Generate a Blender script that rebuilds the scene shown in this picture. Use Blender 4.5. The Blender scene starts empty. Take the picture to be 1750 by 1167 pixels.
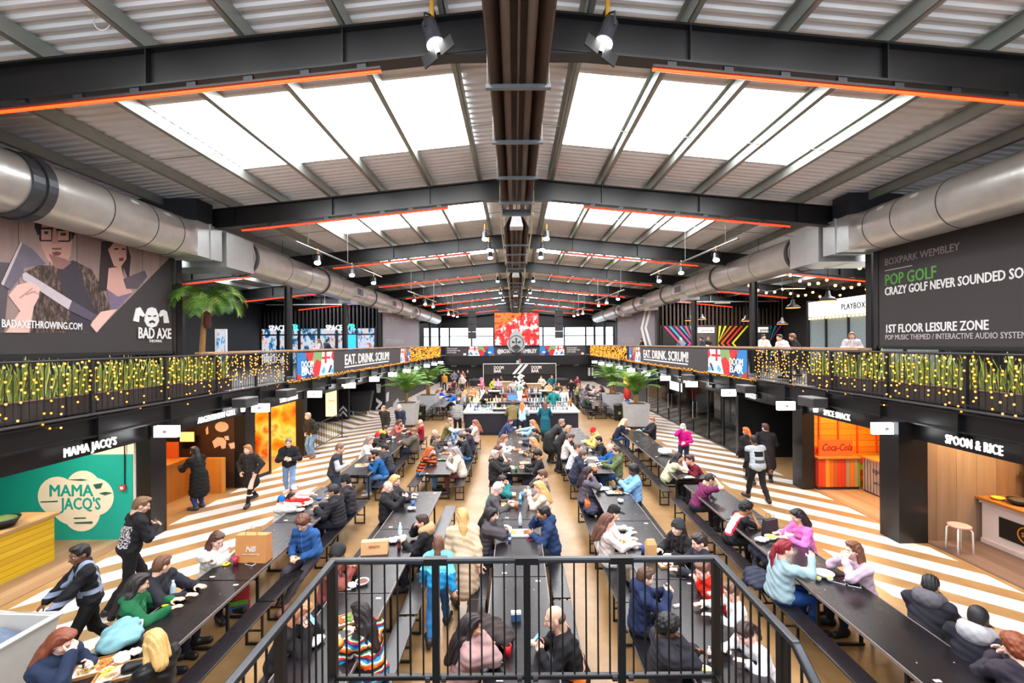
import bpy, math, random
import numpy as np
from mathutils import Vector, Matrix, Euler
from math import sin, cos, pi, radians as R
random.seed(7); np.random.seed(7)
S = bpy.context.scene
COL = S.collection

# ------------------------------------------------------------------ camera, world, exposure
H = 4.2; F = 778.0; ROLL = 0.007
cam = bpy.data.objects.new('camera', bpy.data.cameras.new('camera')); COL.objects.link(cam)
cam.data.sensor_width = 36; cam.data.lens = 36 * F / 1750
cam.data.shift_x = -5 / 1750; cam.data.shift_y = 4 / 1750
cam.data.clip_start = .05; cam.data.clip_end = 300
cam.matrix_world = Matrix.Translation((0, 0, H)) @ Euler((pi/2, 0, 0)).to_matrix().to_4x4() @ Matrix.Rotation(-ROLL, 4, 'Z')
S.camera = cam
S.view_settings.view_transform = 'Standard'; S.view_settings.look = 'None'
S.view_settings.exposure = 0.27; S.view_settings.gamma = 1; S.view_settings.use_curve_mapping = False
S.cycles.max_bounces = 7; S.cycles.diffuse_bounces = 4; S.cycles.glossy_bounces = 3; S.cycles.transparent_max_bounces = 12
S.cycles.transmission_bounces = 4; S.cycles.sample_clamp_indirect = 6; S.cycles.caustics_reflective = False; S.cycles.caustics_refractive = False
W = bpy.data.worlds.new('sky'); S.world = W; W.use_nodes = True
W.node_tree.nodes['Background'].inputs[0].default_value = (.86, .93, 1, 1)
W.node_tree.nodes['Background'].inputs[1].default_value = 3.0
ROOFLIGHT = 13.5

def gp(x, y, z=0.0):
    """a point of the hall seen at photo pixel (x, y) on the level z -> X, Y"""
    u, v = (x - 880) / F, (y - 587.5) / F
    u, v = u - ROLL * v, v + ROLL * u
    Y = (H - z) / v
    return u * Y, Y
def onX(x, y, X):
    u, v = (x - 880) / F, (y - 587.5) / F
    u, v = u - ROLL * v, v + ROLL * u
    Y = X / u
    return Y, H - v * Y
def onY(x, y, Y):
    u, v = (x - 880) / F, (y - 587.5) / F
    u, v = u - ROLL * v, v + ROLL * u
    return u * Y, H - v * Y

# ------------------------------------------------------------------ materials
def lin(c):
    c = c / 255.0
    return c / 12.92 if c <= .04045 else ((c + .055) / 1.055) ** 2.4
def C(*c):
    if len(c) == 1: c = c[0]
    return (lin(c[0]), lin(c[1]), lin(c[2]), 1)
class NT:
    def __init__(s, name):
        s.m = bpy.data.materials.new(name); s.m.use_nodes = True
        s.t = s.m.node_tree; s.b = s.t.nodes['Principled BSDF']
    def n(s, typ, **kw):
        nd = s.t.nodes.new(typ)
        for k, v in kw.items(): setattr(nd, k, v)
        return nd
    def l(s, a, b): s.t.links.new(a, b)
    def put(s, inp, v):
        if hasattr(v, 'is_linked') or isinstance(v, bpy.types.NodeSocket): s.l(v, inp)
        else: inp.default_value = v
    def math(s, op, a, b=0.0, c=None):
        nd = s.n('ShaderNodeMath', operation=op)
        s.put(nd.inputs[0], a); s.put(nd.inputs[1], b)
        if c is not None: s.put(nd.inputs[2], c)
        return nd.outputs[0]
    def mix(s, f, a, b):
        nd = s.n('ShaderNodeMix', data_type='RGBA')
        s.put(nd.inputs[0], f); s.put(nd.inputs[6], a); s.put(nd.inputs[7], b)
        return nd.outputs[2]
    def pos(s, kind='Object'):
        if kind == 'World': o = s.n('ShaderNodeNewGeometry').outputs['Position']
        else: o = s.n('ShaderNodeTexCoord').outputs[kind]
        sp = s.n('ShaderNodeSeparateXYZ'); s.l(o, sp.inputs[0])
        return o, sp.outputs[0], sp.outputs[1], sp.outputs[2]
    def noise(s, vec, scale, detail=3, rough=.55, stretch=None):
        if stretch:
            mp = s.n('ShaderNodeMapping'); s.l(vec, mp.inputs[0]); mp.inputs['Scale'].default_value = stretch; vec = mp.outputs[0]
        nd = s.n('ShaderNodeTexNoise'); s.l(vec, nd.inputs['Vector'])
        nd.inputs['Scale'].default_value = scale; nd.inputs['Detail'].default_value = detail; nd.inputs['Roughness'].default_value = rough
        return nd.outputs[0]
    def ramp(s, f, stops, interp='LINEAR'):
        nd = s.n('ShaderNodeValToRGB'); s.l(f, nd.inputs[0]); cr = nd.color_ramp; cr.interpolation = interp
        while len(cr.elements) < len(stops): cr.elements.new(.5)
        for e, (p, c) in zip(cr.elements, stops): e.position = p; e.color = c
        return nd.outputs[0]
    def bump(s, h, strength=.2, dist=.01):
        nd = s.n('ShaderNodeBump'); s.l(h, nd.inputs['Height']); nd.inputs['Strength'].default_value = strength; nd.inputs['Distance'].default_value = dist
        s.l(nd.outputs[0], s.b.inputs['Normal'])
    def set(s, **kw):
        names = dict(col='Base Color', rough='Roughness', metal='Metallic', spec='Specular IOR Level', emit='Emission Strength', ecol='Emission Color', alpha='Alpha', trans='Transmission Weight', coat='Coat Weight', ior='IOR')
        for k, v in kw.items(): s.put(s.b.inputs[names[k]], v)
        return s
MC = {}
def mat(col, rough=.6, metal=0.0, emit=0.0, var=.12, vs=7.0, bump=0.0, bs=60.0, spec=.5, name=None, ecol=None):
    key = (tuple(col), rough, metal, emit, var, vs, bump, bs, spec, ecol)
    if key in MC: return MC[key]
    t = NT(name or 'paint_%d_%d_%d' % tuple(col[:3]))
    c = C(col)
    if var or bump:
        o, x, y, z = t.pos()
    if var:
        f = t.noise(o, vs)
        t.set(col=t.mix(f, (*[v * (1 - var) for v in c[:3]], 1), (*[min(1, v * (1 + var)) for v in c[:3]], 1)))
    else: t.set(col=c)
    if bump: t.bump(t.noise(o, bs, 4), bump)
    t.set(rough=rough, metal=metal, spec=spec)
    if emit:
        t.set(emit=emit, ecol=C(ecol) if ecol else c)
        if emit < 4: t.m.cycles.emission_sampling = 'NONE'
    MC[key] = t.m
    return t.m
def glow(col, strength, sample=False, name='glow'):
    key = ('glow', tuple(col), strength, sample)
    if key not in MC:
        t = NT(name); t.set(col=C(col), emit=strength, ecol=C(col), rough=.4)
        if not sample: t.m.cycles.emission_sampling = 'NONE'
        MC[key] = t.m
    return MC[key]
def planks(name, cols, width, axis=0, rough=.55, grain=14, long_axis=2, gap=.03, seed=0.0, coords='Object'):
    """timber boards: one colour per board picked from cols, grain along long_axis, dark joints"""
    t = NT(name); o, *xyz = t.pos(coords)
    s = t.math('ADD', t.math('DIVIDE', xyz[axis], width), seed + 50.0)
    idx = t.math('FLOOR', s); fr = t.math('FRACT', s)
    wn = t.n('ShaderNodeTexWhiteNoise', noise_dimensions='1D'); t.l(idx, wn.inputs['W'])
    n = len(cols)
    colr = t.ramp(wn.outputs['Value'], [((i + .001) / n, C(c)) for i, c in enumerate(cols)], 'CONSTANT')
    st = [grain, grain, grain]; st[long_axis] = grain * .08
    g = t.noise(o, 1.0, 4, .6, stretch=st)
    colr = t.mix(t.math('MULTIPLY', g, .55), colr, (0.02, .012, .008, 1))
    j = t.math('LESS_THAN', fr, gap)
    t.set(col=t.mix(j, colr, (.012, .01, .008, 1)), rough=rough)
    t.bump(t.math('SUBTRACT', g, j), .25, .004)
    return t.m

# ------------------------------------------------------------------ mesh helper
class MB:
    def __init__(s): s.v = []; s.f = []; s.mi = []; s.cur = 0
    def add(s, vs, fs):
        b = len(s.v); s.v += [tuple(p) for p in vs]
        for f in fs: s.f.append(tuple(i + b for i in f)); s.mi.append(s.cur)
        return s
    def box(s, c, d, rz=0.0, rot=None):
        x, y, z = d[0] / 2, d[1] / 2, d[2] / 2
        P = [Vector((a, b, e)) for e in (-z, z) for b in (-y, y) for a in (-x, x)]
        M = rot if rot is not None else Matrix.Rotation(rz, 3, 'Z')
        c = Vector(c)
        return s.add([M @ p + c for p in P], [(0, 2, 3, 1), (4, 5, 7, 6), (0, 1, 5, 4), (2, 6, 7, 3), (0, 4, 6, 2), (1, 3, 7, 5)])
    def b2(s, lo, hi):
        return s.box([(a + b) / 2 for a, b in zip(lo, hi)], [abs(b - a) for a, b in zip(lo, hi)])
    def bar(s, p, q, w, h, up=(0, 0, 1)):
        p, q = Vector(p), Vector(q); d = q - p; L = d.length; d = d / L
        u = Vector(up)
        if abs(d.dot(u)) > .95: u = Vector((1, 0, 0))
        x = d.cross(u).normalized(); z = x.cross(d)
        return s.box((p + q) / 2, (w, L, h), rot=Matrix((x, d, z)).transposed())
    def tube(s, pts, r, n=8, cap=True):
        pts = [Vector(p) for p in pts]; rs = r if hasattr(r, '__len__') else [r] * len(pts)
        rings = []; X = None
        for i, p in enumerate(pts):
            d = (pts[min(i + 1, len(pts) - 1)] - pts[max(i - 1, 0)]).normalized()
            if X is None:
                a = Vector((0, 0, 1)) if abs(d.z) < .9 else Vector((1, 0, 0)); X = d.cross(a).normalized()
            else: X = (X - d * X.dot(d)).normalized()
            Yv = d.cross(X)
            rings.append([p + (X * cos(2*pi*k/n) + Yv * sin(2*pi*k/n)) * rs[i] for k in range(n)])
        vs = [p for rg in rings for p in rg]; fs = []
        for i in range(len(rings) - 1):
            for k in range(n):
                k2 = (k + 1) % n; fs.append((i*n + k, i*n + k2, (i+1)*n + k2, (i+1)*n + k))
        if cap: fs.append(tuple(range(n - 1, -1, -1))); fs.append(tuple((len(rings)-1)*n + k for k in range(n)))
        return s.add(vs, fs)
    def lathe(s, prof, n=16, c=(0, 0, 0)):
        vs = []; fs = []
        for r, z in prof:
            for k in range(n): vs.append((c[0] + r*cos(2*pi*k/n), c[1] + r*sin(2*pi*k/n), c[2] + z))
        for i in range(len(prof) - 1):
            for k in range(n):
                k2 = (k+1) % n; fs.append((i*n+k, i*n+k2, (i+1)*n+k2, (i+1)*n+k))
        fs.append(tuple(range(n-1, -1, -1))); fs.append(tuple((len(prof)-1)*n+k for k in range(n)))
        return s.add(vs, fs)
    def hexa(s, P):   # 8 corners: bottom loop 4, top loop 4
        return s.add(P, [(3, 2, 1, 0), (4, 5, 6, 7), (0, 1, 5, 4), (1, 2, 6, 5), (2, 3, 7, 6), (3, 0, 4, 7)])
    def prism(s, poly, ax, a, b):   # poly of 2-D points; extruded along axis ax from a to b
        def P(p, t):
            return (t, p[0], p[1]) if ax == 0 else (p[0], t, p[1]) if ax == 1 else (p[0], p[1], t)
        n = len(poly)
        return s.add([P(p, a) for p in poly] + [P(p, b) for p in poly],
                     [tuple(range(n-1, -1, -1)), tuple(range(n, 2*n))] + [(i, (i+1) % n, n + (i+1) % n, n + i) for i in range(n)])
    def ball(s, c, r, n=8, m=6):
        rr = r if hasattr(r, '__len__') else (r, r, r)
        vs = [(c[0], c[1], c[2] - rr[2])]; fs = []
        for i in range(1, m):
            t = -pi/2 + pi*i/m
            for k in range(n): vs.append((c[0] + rr[0]*cos(t)*cos(2*pi*k/n), c[1] + rr[1]*cos(t)*sin(2*pi*k/n), c[2] + rr[2]*sin(t)))
        vs.append((c[0], c[1], c[2] + rr[2])); L = len(vs) - 1
        for k in range(n): fs.append((0, 1 + (k+1) % n, 1 + k))
        for i in range(m - 2):
            for k in range(n):
                a = 1 + i*n; fs.append((a+k, a + (k+1) % n, a+n + (k+1) % n, a+n+k))
        a = 1 + (m-2)*n
        for k in range(n): fs.append((a+k, a + (k+1) % n, L))
        return s.add(vs, fs)
    def data(s, name, mats, smooth=False):
        me = bpy.data.meshes.new(name); me.from_pydata(s.v, [], s.f)
        for m in (mats if isinstance(mats, (list, tuple)) else [mats]): me.materials.append(m)
        if any(s.mi): me.polygons.foreach_set('material_index', s.mi)
        if smooth: me.polygons.foreach_set('use_smooth', [True] * len(s.f))
        me.update(); return me
    def build(s, name, mats, parent=None, smooth=False, bevel=0.0, kind=None):
        o = bpy.data.objects.new(name, s.data(name, mats, smooth)); COL.objects.link(o)
        if parent: o.parent = parent
        if kind: o['kind'] = kind
        if bevel:
            md = o.modifiers.new('bevel', 'BEVEL'); md.width = bevel; md.segments = 2; md.limit_method = 'ANGLE'
        return o
class PB:
    """a set of pieces, each its own mesh object"""
    def __init__(s): s.p = []
    def new(s): s.p.append(MB()); return s.p[-1]
    def build(s, name, mats, parent=None, **kw): return [m.build(name, mats, parent, **kw) for m in s.p]
def struct(mb, name, mats, **kw): return mb.build(name, mats, kind='structure', **kw)
def tag(o, label, cat, group=None, kind=None):
    o['label'] = label; o['category'] = cat
    if group: o['group'] = group
    if kind: o['kind'] = kind
    return o
def thing(name, label, cat, loc=(0, 0, 0), rz=0.0, group=None):
    o = bpy.data.objects.new(name, None); COL.objects.link(o); o.empty_display_size = .1
    o.location = loc; o.rotation_euler = (0, 0, rz)
    return tag(o, label, cat, group)
KIDS = {}
def dup(root, loc, rz=0.0, label=None, group=None):
    r = root.copy(); COL.objects.link(r); r.location = loc; r.rotation_euler = (0, 0, rz)
    if label: r['label'] = label
    if group: r['group'] = group
    if root.name not in KIDS: KIDS[root.name] = [(ch, list(ch.children)) for ch in root.children]
    for ch, gs in KIDS[root.name]:
        c = ch.copy(); COL.objects.link(c); c.parent = r
        for g in gs:
            d = g.copy(); COL.objects.link(d); d.parent = c
    return r
def text(body, m, parent=None, at=(0, 0, 0), face='-Y', width=None, height=.2, ext=.006, bold=0.0, align='LEFT', name='lettering', shear=0.0, space=1.0):
    cu = bpy.data.curves.new(name, 'FONT'); cu.body = body; cu.size = 1.0; cu.extrude = ext; cu.shear = shear
    cu.align_x = align; cu.space_character = space; cu.resolution_u = 2
    f_ = bpy.data.objects.new('font', cu); COL.objects.link(f_)
    me = bpy.data.meshes.new_from_object(f_.evaluated_get(bpy.context.evaluated_depsgraph_get()))
    bpy.data.objects.remove(f_); me.materials.clear(); me.materials.append(m)
    n = len(me.vertices); co = np.empty(n*3, 'f'); me.vertices.foreach_get('co', co); co = co.reshape(-1, 3)
    ys = height / .70; w = co[:, 0].max() - co[:, 0].min() if n else 1
    co[:, 0] *= (width / w) if width else ys; co[:, 1] *= ys
    if bold:      # heavier strokes: the glyphs laid over themselves a little shifted
        lp = [list(q.vertices) for q in me.polygons]; b = bold*ys*1.3; bx = min(b, b*(width / w / ys) if width else b); V_ = []; P_ = []
        for i, (dx, dy) in enumerate(((-bx, 0), (bx, 0), (0, -b*.6), (0, b*.6))): V_ += [(q[0] + dx, q[1] + dy, q[2] + i*.0002) for q in co.tolist()]; P_ += [[v + i*n for v in l] for l in lp]
        me = bpy.data.meshes.new(name); me.from_pydata(V_, [], P_); me.materials.append(m)
    else: me.vertices.foreach_set('co', co.ravel())
    me.update(); me.name = name
    o = bpy.data.objects.new(name, me); COL.objects.link(o)
    if parent: o.parent = parent
    o.rotation_euler = {'-Y': (pi/2, 0, 0), '+X': (pi/2, 0, pi/2), '-X': (pi/2, 0, -pi/2), '+Z': (0, 0, 0)}[face] if isinstance(face, str) else face
    o.location = at
    return o
def poly(pts, m, name, parent, ax, depth, th=.003):
    """flat cut-out on the plane axis=depth"""
    mb = MB(); mb.prism(pts, ax, depth, depth + th); return mb.build(name, m, parent)
BLACK = mat((30, 29, 31), .42, name='black_steel'); DARK = mat((44, 41, 42), .5, name='charcoal_paint'); JET = mat((17, 17, 19), .5)
WHITE = mat((238, 238, 236), .5, var=.03); GALV = mat((150, 155, 148), .45, .55, var=.2, vs=3, name='galvanised')
STEEL = mat((172, 174, 176), .3, .9, var=.08, name='brushed_steel')
TIMBER = planks('timber_ledge', [(214, 165, 124), (205, 154, 112), (222, 176, 136)], .15, axis=0, long_axis=1, gap=0.0)
# ================================================================== THE HALL
XL, XR = -7.95, 8.20          # edges of the two balconies
XC = .05                      # ridge
D = 6.1                       # spacing of the roof frames
YEND = 55.5
def zroof(x): return 8.86 - .1 * abs(x - XC)
def zbeam(x): return 8.12 - .1 * abs(x - XC)

# ---- floor: polished tan concrete, white painted chevrons along both shop fronts
t = NT('polished_concrete'); o, x, y, z = t.pos('World')
n1 = t.noise(o, .55, 5, .6); n2 = t.noise(o, 5, 4, .6)
base = t.ramp(t.math('ADD', t.math('MULTIPLY', n1, .75), t.math('MULTIPLY', n2, .3)), [(.3, C(122, 92, 56)), (.52, C(152, 117, 76)), (.75, C(178, 148, 110))])
PER = 1.128
def stripes(sgn, k=112.64):      # bands at 45 degrees
    a = t.math('ADD', t.math('MULTIPLY', x, sgn), y)
    return t.math('LESS_THAN', t.math('FRACT', t.math('DIVIDE', t.math('ADD', a, k), PER)), .55)
def between(v, a, b): return t.math('MULTIPLY', t.math('GREATER_THAN', v, a), t.math('LESS_THAN', v, b))
sl = t.math('MULTIPLY', stripes(-1.0, 113.16), between(x, -8.15, -5.9)); sr = t.math('MULTIPLY', stripes(1.0), between(x, 6.2, 8.42))
far = between(y, 17.6, 50.0)
sl2 = t.math('MULTIPLY', t.math('MULTIPLY', stripes(1.0), far), between(x, -13.0, -8.15))
sr2 = t.math('MULTIPLY', t.math('MULTIPLY', stripes(-1.0), far), between(x, 8.42, 12.5))
white = t.math('MAXIMUM', t.math('MAXIMUM', sl, sr), t.math('MAXIMUM', sl2, sr2))
wear = t.math('GREATER_THAN', t.noise(o, 2.2, 6, .7), .34)
white = t.math('MULTIPLY', white, t.math('MULTIPLY_ADD', wear, .18, .8))
t.set(col=t.mix(white, base, C(222, 216, 212)), rough=t.math('MULTIPLY_ADD', n2, .2, .22), spec=.45)
FLOORM = t.m
struct(MB().b2((-17, -2, -.2), (18, YEND, 0)), 'floor', FLOORM)

# ---- roof sheet with openings for the rooflights
SHEET = mat((228, 229, 232), .5, .1, var=.06, vs=2, name='roof_sheet')
mb = MB()
def sheet(x0, x1, y0, y1):
    p = .2
    def prof(q):
        q = (q + 10) % p
        return 0 if q < .06 else (q - .06)/.025*.035 if q < .085 else .035 if q < .175 else (p - q)/.025*.035
    ys = sorted({round(y0, 4), round(y1, 4)} | {round(c*p + q - 10, 4) for c in range(30, 400) for q in (0, .06, .085, .175) if y0 < c*p + q - 10 < y1})
    ys = [(q, prof(q)) for q in ys]
    vs = []; fs = []
    for a, dz in ys: vs += [(x0, a, zroof(x0) + dz), (x1, a, zroof(x1) + dz)]
    for i in range(len(ys) - 1): fs.append((2*i, 2*i+1, 2*i+3, 2*i+2))
    mb.add(vs, fs)
LIGHTS = [(.95, 6.2), (10.3, 14.2)]
for sg in (-1, 1):
    ed = [0, .95, 6.2, 10.3, 14.2, 18]
    for i in range(5):
        xa, xb = XC + sg*ed[i], XC + sg*ed[i+1]
        if i in (1, 3):
            y = -2.0
            for k in range(0 if i == 1 else 1, 9):
                a, b = D*k + 1.65, D*k + 4.3
                sheet(xa, xb, y, a); y = b
            sheet(xa, xb, y, YEND)
        else: sheet(xa, xb, -2.0, YEND)
struct(mb, 'ceiling', SHEET)
t = NT('daylit_rooflight'); o, x, y, z = t.pos()
t.set(col=C(250, 250, 250), rough=.4, emit=ROOFLIGHT, ecol=(.97, .98, 1, 1)); RLM = t.m
nwin = 0
for sg in (-1, 1):
    for k in range(0, 9):
        for i, (a, b) in enumerate(LIGHTS):
            if i == 1 and k == 0: continue
            mb = MB(); y0, y1 = D*k + 1.65, D*k + 4.3
            P = [(XC+sg*a, y0), (XC+sg*b, y0), (XC+sg*b, y1), (XC+sg*a, y1)]
            if sg < 0: P = P[::-1]
            mb.hexa([(p, q, zroof(p) + .005) for p, q in P] + [(p, q, zroof(p) + .03) for p, q in P])
            nwin += 1; struct(mb, 'window_%d' % nwin, RLM)

# ---- portal frames: I beams, apex haunch, posts
BEAMM = mat((15, 14, 16), .38, var=.15, vs=1.5, name='painted_steel')
for k in range(1, 10):
    Y = D*k; mb = MB()
    for sg in (-1, 1):
        e = 17.0
        for (z0, z1, hw) in ((.02, .50, .012), (0, .028, .11), (.49, .52, .11)):
            P = [(XC, -hw), (XC + sg*e, -hw), (XC + sg*e, hw), (XC, hw)]
            if sg < 0: P = P[::-1]
            mb.hexa([(p, Y + q, zbeam(p) + z0) for p, q in P] + [(p, Y + q, zbeam(p) + z1) for p, q in P])
        for xx in (2.3, 4.9, 7.5, 10.1, 13): mb.b2((XC + sg*xx - .008, Y - .1, zbeam(xx) + .02), (XC + sg*xx + .008, Y + .1, zbeam(xx) + .5))
        mb.hexa([(XC, Y-.1, 8.03), (XC+sg*1.0, Y-.1, 8.02), (XC+sg*1.0, Y+.1, 8.02), (XC, Y+.1, 8.03)][::sg] + [(XC, Y-.1, 8.14), (XC+sg*1.0, Y-.1, 8.05), (XC+sg*1.0, Y+.1, 8.05), (XC, Y+.1, 8.14)][::sg])
    struct(mb, 'beam', BEAMM)
    for px in (-9.1, 9.6):
        pm = MB(); z0 = 2.95 if k > 0 else 0
        pm.b2((px - .12, Y - .1, z0), (px - .1, Y + .1, zbeam(px))); pm.b2((px + .1, Y - .1, z0), (px + .12, Y + .1, zbeam(px))); pm.b2((px - .1, Y - .008, z0), (px + .1, Y + .008, zbeam(px)))
        struct(pm, 'pillar', BEAMM)
# ---- purlins and tie rods
for sg in (-1, 1):
    for i in range(13):
        px = XC + sg*(.93 + 1.325*i); zt = zroof(px) - .012; mb = MB()
        mb.b2((px - .011, -2, zt - .21), (px + .011, YEND, zt)); mb.b2((px - .075, -2, zt - .012), (px, YEND, zt)); mb.b2((px, -2, zt - .21), (px + sg*.085, YEND, zt - .198))
        struct(mb, 'purlin', GALV)
    for k in range(0, 9):
        yy = D*k + 3.05
        struct(MB().tube([(XC + sg*.3, yy, zroof(.3) - .2), (XC + sg*16, yy, zroof(16) - .2)], .01, 6), 'tie_rod', GALV)

# ---- outer walls
CLAD = NT('black_corrugated'); 
o, x, y, z = CLAD.pos('World')
CLAD.set(col=C(38, 36, 38), rough=.5); CLAD = CLAD.m
WALLM = mat((40, 38, 40), .6, var=.1, vs=1)
struct(MB().b2((-17.2, -2, 0), (-17, YEND, 8)), 'wall_left', WALLM)
struct(MB().b2((18, -2, 0), (18.2, YEND, 8)), 'wall_right', WALLM)
struct(MB().b2((-17, -2.2, 0), (18, -2, 3.2)), 'wall_rear', mat((96, 90, 86), .7))      # upper part left open, unseen, to let in fill daylight; glazed entrance assumed
mb = MB()      # far gable: a window band between a dark lower wall and a dark gable
mb.b2((-17, YEND, 0), (18, YEND + .2, 3.9)); mb.b2((-17, YEND, 6.25), (18, YEND + .2, 9))
mb.b2((-17, YEND, 3.9), (-11.2, YEND + .2, 6.25)); mb.b2((12.0, YEND, 3.9), (18, YEND + .2, 6.25))
struct(mb, 'wall_back', mat((27, 26, 28), .6))
FR = mat((40, 42, 46), .4)
xs = [-11.2, -8.0, -5.3, -2.6, .4, 3.4, 6.0, 8.6, 12.0]
for i in range(len(xs) - 1):
    a, b = xs[i], xs[i+1]; mb = MB()
    mb.b2((a, YEND - .05, 3.9), (a + .12, YEND + .1, 6.25)); mb.b2((b - .06, YEND - .05, 3.9), (b, YEND + .1, 6.25))
    mb.b2((a, YEND - .05, 5.1), (b, YEND + .08, 5.2)); mb.b2((a, YEND - .05, 3.9), (b, YEND + .1, 3.98)); mb.b2((a, YEND - .05, 6.17), (b, YEND + .1, 6.25))
    nwin += 1; w = struct(mb, 'window_%d' % nwin, FR)
    g = NT('window_glass'); g.set(col=(.92, .96, 1, 1), rough=.02, trans=1.0, ior=1.1)
    MB().b2((a + .12, YEND, 3.98), (b - .06, YEND + .01, 6.17)).build('pane', g.m, w)
# ---- balconies: slabs, edge beams, sign boards
EDGE = mat((18, 17, 19), .3, var=.1, vs=2, name='gloss_black')
DECK = planks('deck_boards', [(70, 62, 58), (80, 70, 64), (60, 54, 50)], .14, axis=0, long_axis=1)
for side, X, sg in (('left', XL, -1), ('right', XR, 1)):
    struct(MB().b2((X, -2, 2.72), (-17 if sg < 0 else 18, YEND, 2.92)), 'floor_balcony_' + side, DARK)
    mb = MB(); fx = lambda d: X - sg*d
    mb.b2((fx(-.02), 1, 2.50), (fx(.01), 50, 2.93)); mb.b2((fx(.01), 1, 2.86), (fx(.09), 50, 2.89)); mb.b2((fx(.01), 1, 2.51), (fx(.09), 50, 2.54))
    mb.b2((fx(-.10), 1, 2.17), (fx(-.06), 50, 2.52))
    yb = 6.77 if sg < 0 else 6.57; st = 1.81 if sg < 0 else 1.78
    for i in range(25):
        yy = yb + st*i
        if yy > 49.5: break
        mb.b2((fx(.01), yy - .012, 2.42), (fx(.1), yy + .012, 2.9)); mb.b2((fx(.0), yy - .08, 2.42), (fx(.012), yy + .08, 2.95))
        mb.b2((fx(-.06), yy - .08, 2.3), (fx(.012), yy - .06, 2.52))
        for bz in (2.5, 2.62, 2.78, 2.86): mb.tube([(fx(.0), yy + .05, bz), (fx(.025), yy + .05, bz)], .014, 6)
    struct(mb, 'trim_1' if sg < 0 else 'trim_2', EDGE)
    struct(MB().b2((fx(-.02), 1, 2.93), (fx(.10), 50, 2.955)), 'trim_3' if sg < 0 else 'trim_4', mat((88, 86, 90), .35, .4))
# far balcony across the hall
struct(MB().b2((XL, 50.0, 2.72), (XR, YEND, 2.92)), 'floor_balcony_far', DARK)
mb = MB(); mb.b2((XL, 49.92, 1.9), (XR, 50.0, 2.95)); struct(mb, 'trim_5', EDGE)
# ground floor back walls under the balconies
BW = mat((24, 23, 25), .5, var=.1, vs=1)
mb = MB(); mb.b2((-8.6, 29.6, 0), (-8.4, 50, 2.72)); mb.b2((-12.5, 29.4, 0), (-8.4, 29.6, 2.72)); mb.b2((-12.7, 17.6, 0), (-12.5, 29.6, 2.72)); struct(mb, 'wall_lobby_left', BW)
mb = MB(); mb.b2((8.6, 29.6, 0), (8.8, 50, 2.72)); mb.b2((8.6, 29.4, 0), (12.5, 29.6, 2.72)); struct(mb, 'wall_lobby_right', BW)
mb = MB(); mb.b2((-8.6, 50.6, 0), (8.8, 50.8, 2.72)); struct(mb, 'wall_stage', BW)

# ================================================================== LAMPS AND SERVICES UNDER THE ROOF
LEDM = glow((255, 60, 12), 3.4, True, 'orange_led'); LEDF = glow((255, 50, 24), 2.6, False, 'red_led')
ordn = ['first', 'second', 'third', 'fourth', 'fifth', 'sixth', 'seventh', 'eighth', 'ninth']
for k in range(1, 9):
    for sg in (-1, 1):
        Y = D*k - .07
        t_ = thing('led_strip', '%s linear LED strip under the %s roof beam from the camera, %s of the ridge' % ('orange' if k == 1 else 'red', ordn[k-1], 'left' if sg < 0 else 'right'), 'light', (0, 0, 0), 0, 'LED strips along the roof beams')
        a, b = (1.8, 7.3 if k > 1 else 7.4)
        P = lambda d, off: (XC + sg*d, Y, zbeam(d) + off)
        MB().tube([P(a, -.125), P(b, -.125)], .021 if k == 1 else .024, 8).build('diffuser', LEDM if k == 1 else LEDF, t_)
        MB().bar(P(a, -.082), P(b, -.082), .06, .03).build('channel', BLACK, t_)
        m2 = PB(); d = a + .25
        while d < b: m2.new().box(P(d, -.035), (.12, .05, .07)); d += .75
        m2.build('bracket', BLACK, t_)
        if k >= 1:
            pass
            if k in (2, 3, 4, 5):
                q = thing('led_strip', 'red linear LED strip under the %s roof beam, beyond the %s posts' % (ordn[k-1], 'left' if sg < 0 else 'right'), 'light', group='LED strips along the roof beams')
                MB().tube([P(9.9, -.12), P(14.5, -.12)], .03, 6).build('diffuser', LEDF, q)
                MB().bar(P(9.9, -.07), P(14.5, -.07), .05, .06).build('channel', BLACK, q)
# ---- spiral ducts
t = NT('spiral_duct'); o, x, y, z = t.pos('World')
f = t.noise(o, 2.5, 3); t.set(metal=.62, rough=t.math('MULTIPLY_ADD', f, .16, .26), col=t.mix(f, C(176, 174, 170), C(212, 210, 206)))
t.bump(t.math('SINE', t.math('MULTIPLY', y, 48.0)), .12, .004); DUCT = t.m
SEAM = mat((70, 68, 68), .5, .5); BOXM = mat((186, 190, 190), .35, .6, var=.15, vs=3, name='duct_sheet')
def ring(mb, y, r, w, x, z, n=32):
    prof = [(r - .03, -w/2), (r, -w/2), (r, w/2), (r - .03, w/2)]
    vs = []; fs = []
    for a, b in prof:
        for k in range(n): vs.append((x + a*cos(2*pi*k/n), y + b, z + a*sin(2*pi*k/n)))
    for i in range(4):
        for k in range(n): fs.append((i*n + k, i*n + (k+1) % n, ((i+1) % 4)*n + (k+1) % n, ((i+1) % 4)*n + k))
    mb.add(vs, fs)
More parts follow.
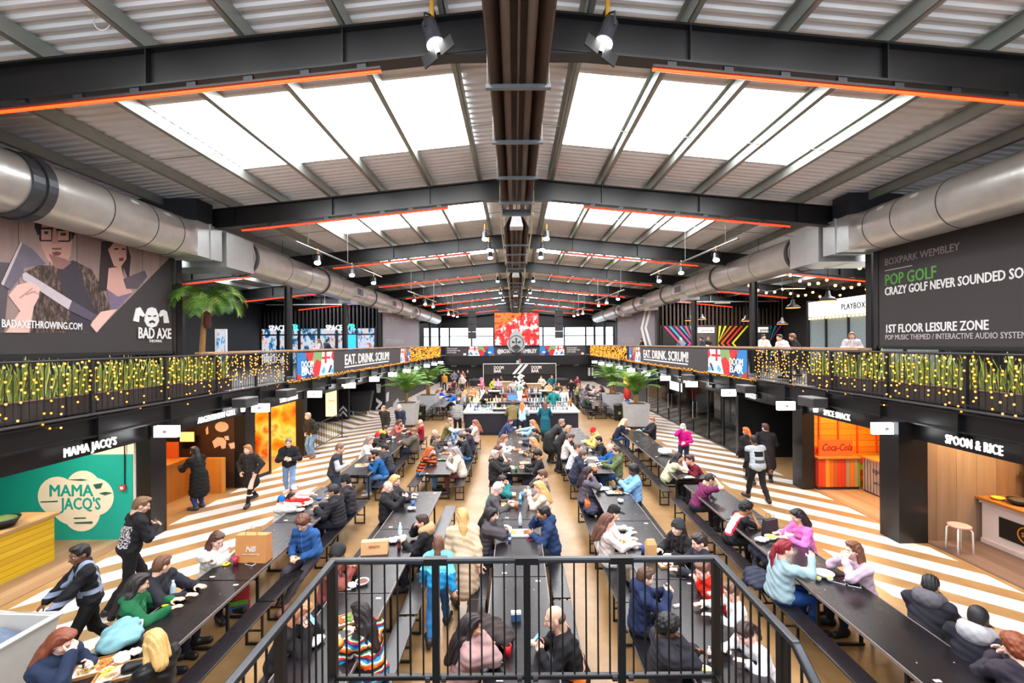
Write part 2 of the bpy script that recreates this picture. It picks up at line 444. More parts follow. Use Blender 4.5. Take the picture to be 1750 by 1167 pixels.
def duct(side, x, z, r=.52):
    sg = -1 if side == 'left' else 1
    t_ = thing('ventilation_duct', 'silver spiral ventilation duct nearest the camera, above the %s' % ('axe throwing banner' if sg < 0 else 'golf banner'), 'duct', (x, 0, z))
    MB().tube([(0, 1.0, 0), (0, 11.05, 0)], r, 40, False).build('pipe', DUCT, t_, smooth=True)
    m = PB()
    for yy in (2.5, 4.6, 6.3, 9.0, 10.1, 10.9): ring(m.new(), yy, r + .006, .02, 0, 0)
    m.build('seam', SEAM, t_)
    if sg < 0:
        m = PB(); ring(m.new(), 7.75, r + .06, .16, 0, 0); ring(m.new(), 7.55, r + .03, .2, 0, 0); m.build('flange', mat((78, 80, 84), .4, .6), t_)
    # round to square, then box
    m = MB(); n = 48; q = .44; y0, y1 = 11.05, 11.45; vs = []; fs = []
    for j in range(7):
        f = j/6
        for k in range(n):
            a = 2*pi*k/n + pi/4; s_ = q / max(abs(cos(a)), abs(sin(a))); rr = r*(1 - f) + s_*f; vs.append((rr*cos(a), y0 + (y1 - y0)*f, rr*sin(a)))
    for j in range(6): fs += [(j*n + k, j*n + (k+1) % n, (j+1)*n + (k+1) % n, (j+1)*n + k) for k in range(n)]
    m.add(vs, fs); m.build('transition', DUCT, t_, smooth=True); m = MB()
    m.b2((-q, y1, -q), (q, 12.4, q)); m.b2((-q - .03, 11.9, -q - .03), (q + .03, 11.95, q + .03)); m.build('box_section', BOXM, t_)
    m = MB(); m.b2((sg*-.42, 11.45, .44), (sg*1.4, 12.05, 1.0)); m.build('riser', mat((52, 54, 58), .4, .4), t_)
    lb = PB()
    for a, yy in ((.9, 9.6), (.9, 10.5)): lb.new().box((-sg*r*sin(a)*1.0, yy, r*cos(a)), (.012, .16, .09), rot=Matrix.Rotation(sg*(pi/2 - .9 + .0)*1, 3, 'Y'))
    lb.build('label_plate', WHITE, t_)
    t2 = thing('ventilation_duct', 'long silver spiral duct running to the far end along the %s balcony' % side, 'duct', (x, 0, z))
    m = MB(); q2 = .5; m.b2((-q2, 12.5, -.55), (q2, 13.8, .4)); m.b2((sg*.45, 12.55, -.55), (sg*1.5, 13.7, .1)); m.build('box_section', BOXM, t2)
    MB().tube([(0, 13.8, -.03), (0, 14.4, 0), (0, 49.0, 0)], r, 36, False).build('pipe', DUCT, t2, smooth=True)
    m = PB(); ring(m.new(), 13.95, r + .05, .12, 0, -.04)
    for yy in (19.4, 26.0, 32.0, 38, 43): ring(m.new(), yy, r + .045, .1, 0, 0)
    m.build('flange', mat((78, 80, 84), .4, .6), t2)
    m = PB()
    for yy in (16.2, 17.8, 21, 22.6, 24.3, 28, 30): ring(m.new(), yy, r + .006, .02, 0, 0)
    m.build('seam', SEAM, t2)
    for yy in (23.0, 29.5, 36.0):
        g = MB(); g.b2((-sg*(r - .1), yy - .5, -.28), (-sg*(r + .1), yy + .5, .16)); g.b2((-.3, yy - .5, -r - .12), (.3, yy + .5, -r + .1)); gg = g.build('outlet', BOXM, t2)
        v = MB()
        for i in range(8): v.b2((-sg*(r + .1), yy - .42 + i*.11, -.22), (-sg*(r + .106), yy - .36 + i*.11, .1))
        v.build('grille', mat((40, 42, 44), .5), gg)
    h = PB()
    for yy in (16.5, 22.0, 28.0): h.new().tube([(0, yy, r), (0, yy, zroof(x) - z)], .008, 5)
    h.build('hanger', BLACK, t2)
duct('left', -8.4, 6.92); duct('right', 8.85, 6.95)

# ---- radiant heaters along the ridge
HB = mat((92, 74, 64), .5, .15, var=.2, vs=4, name='heater_brown'); HG = mat((118, 124, 130), .4, .5)
for i, (y0, y1) in enumerate([(3.2, 10.6), (11.7, 19.0), (20.3, 27.6), (28.8, 36.0), (37.0, 44.0)]):
    t_ = thing('radiant_heater', '%s long brown radiant tube heater hung from the roof ridge' % (ordn[i] if i else 'nearest'), 'heater', (.06, 0, 7.2), group='radiant heaters under the ridge')
    m = MB(); hw = .33
    prof = [(-hw, 0), (-hw + .02, 0), (-.17, .27), (.17, .27), (hw - .02, 0), (hw, 0), (.19, .3), (-.19, .3)]
    m.prism(prof, 1, y0, y1); m.build('hood', HB, t_)
    for sx in (-.13, .13): MB().tube([(sx, y0 + .1, .1), (sx, y1 - .1, .1)], .05, 10).build('burner_tube', HB, t_, smooth=True)
    MB().b2((-.012, y0, .06), (.012, y1, .27)).build('divider', HB, t_)
    m = PB(); yy = y0 + 2.1
    while yy < y1: m.new().b2((-.38, yy - .03, -.035), (.38, yy + .03, .01)); yy += 1.45
    m.new().b2((-.36, y1 - .03, -.03), (.36, y1, .12)); m.build('bracket', HG, t_)
    m = PB(); yy = y0 + 2.1
    while yy < y1:
        for sx in (-.36, .36): m.new().tube([(sx, yy, 0), (sx, yy, zroof(.4) - 7.2 - .05)], .006, 5)
        yy += 1.45
    m.build('hanger', GALV, t_)
    if i:
        m = MB(); m.hexa([(-.17, y0 - .12, -.02), (.17, y0 - .12, -.02), (.17, y0 + .25, -.02), (-.17, y0 + .25, -.02), (-.1, y0 - .1, .3), (.1, y0 - .1, .3), (.1, y0 + .25, .3), (-.1, y0 + .25, .3)]); m.build('burner_box', mat((205, 205, 205), .35, .3), t_)
        m = PB(); m.new().tube([(.42, y0 - .2, .3), (.44, y0 + 2, .25), (.44, y1 - .5, .25)], .02, 6); m.new().tube([(-.42, y0, .28), (-.42, y1, .28)], .015, 6); m.build('gas_pipe', mat((190, 180, 120), .4), t_)
# ---- stage lights
SPOTG = glow((255, 255, 250), 14.0, False, 'lamp_lens')
def spot(label, p, aim, group, s=1.0, power=0, cyl=.11):
    t_ = thing('stage_light', label, 'spotlight', p, 0, group)
    d = (Vector(aim) - Vector(p)).normalized(); b = Vector((0, 0, -.28*s))
    MB().tube([b - d*.18*s, b - d*.14*s, b + d*.1*s, b + d*.16*s], [.05*s, cyl*.8*s, cyl*s, cyl*1.12*s], 14).build('housing', mat((58, 58, 66), .35, .3), t_)
    MB().tube([b + d*.161*s, b + d*.168*s], cyl*.98*s, 14).build('lens', SPOTG, t_)
    x = d.cross(Vector((0, 0, 1))).normalized()
    m = MB(); m.tube([b + x*.14*s, b + x*.14*s + Vector((0, 0, .16*s)), Vector((0, 0, -.06*s)), b - x*.14*s + Vector((0, 0, .16*s)), b - x*.14*s], .012*s, 6); m.build('yoke', BLACK, t_)
    MB().tube([(0, 0, -.08*s), (0, 0, .12*s)], .03*s, 8).build('clamp', mat((200, 150, 60), .4, .4), t_)
    if s > .9:
        for a in range(4):
            e = Vector((0, 0, 1)).cross(d); e = (Matrix.Rotation(a*pi/2, 3, d) @ x)
            MB().box(b + d*.26*s + e*.13*s, (.02, .16*s, .2*s), rot=d.to_track_quat('Y', 'Z').to_matrix()).build('barn_door', BLACK, t_) if a % 2 else None
    if power:
        L = bpy.data.lights.new('spot_beam', 'SPOT'); L.energy = power; L.spot_size = R(55); L.spot_blend = .6; L.color = (1, .95, .88); L.shadow_soft_size = .06
        lo = bpy.data.objects.new('lamp', L); COL.objects.link(lo); lo.parent = t_; lo.location = b + d*.2*s; lo.rotation_euler = d.to_track_quat('-Z', 'Y').to_euler()
    return t_
g = 'stage lights beside the ridge heaters'
for nm, x_, y_ in (('left', -1.02, 5.75), ('right', 1.2, 5.75)):
    t_ = spot('black stage light on the nearest roof beam, %s of the heater' % nm, (x_, y_, 8.42), (x_ * .45, 5.45, 6.6), g, 1.05)
    MB().tube([(0, 0, .05), (.0, .25, .1)], .02, 6).build('hanger', BLACK, t_)
for i, yy in enumerate((14.8, 17.0, 18.0, 25.5, 30.5, 36.5)):
    for sx in (-1, 1):
        spot('black stage light %s of the ridge heater, %s pair from the camera' % ('left' if sx < 0 else 'right', ordn[i+1]), (XC + sx*1.0, yy, zbeam(1) - .05 + (.1 if i % 2 else 0)), (XC + sx*.6, yy - 3, 1), g, .9, 120 if i in (0, 3) else 0)
        bpy.context.view_layer.update()
# ---- lighting bars over both table rows
for sx in (-1, 1):
    for j, (x_, y0, y1, z_) in enumerate([(6.0, 12.5, 19.2, 7.05), (5.4, 23.0, 29.0, 6.9), (5.0, 33.0, 37.5, 6.8)]):
        side = 'left' if sx < 0 else 'right'; X = sx*x_ + (.15 if sx > 0 else 0)
        t_ = thing('lighting_bar', 'suspended metal lighting bar over the %s tables, %s from the camera' % (side, ordn[j]), 'lighting bar', (X, 0, z_), group='suspended lighting bars')
        MB().tube([(0, y0, 0), (sx*-.4, y1, 0)], .03, 8).build('bar', mat((120, 120, 124), .35, .6), t_)
        m = PB()
        for q in (.1, .5, .9): 
            yy = y0 + (y1 - y0)*q; m.new().tube([(sx*-.4*q, yy, 0), (sx*-.4*q, yy, zroof(X) - z_ - .1)], .007, 5)
        m.build('hanger', GALV, t_)
        for q in (.18, .55, .86):
            yy = y0 + (y1 - y0)*q
            spot('stage light on the %s lighting bar over the %s tables, %s along it' % (ordn[j], side, {.18: 'near end', .55: 'middle', .86: 'far end'}[q]), (X - sx*.4*q, yy, z_ - .03), (X*.7, yy - 4, 0), 'stage lights on the suspended bars', .85, 90 if q == .55 else 0)
# ---- hanging loudspeaker columns
for sx in (-1, 1):
    t_ = thing('line_array_speaker', 'tall dark loudspeaker column hanging %s of the big screen' % ('left' if sx < 0 else 'right'), 'loudspeaker', (XC + sx*3.05, 32, 4.55), group='hanging loudspeaker columns')
    for i in range(4): MB().b2((-.27, -.25, .03 + i*.5), (.27, .25, .5 + i*.5)).build('cabinet', mat((46, 45, 46), .6), t_, bevel=.015)
    m = MB(); m.tube([(-.15, 0, 2.0), (0, 0, 2.5), (.15, 0, 2.0)], .02, 6); m.tube([(0, 0, 2.5), (0, 0, 4.02)], .012, 5); m.build('rigging', GALV, t_)

# ---- small fittings on the purlins
x, z = onY(172, 18, 5.75)
t_ = thing('flood_light', 'black box fitting with a white cable loop at the top left', 'light fitting', (x, 5.75, z)); MB().hexa([(-.16, -.1, -.04), (.16, -.1, -.08), (.16, .1, -.08), (-.16, .1, -.04), (-.16, -.1, .05), (.16, -.1, .03), (.16, .1, .03), (-.16, .1, .05)]).build('body', BLACK, t_); MB().tube([(-.06 + .2*cos(a)*.55 + .08, 0, -.12 + .13*sin(a)) for a in [2.6 + k*.33 for k in range(16)]], .007, 6).build('cable', WHITE, t_); MB().tube([(0, 0, .03), (0, 0, .2)], .02, 6).build('bracket', BLACK, t_)
for px, py, Yp, nm in ((405, 200, 8.3, 'left rooflight'), (1388, 186, 8.3, 'right rooflight'), (948, 288, 11.6, 'ridge, with a red lamp')):
    x, z = onY(px, py, Yp); t_ = thing('detector', 'small detector head hanging by the %s' % nm, 'detector', (x, Yp, z)); MB().lathe([(.03, -.05), (.05, -.02), (.05, .02), (.02, .03)], 12).build('head', mat((150, 110, 104), .5) if 'red' not in nm else glow((255, 30, 30), 2.0), t_); MB().tube([(0, 0, .03), (0, 0, max(.06, zroof(x) - z - .03))], .008, 5).build('drop_rod', BLACK, t_)
# ================================================================== BALCONY RAILINGS, PLANTERS, FAIRY LIGHTS
RAILM = mat((50, 49, 52), .35, .4)
bulb_me = MB().ball((0, 0, 0), (.017, .017, .02), 8, 5).data('bulb', glow((255, 162, 46), 1.7, False, 'warm_bulb'), True)
bulb_me2 = MB().ball((0, 0, 0), (.017, .017, .02), 8, 5).data('bulb', glow((255, 176, 84), 2.2, False, 'bright_bulb'), True)
GOLD = glow((255, 158, 40), 1.5, False, 'gold_bulb')
WIRE = mat((26, 24, 20), .6)
rng = random.Random(3)
for side, X, sg, yb, st in (('left', XL, -1, 6.77, 1.81), ('right', XR, 1, 6.57, 1.78)):
    x_ = X + sg*.05
    t_ = thing('balcony_railing', 'long black steel railing along the %s balcony' % side, 'railing', (x_, 0, 2.955))
    posts = [yb + st*i for i in range(-3, 25) if yb + st*i < 49.9]
    pb = PB(); bp = PB()
    for i, yy in enumerate(posts):
        pb.new().b2((-.012, yy - .03, 0), (.05, yy + .03, 1.0))
        if i < len(posts) - 1:
            m = bp.new(); n = 15
            for k in range(1, n): m.tube([(0, yy + st*k/n, .02), (0, yy + st*k/n, 1.0)], .0075, 5, False)
            m.b2((-.01, yy, .05), (.01, yy + st, .07))
    pb.build('post', RAILM, t_); bp.build('baluster_panel', RAILM, t_)
    MB().tube([(0, posts[0], 1.005), (0, 49.9, 1.005)], .026, 10).build('handrail', RAILM, t_)
    y0 = 11.9 if sg < 0 else 11.0
    q = thing('bar_ledge', 'long pale timber bar ledge on top of the %s balcony railing' % side, 'bar ledge', (x_ + sg*.2, 0, 3.99))
    MB().b2((-.17, y0, 0), (.17, 49.8, .05)).build('board', TIMBER, q)
    m = PB()
    for i in range(20): m.new().b2((-.15, y0 + .3 + i*1.9, -.12), (.12, y0 + .36 + i*1.9, 0))
    m.build('bracket', RAILM, q)
    # slatted plant troughs with snake plants
    SL = planks('trough_slats', [(58, 50, 46), (66, 57, 52), (50, 43, 40)], .1, axis=1, long_axis=2)
    lf = NT('snake_leaf'); oo, lx, ly, lz = lf.pos(); uvn = lf.n('ShaderNodeAttribute', attribute_name='edge')
    g = lf.noise(oo, 14, 3, stretch=(1, 1, 6))
    lf.set(col=lf.mix(uvn.outputs['Fac'], lf.mix(g, C(96, 136, 56), C(170, 186, 100)), C(234, 224, 110)), rough=.4)
    def clump(seed):
        r = random.Random(seed); m = MB(); ed = []
        for i in range(9):
            a = r.uniform(0, 2*pi); l = r.uniform(.48, .78); w = r.uniform(.017, .027); tilt = r.uniform(.05, .3); bx, by = r.uniform(-.07, .07), r.uniform(-.11, .11)
            d = Vector((cos(a)*tilt, sin(a)*tilt, 1)); d.normalize(); s_ = Vector((-sin(a), cos(a), 0)); nrm = s_.cross(d); b = len(m.v); vs = []
            K = 7; tw = r.uniform(-.8, .8)
            for k in range(K):
                f = k/(K-1); ww = w*(.55 + 1.6*f*(1-f)*1.3) * (1 if f < .8 else (1-f)/.2 + .04)
                c = Vector((bx, by, 0)) + d*l*f + Vector((cos(a), sin(a), 0))*.05*f*f
                sr = s_*cos(tw*f) + nrm*sin(tw*f)
                for j, e in ((-1, 1), (-.62, 0), (0, 0), (.62, 0), (1, 1)):
                    vs.append(c + sr*ww*j + nrm*(.012*(abs(j)**1.5))); ed.append(e)
            fs = [(k*5+j, k*5+j+1, k*5+j+6, k*5+j+5) for k in range(K-1) for j in range(4)]
            m.add(vs, fs)
        me = m.data('leaves', lf.m, True); at = me.attributes.new('edge', 'FLOAT', 'POINT'); at.data.foreach_set('value', [float(e) for e in ed])
        return me
    MES = [clump(s_) for s_ in range(5)]
    nt = 4
    for i in range(nt):
        a = 3.4 + i*2.42; b = a + 2.38; px = X + sg*.36
        tr = thing('plant_trough', 'dark slatted plant trough behind the %s railing, %s from the camera' % (side, ordn[i]), 'planter', (px, (a+b)/2, 2.955), 0, 'slatted plant troughs')
        h = (b - a)/2; m = MB(); m.b2((-.2, -h, 0), (-.17, h, .34)); m.b2((.17, -h, 0), (.2, h, .34)); m.b2((-.17, -h, 0), (.17, -h+.03, .34)); m.b2((-.17, h-.03, 0), (.17, h, .34)); m.b2((-.17, -h, 0), (.17, h, .25)); m.build('box', SL, tr)
        m = MB(); m.b2((-.22, -h, .34), (-.15, h, .36)); m.b2((.15, -h, .34), (.22, h, .36)); m.build('rim', mat((128, 104, 88), .6), tr)
        n = 14
        for k in range(n):
            o_ = bpy.data.objects.new('snake_plant', MES[rng.randrange(5)]); COL.objects.link(o_)
            o_.location = (px + rng.uniform(-.06, .06), a + .12 + (b - a - .24)*k/(n-1), 3.2); o_.rotation_euler = (0, 0, rng.uniform(0, 6.3)); s_ = rng.uniform(.9, 1.12); o_.scale = (s_, s_, s_)
            tag(o_, 'yellow-edged snake plant in the %s slatted trough behind the %s railing' % (ordn[i], side), 'plant', 'snake plants in the %s %s trough' % (ordn[i], side))
    # fairy lights: one curtain per railing bay
    for i, yy in enumerate(posts[:-1]):
        xx = X - sg*.03; yn = yy
        sec = 'flag' if (16.3 < yy + .9 < 33.4) else ('near' if yy < 16.3 else 'gold')
        c = thing('fairy_light_curtain', 'warm fairy lights on the %s railing, %s the rugby banner, bay %d from the stage' % (side, 'before' if sec == 'near' else 'beyond' if sec == 'gold' else 'under', len(posts) - 1 - i), 'fairy lights', (xx, yy, 2.955), 0, 'fairy lights on the %s railing' % side)
        pts = []; wires = PB()
        if sec == 'near':
            n = 13
            for k in range(n):
                ly_ = (k + .5)/n*st + rng.uniform(-.09, .09); bot = rng.uniform(-.22, .45)
                wires.new().tube([(0, ly_, 1.0), (-sg*.01, ly_ + .01, .5), (0, ly_, bot)], .0022, 4, False)
                nb = rng.choice((5, 6, 7)) if yy < 11.5 else rng.choice((6, 7, 8))
                for j in range(nb):
                    zz = 1.0 - (1.0 - bot)*((j + rng.uniform(.15, .85))/nb); pts.append((rng.uniform(-.015, .015) - sg*.01, ly_ + rng.uniform(-.045, .045), zz))
            wires.build('wire', WIRE, c)
            for p in pts:
                o_ = bpy.data.objects.new('bulb', bulb_me2 if rng.random() < .3 else bulb_me); COL.objects.link(o_); o_.parent = c; o_.location = p
        elif sec == 'flag':
            m = MB(); m.tube([(0, k/6*st, -.02 - .03*(k % 2)) for k in range(7)], .003, 4, False); m.build('wire', WIRE, c)
            m = PB()
            for k in range(22): m.new().ball((-sg*.02, k/22*st + rng.uniform(-.03, .03), -.03 + rng.uniform(-.06, .05)), .03, 6, 4)
            m.build('bulb', GOLD, c)
        else:
            m = MB()
            for k in range(4): m.tube([(0, (k+.5)/4*st, 1), (0, (k+.5)/4*st, 0)], .003, 4, False)
            m.build('wire', WIRE, c)
            m = PB()
            for k in range(90): m.new().ball((-sg*.02, rng.uniform(0, st), rng.uniform(-.1, 1.0)), rng.uniform(.022, .036), 6, 4)
            m.build('bulb', GOLD, c)
# far railing
t_ = thing('balcony_railing', 'black railing of the far balcony below the big screen', 'railing', (0, 49.95, 2.955))
pb = PB(); n = 10
for k in range(n + 1): pb.new().b2((XL + (XR - XL)*k/n - .03, -.03, 0), (XL + (XR - XL)*k/n + .03, .03, 1.0))
pb.build('post', RAILM, t_); MB().tube([(XL, 0, 1.0), (XR, 0, 1.0)], .03, 8).build('handrail', RAILM, t_)
m = MB()
for k in range(120): m.tube([(XL + .13*k, 0, 0), (XL + .13*k, 0, 1)], .008, 4, False)
m.build('baluster_panel', RAILM, t_)

# ================================================================== BANNERS ON THE RAILINGS
BANK = mat((62, 57, 60), .7, var=.05); CREAM = mat((240, 238, 236), .6, var=.02)
RED = mat((206, 40, 46), .6, var=.06); BLUE = mat((36, 122, 190), .6, var=.06); NAVY = mat((22, 52, 110), .6); GREEN = mat((126, 164, 104), .6, var=.06); SKY = mat((90, 180, 214), .6); BEIGE = mat((196, 176, 130), .6)
def flagart(parent, ax, dep, sgn, u0, u1, z0, z1, flip=False):
    """collage of cut flag shapes in the rectangle u0..u1 x z0..z1, all flat on one banner"""
    P = lambda a, b: (u0 + (u1 - u0)*((1 - a) if flip else a), z0 + (z1 - z0)*b)
    L = [(BLUE, [(0, 0), (.32, 0), (.2, 1), (0, 1)]), (GREEN, [(.3, .35), (.62, .3), (.66, 1), (.4, 1)]), (RED, [(.22, .8), (.42, 1), (.2, 1)]), (RED, [(.25, .75), (.36, .55), (.42, 1), (.3, 1)]), (NAVY, [(.2, 0), (.42, 0), (.36, .45), (.2, .3)]),
         (RED, [(.4, 0), (.58, 0), (.66, .55), (.5, .72), (.38, .4)]), (CREAM, [(.55, 0), (1, 0), (1, 1), (.66, 1), (.62, .5)]), (RED, [(.72, .52), (.78, .52), (.78, 1), (.72, 1)]), (RED, [(.64, .7), (.9, .7), (.9, .8), (.64, .8)]), (RED, [(.92, .75), (1, .6), (1, 1), (.96, 1)]),
         (SKY, [(.66, .05), (.75, .2), (.7, .4), (.62, .2)]), (NAVY, [(.82, .1), (.88, .1), (.96, .4), (.9, .42)]), (SKY, [(.9, .12), (.98, .05), (1, .2), (.95, .3)]), (RED, [(0, 0), (.12, 0), (.08, .14), (0, .2)]), (CREAM, [(.1, .3), (.22, .25), (.24, .42), (.12, .45)])]
    for i, (m, pl) in enumerate(L):
        pts = [P(a, b) for a, b in pl]
        a, b = dep + sgn*.004*(1 + i*.25), dep
        mb = MB(); mb.prism(pts, ax, min(a, b), max(a, b)); mb.build('flag_shape', m, parent)
for side, X, sg, ya, yb_, yc, yd, wd in (('left', XL, -1, 16.5, 19.8, 31.4, 34.2, '+X'), ('right', XR, 1, 16.0, 19.2, 29.6, 32.6, '-X')):
    f = -sg; dep = X + f*.045
    t_ = thing('rail_banner', 'black rugby banner with flag artwork on the %s balcony railing' % side, 'banner', (0, 0, 0))
    MB().b2((X + f*.012, ya, 2.93), (dep, yd, 3.93)).build('cloth', BANK, t_)
    flagart(t_, 0, dep, f, ya, yb_, 2.94, 3.92, False)
    flagart(t_, 0, dep, f, yc, yd, 2.94, 3.92, True)
    for s_, ln, dy, hh in (('DOOM', 3.35, 0, .26), ('BAR', 3.07, 0, .26)):
        text(s_, CREAM, t_, (dep + f*.013, ya + .3 if sg < 0 else ya + 1.3, ln), wd, 1.0, hh, .003, .02)
    w = 7.4; y0 = 21.1 if sg < 0 else 28.9
    text('EAT. DRINK. SCRUM!', CREAM, t_, (dep + f*.005, y0, 3.28), wd, w if sg < 0 else w, .48, .004, .025)
    m = MB(); m.b2((min(dep, dep + f*.006), min(y0, y0 - sg*w), 3.14), (max(dep, dep + f*.006), max(y0, y0 - sg*w), 3.2)); m.build('underline', CREAM, t_)
# far rail banners and the big screen
def fb(x0, x1, label): 
    t_ = thing('rail_banner', label, 'banner'); MB().b2((x0, 49.86, 2.9), (x1, 49.9, 3.93)).build('cloth', BANK, t_); return t_
for x0, x1, nm in ((-7.6, -5.2, 'left'), (5.5, 7.7, 'right')):
    t_ = fb(x0, x1, 'dark grey sponsor banner with white text on the far railing, at the %s end' % nm)
    for i, (s_, w) in enumerate((('THE RUGBY', 1.3), ('TOURNAMENT 2023', 1.6), ('LIVE HERE', 1.1))): text(s_, CREAM, t_, (x0 + .15, 49.855, 3.66 - i*.22), '-Y', w*.9, .13, .003, .012)
    MB().b2((x1 - .45, 49.84, 2.98), (x1 - .15, 49.86, 3.2)).build('badge', CREAM, t_)
for x0, x1, nm, fl in ((-5.1, -2.3, 'left', True), (2.7, 5.4, 'right', False)):
    t_ = fb(x0, x1, 'colourful flag artwork banner on the far railing, %s of the screen' % nm); flagart(t_, 1, 49.86, -1, x0, x1, 2.92, 3.92, fl)
t_ = fb(-2.25, 2.65, 'black social media banner under the big screen'); text('@BOXPARKWEMBLEY', CREAM, t_, (-1.95, 49.855, 3.2), '-Y', 4.3, .42, .004, .02)
sc_ = thing('video_screen', 'big bright red and white video screen above the stage', 'screen', (.2, 49.7, 3.95))
t = NT('screen_picture'); o, x, y, z = t.pos()
v = t.n('ShaderNodeTexVoronoi'); v.inputs['Scale'].default_value = 1.7; t.l(o, v.inputs['Vector'])
nz = t.noise(o, 1.3, 6, .65); nz2 = t.noise(o, 2.6, 3, .6)
colr = t.ramp(nz, [(.33, C(90, 14, 20)), (.43, C(214, 24, 30)), (.52, C(240, 70, 60)), (.57, C(250, 238, 234)), (.68, C(255, 255, 255)), (.74, C(90, 170, 190))])
up = t.math('GREATER_THAN', t.math('ADD', t.math('MULTIPLY', x, -.6), z), 3.1)
colr = t.mix(t.math('MULTIPLY', up, t.math('GREATER_THAN', nz2, .45)), colr, C(250, 120, 40))
t.set(col=(0, 0, 0, 1), emit=1.3, ecol=colr, rough=.3); t.m.cycles.emission_sampling = 'NONE'
MB().b2((-2.4, -.01, .1), (2.4, 0, 3.65)).build('display', t.m, sc_)
m = MB(); m.b2((-2.48, 0, .02), (2.48, .15, 3.73)); m.build('case', DARK, sc_)
pm = PB(); 
for i, (hx, hz, s_) in enumerate(((-1.5, .7, .5), (-.7, 1.3, .6), (1.3, .9, .45), (2.0, .6, .4))): pm.new().prism([(hx - s_*.4, .12), (hx + s_*.4, .12), (hx + s_*.3, hz + .3), (hx + s_*.15, hz + .45), (hx + s_*.12, hz + .75), (hx - s_*.12, hz + .75), (hx - s_*.15, hz + .45), (hx - s_*.3, hz + .3)], 1, -.016, -.011)
pm.build('crowd_silhouette', glow((170, 20, 28), .9, False), sc_)
# the crest of a bearded mask in front of the screen
cr = thing('screen_crest', 'round silver emblem overlapping the lower edge of the big screen', 'emblem', (.15, 49.6, 3.25))
MB().b2((-.3, 0, .7), (.3, .1, 1.5)).build('bracket', BLACK, cr)
m = MB(); m.prism([(1.0*cos(a)*(1 if sin(a) < .3 else .82), 1.05 + 1.0*sin(a)*(1 if sin(a) < .5 else 1.3)) for a in [2*pi*k/28 for k in range(28)]], 1, -.05, 0); m.build('disc', mat((178, 182, 178), .3, .7), cr)
m = MB()
m.tube([(.78*cos(a), -.06, 1.05 + .8*sin(a)) for a in [2*pi*k/24 for k in range(25)]], .05, 6); m.build('rim', mat((90, 92, 90), .4, .5), cr)
pm = PB()
for sx in (-1, 1): pm.new().prism([(sx*.12, 1.15), (sx*.45, 1.3), (sx*.5, 1.05), (sx*.2, 1.0)], 1, -.08, -.05)
pm.new().prism([(-.5, .6), (0, .9), (.5, .6), (.3, .2), (0, .05), (-.3, .2)], 1, -.08, -.05); pm.new().prism([(-.06, .95), (.06, .95), (.1, 1.6), (-.1, 1.6)], 1, -.08, -.05)
pm.build('face_plate', mat((60, 60, 58), .4, .3), cr)
hang = PB()
for sx in (-1.9, 1.9): hang.new().tube([(sx, .08, 3.73), (sx, .08, 4.55)], .02, 5)
hang.build('hanger', BLACK, sc_)

# ================================================================== THE TWO GREAT BANNERS UPSTAIRS
BAND = mat((58, 53, 54), .7, var=.06, vs=1)
BX = -8.99
t_ = thing('wall_banner', 'large axe throwing banner with two people, above the left plants', 'banner')
MB().b2((BX - .06, 2.2, 4.08), (BX, 11.95, 7.3)).build('cloth', BAND, t_)
m = PB(); m.new().b2((BX - .1, 2.1, 4.0), (BX + .02, 12.0, 4.08)); m.new().b2((BX - .1, 11.95, 4.0), (BX + .02, 12.05, 7.35)); m.new().b2((BX - .1, 2.1, 7.3), (BX + .02, 12.0, 7.38)); m.build('frame', BLACK, t_)
LAY = [0]
def cut(pts, m, name='print_shape'):
    """an outline measured on the printed banner, crop pixels -> banner plane"""
    LAY[0] += 1; out = []
    for a, b in pts:
        q = onX(a*330/1481, 360 + b*330/1481, BX); out.append((max(2.25, q[0]), min(7.28, q[1])))
    mb = MB(); mb.prism(out, 0, BX, BX + .002 + .0005*LAY[0]); return mb.build(name, m, t_)
skin_ = mat((206, 158, 146), .6, var=.08, vs=3); skin2 = mat((228, 186, 174), .6, var=.08, vs=4)
wood_ = planks('print_wood', [(176, 148, 142), (164, 136, 130), (186, 158, 150)], .55, axis=1, grain=5, long_axis=2, gap=.02)
ft = NT('print_fur'); fo, fx_, fy_, fz_ = ft.pos(); fn = ft.noise(fo, 5, 6, .75, stretch=(1, 2.2, .8)); ft.set(col=ft.ramp(fn, [(.35, C(34, 26, 24)), (.5, C(70, 54, 48)), (.62, C(134, 110, 100)), (.7, C(60, 46, 42))]), rough=.7)
cut([(-900, -500), (1340, -500), (1340, 320), (735, 935), (-900, 935)], wood_, 'print_background')
cut([(-700, 935), (-700, 350), (80, 400), (60, 620), (30, 935)], mat((86, 78, 84), .7))
cut([(230, 935), (275, 640), (160, 480), (300, 415), (440, 425), (560, 380), (700, 450), (770, 570), (845, 745), (735, 935)], ft.m)
cut([(430, 420), (590, 385), (640, 560), (730, 760), (735, 930), (530, 935), (535, 760), (490, 640)], mat((56, 50, 60), .7))
cut([(300, 150), (320, 290), (365, 380), (430, 430), (500, 415), (540, 340), (555, 200), (545, -60), (320, -60)], skin_)
cut([(370, 330), (500, 370), (545, 400), (480, 450), (420, 440)], mat((150, 104, 96), .6))
cut([(265, 130), (275, -160), (580, -160), (580, 170), (548, 230), (535, 30), (330, 30), (310, 170), (290, 190)], mat((38, 28, 28), .6))
for a, b, c_, d_ in ((300, 128, 405, 236), (425, 140, 540, 240)):
    for q in ([(a, b), (c_, b), (c_, b + 16), (a, b + 16)], [(a, d_ - 12), (c_, d_ - 12), (c_ - 14, d_), (a + 14, d_)], [(a, b), (a + 14, b), (a + 14, d_), (a, d_ - 10)], [(c_ - 14, b), (c_, b), (c_, d_ - 10), (c_ - 14, d_)]): cut(q, JET)
    cut([(a + 35, b + 30), (c_ - 35, b + 30), (c_ - 40, b + 52), (a + 40, b + 52)], mat((52, 34, 32), .5))
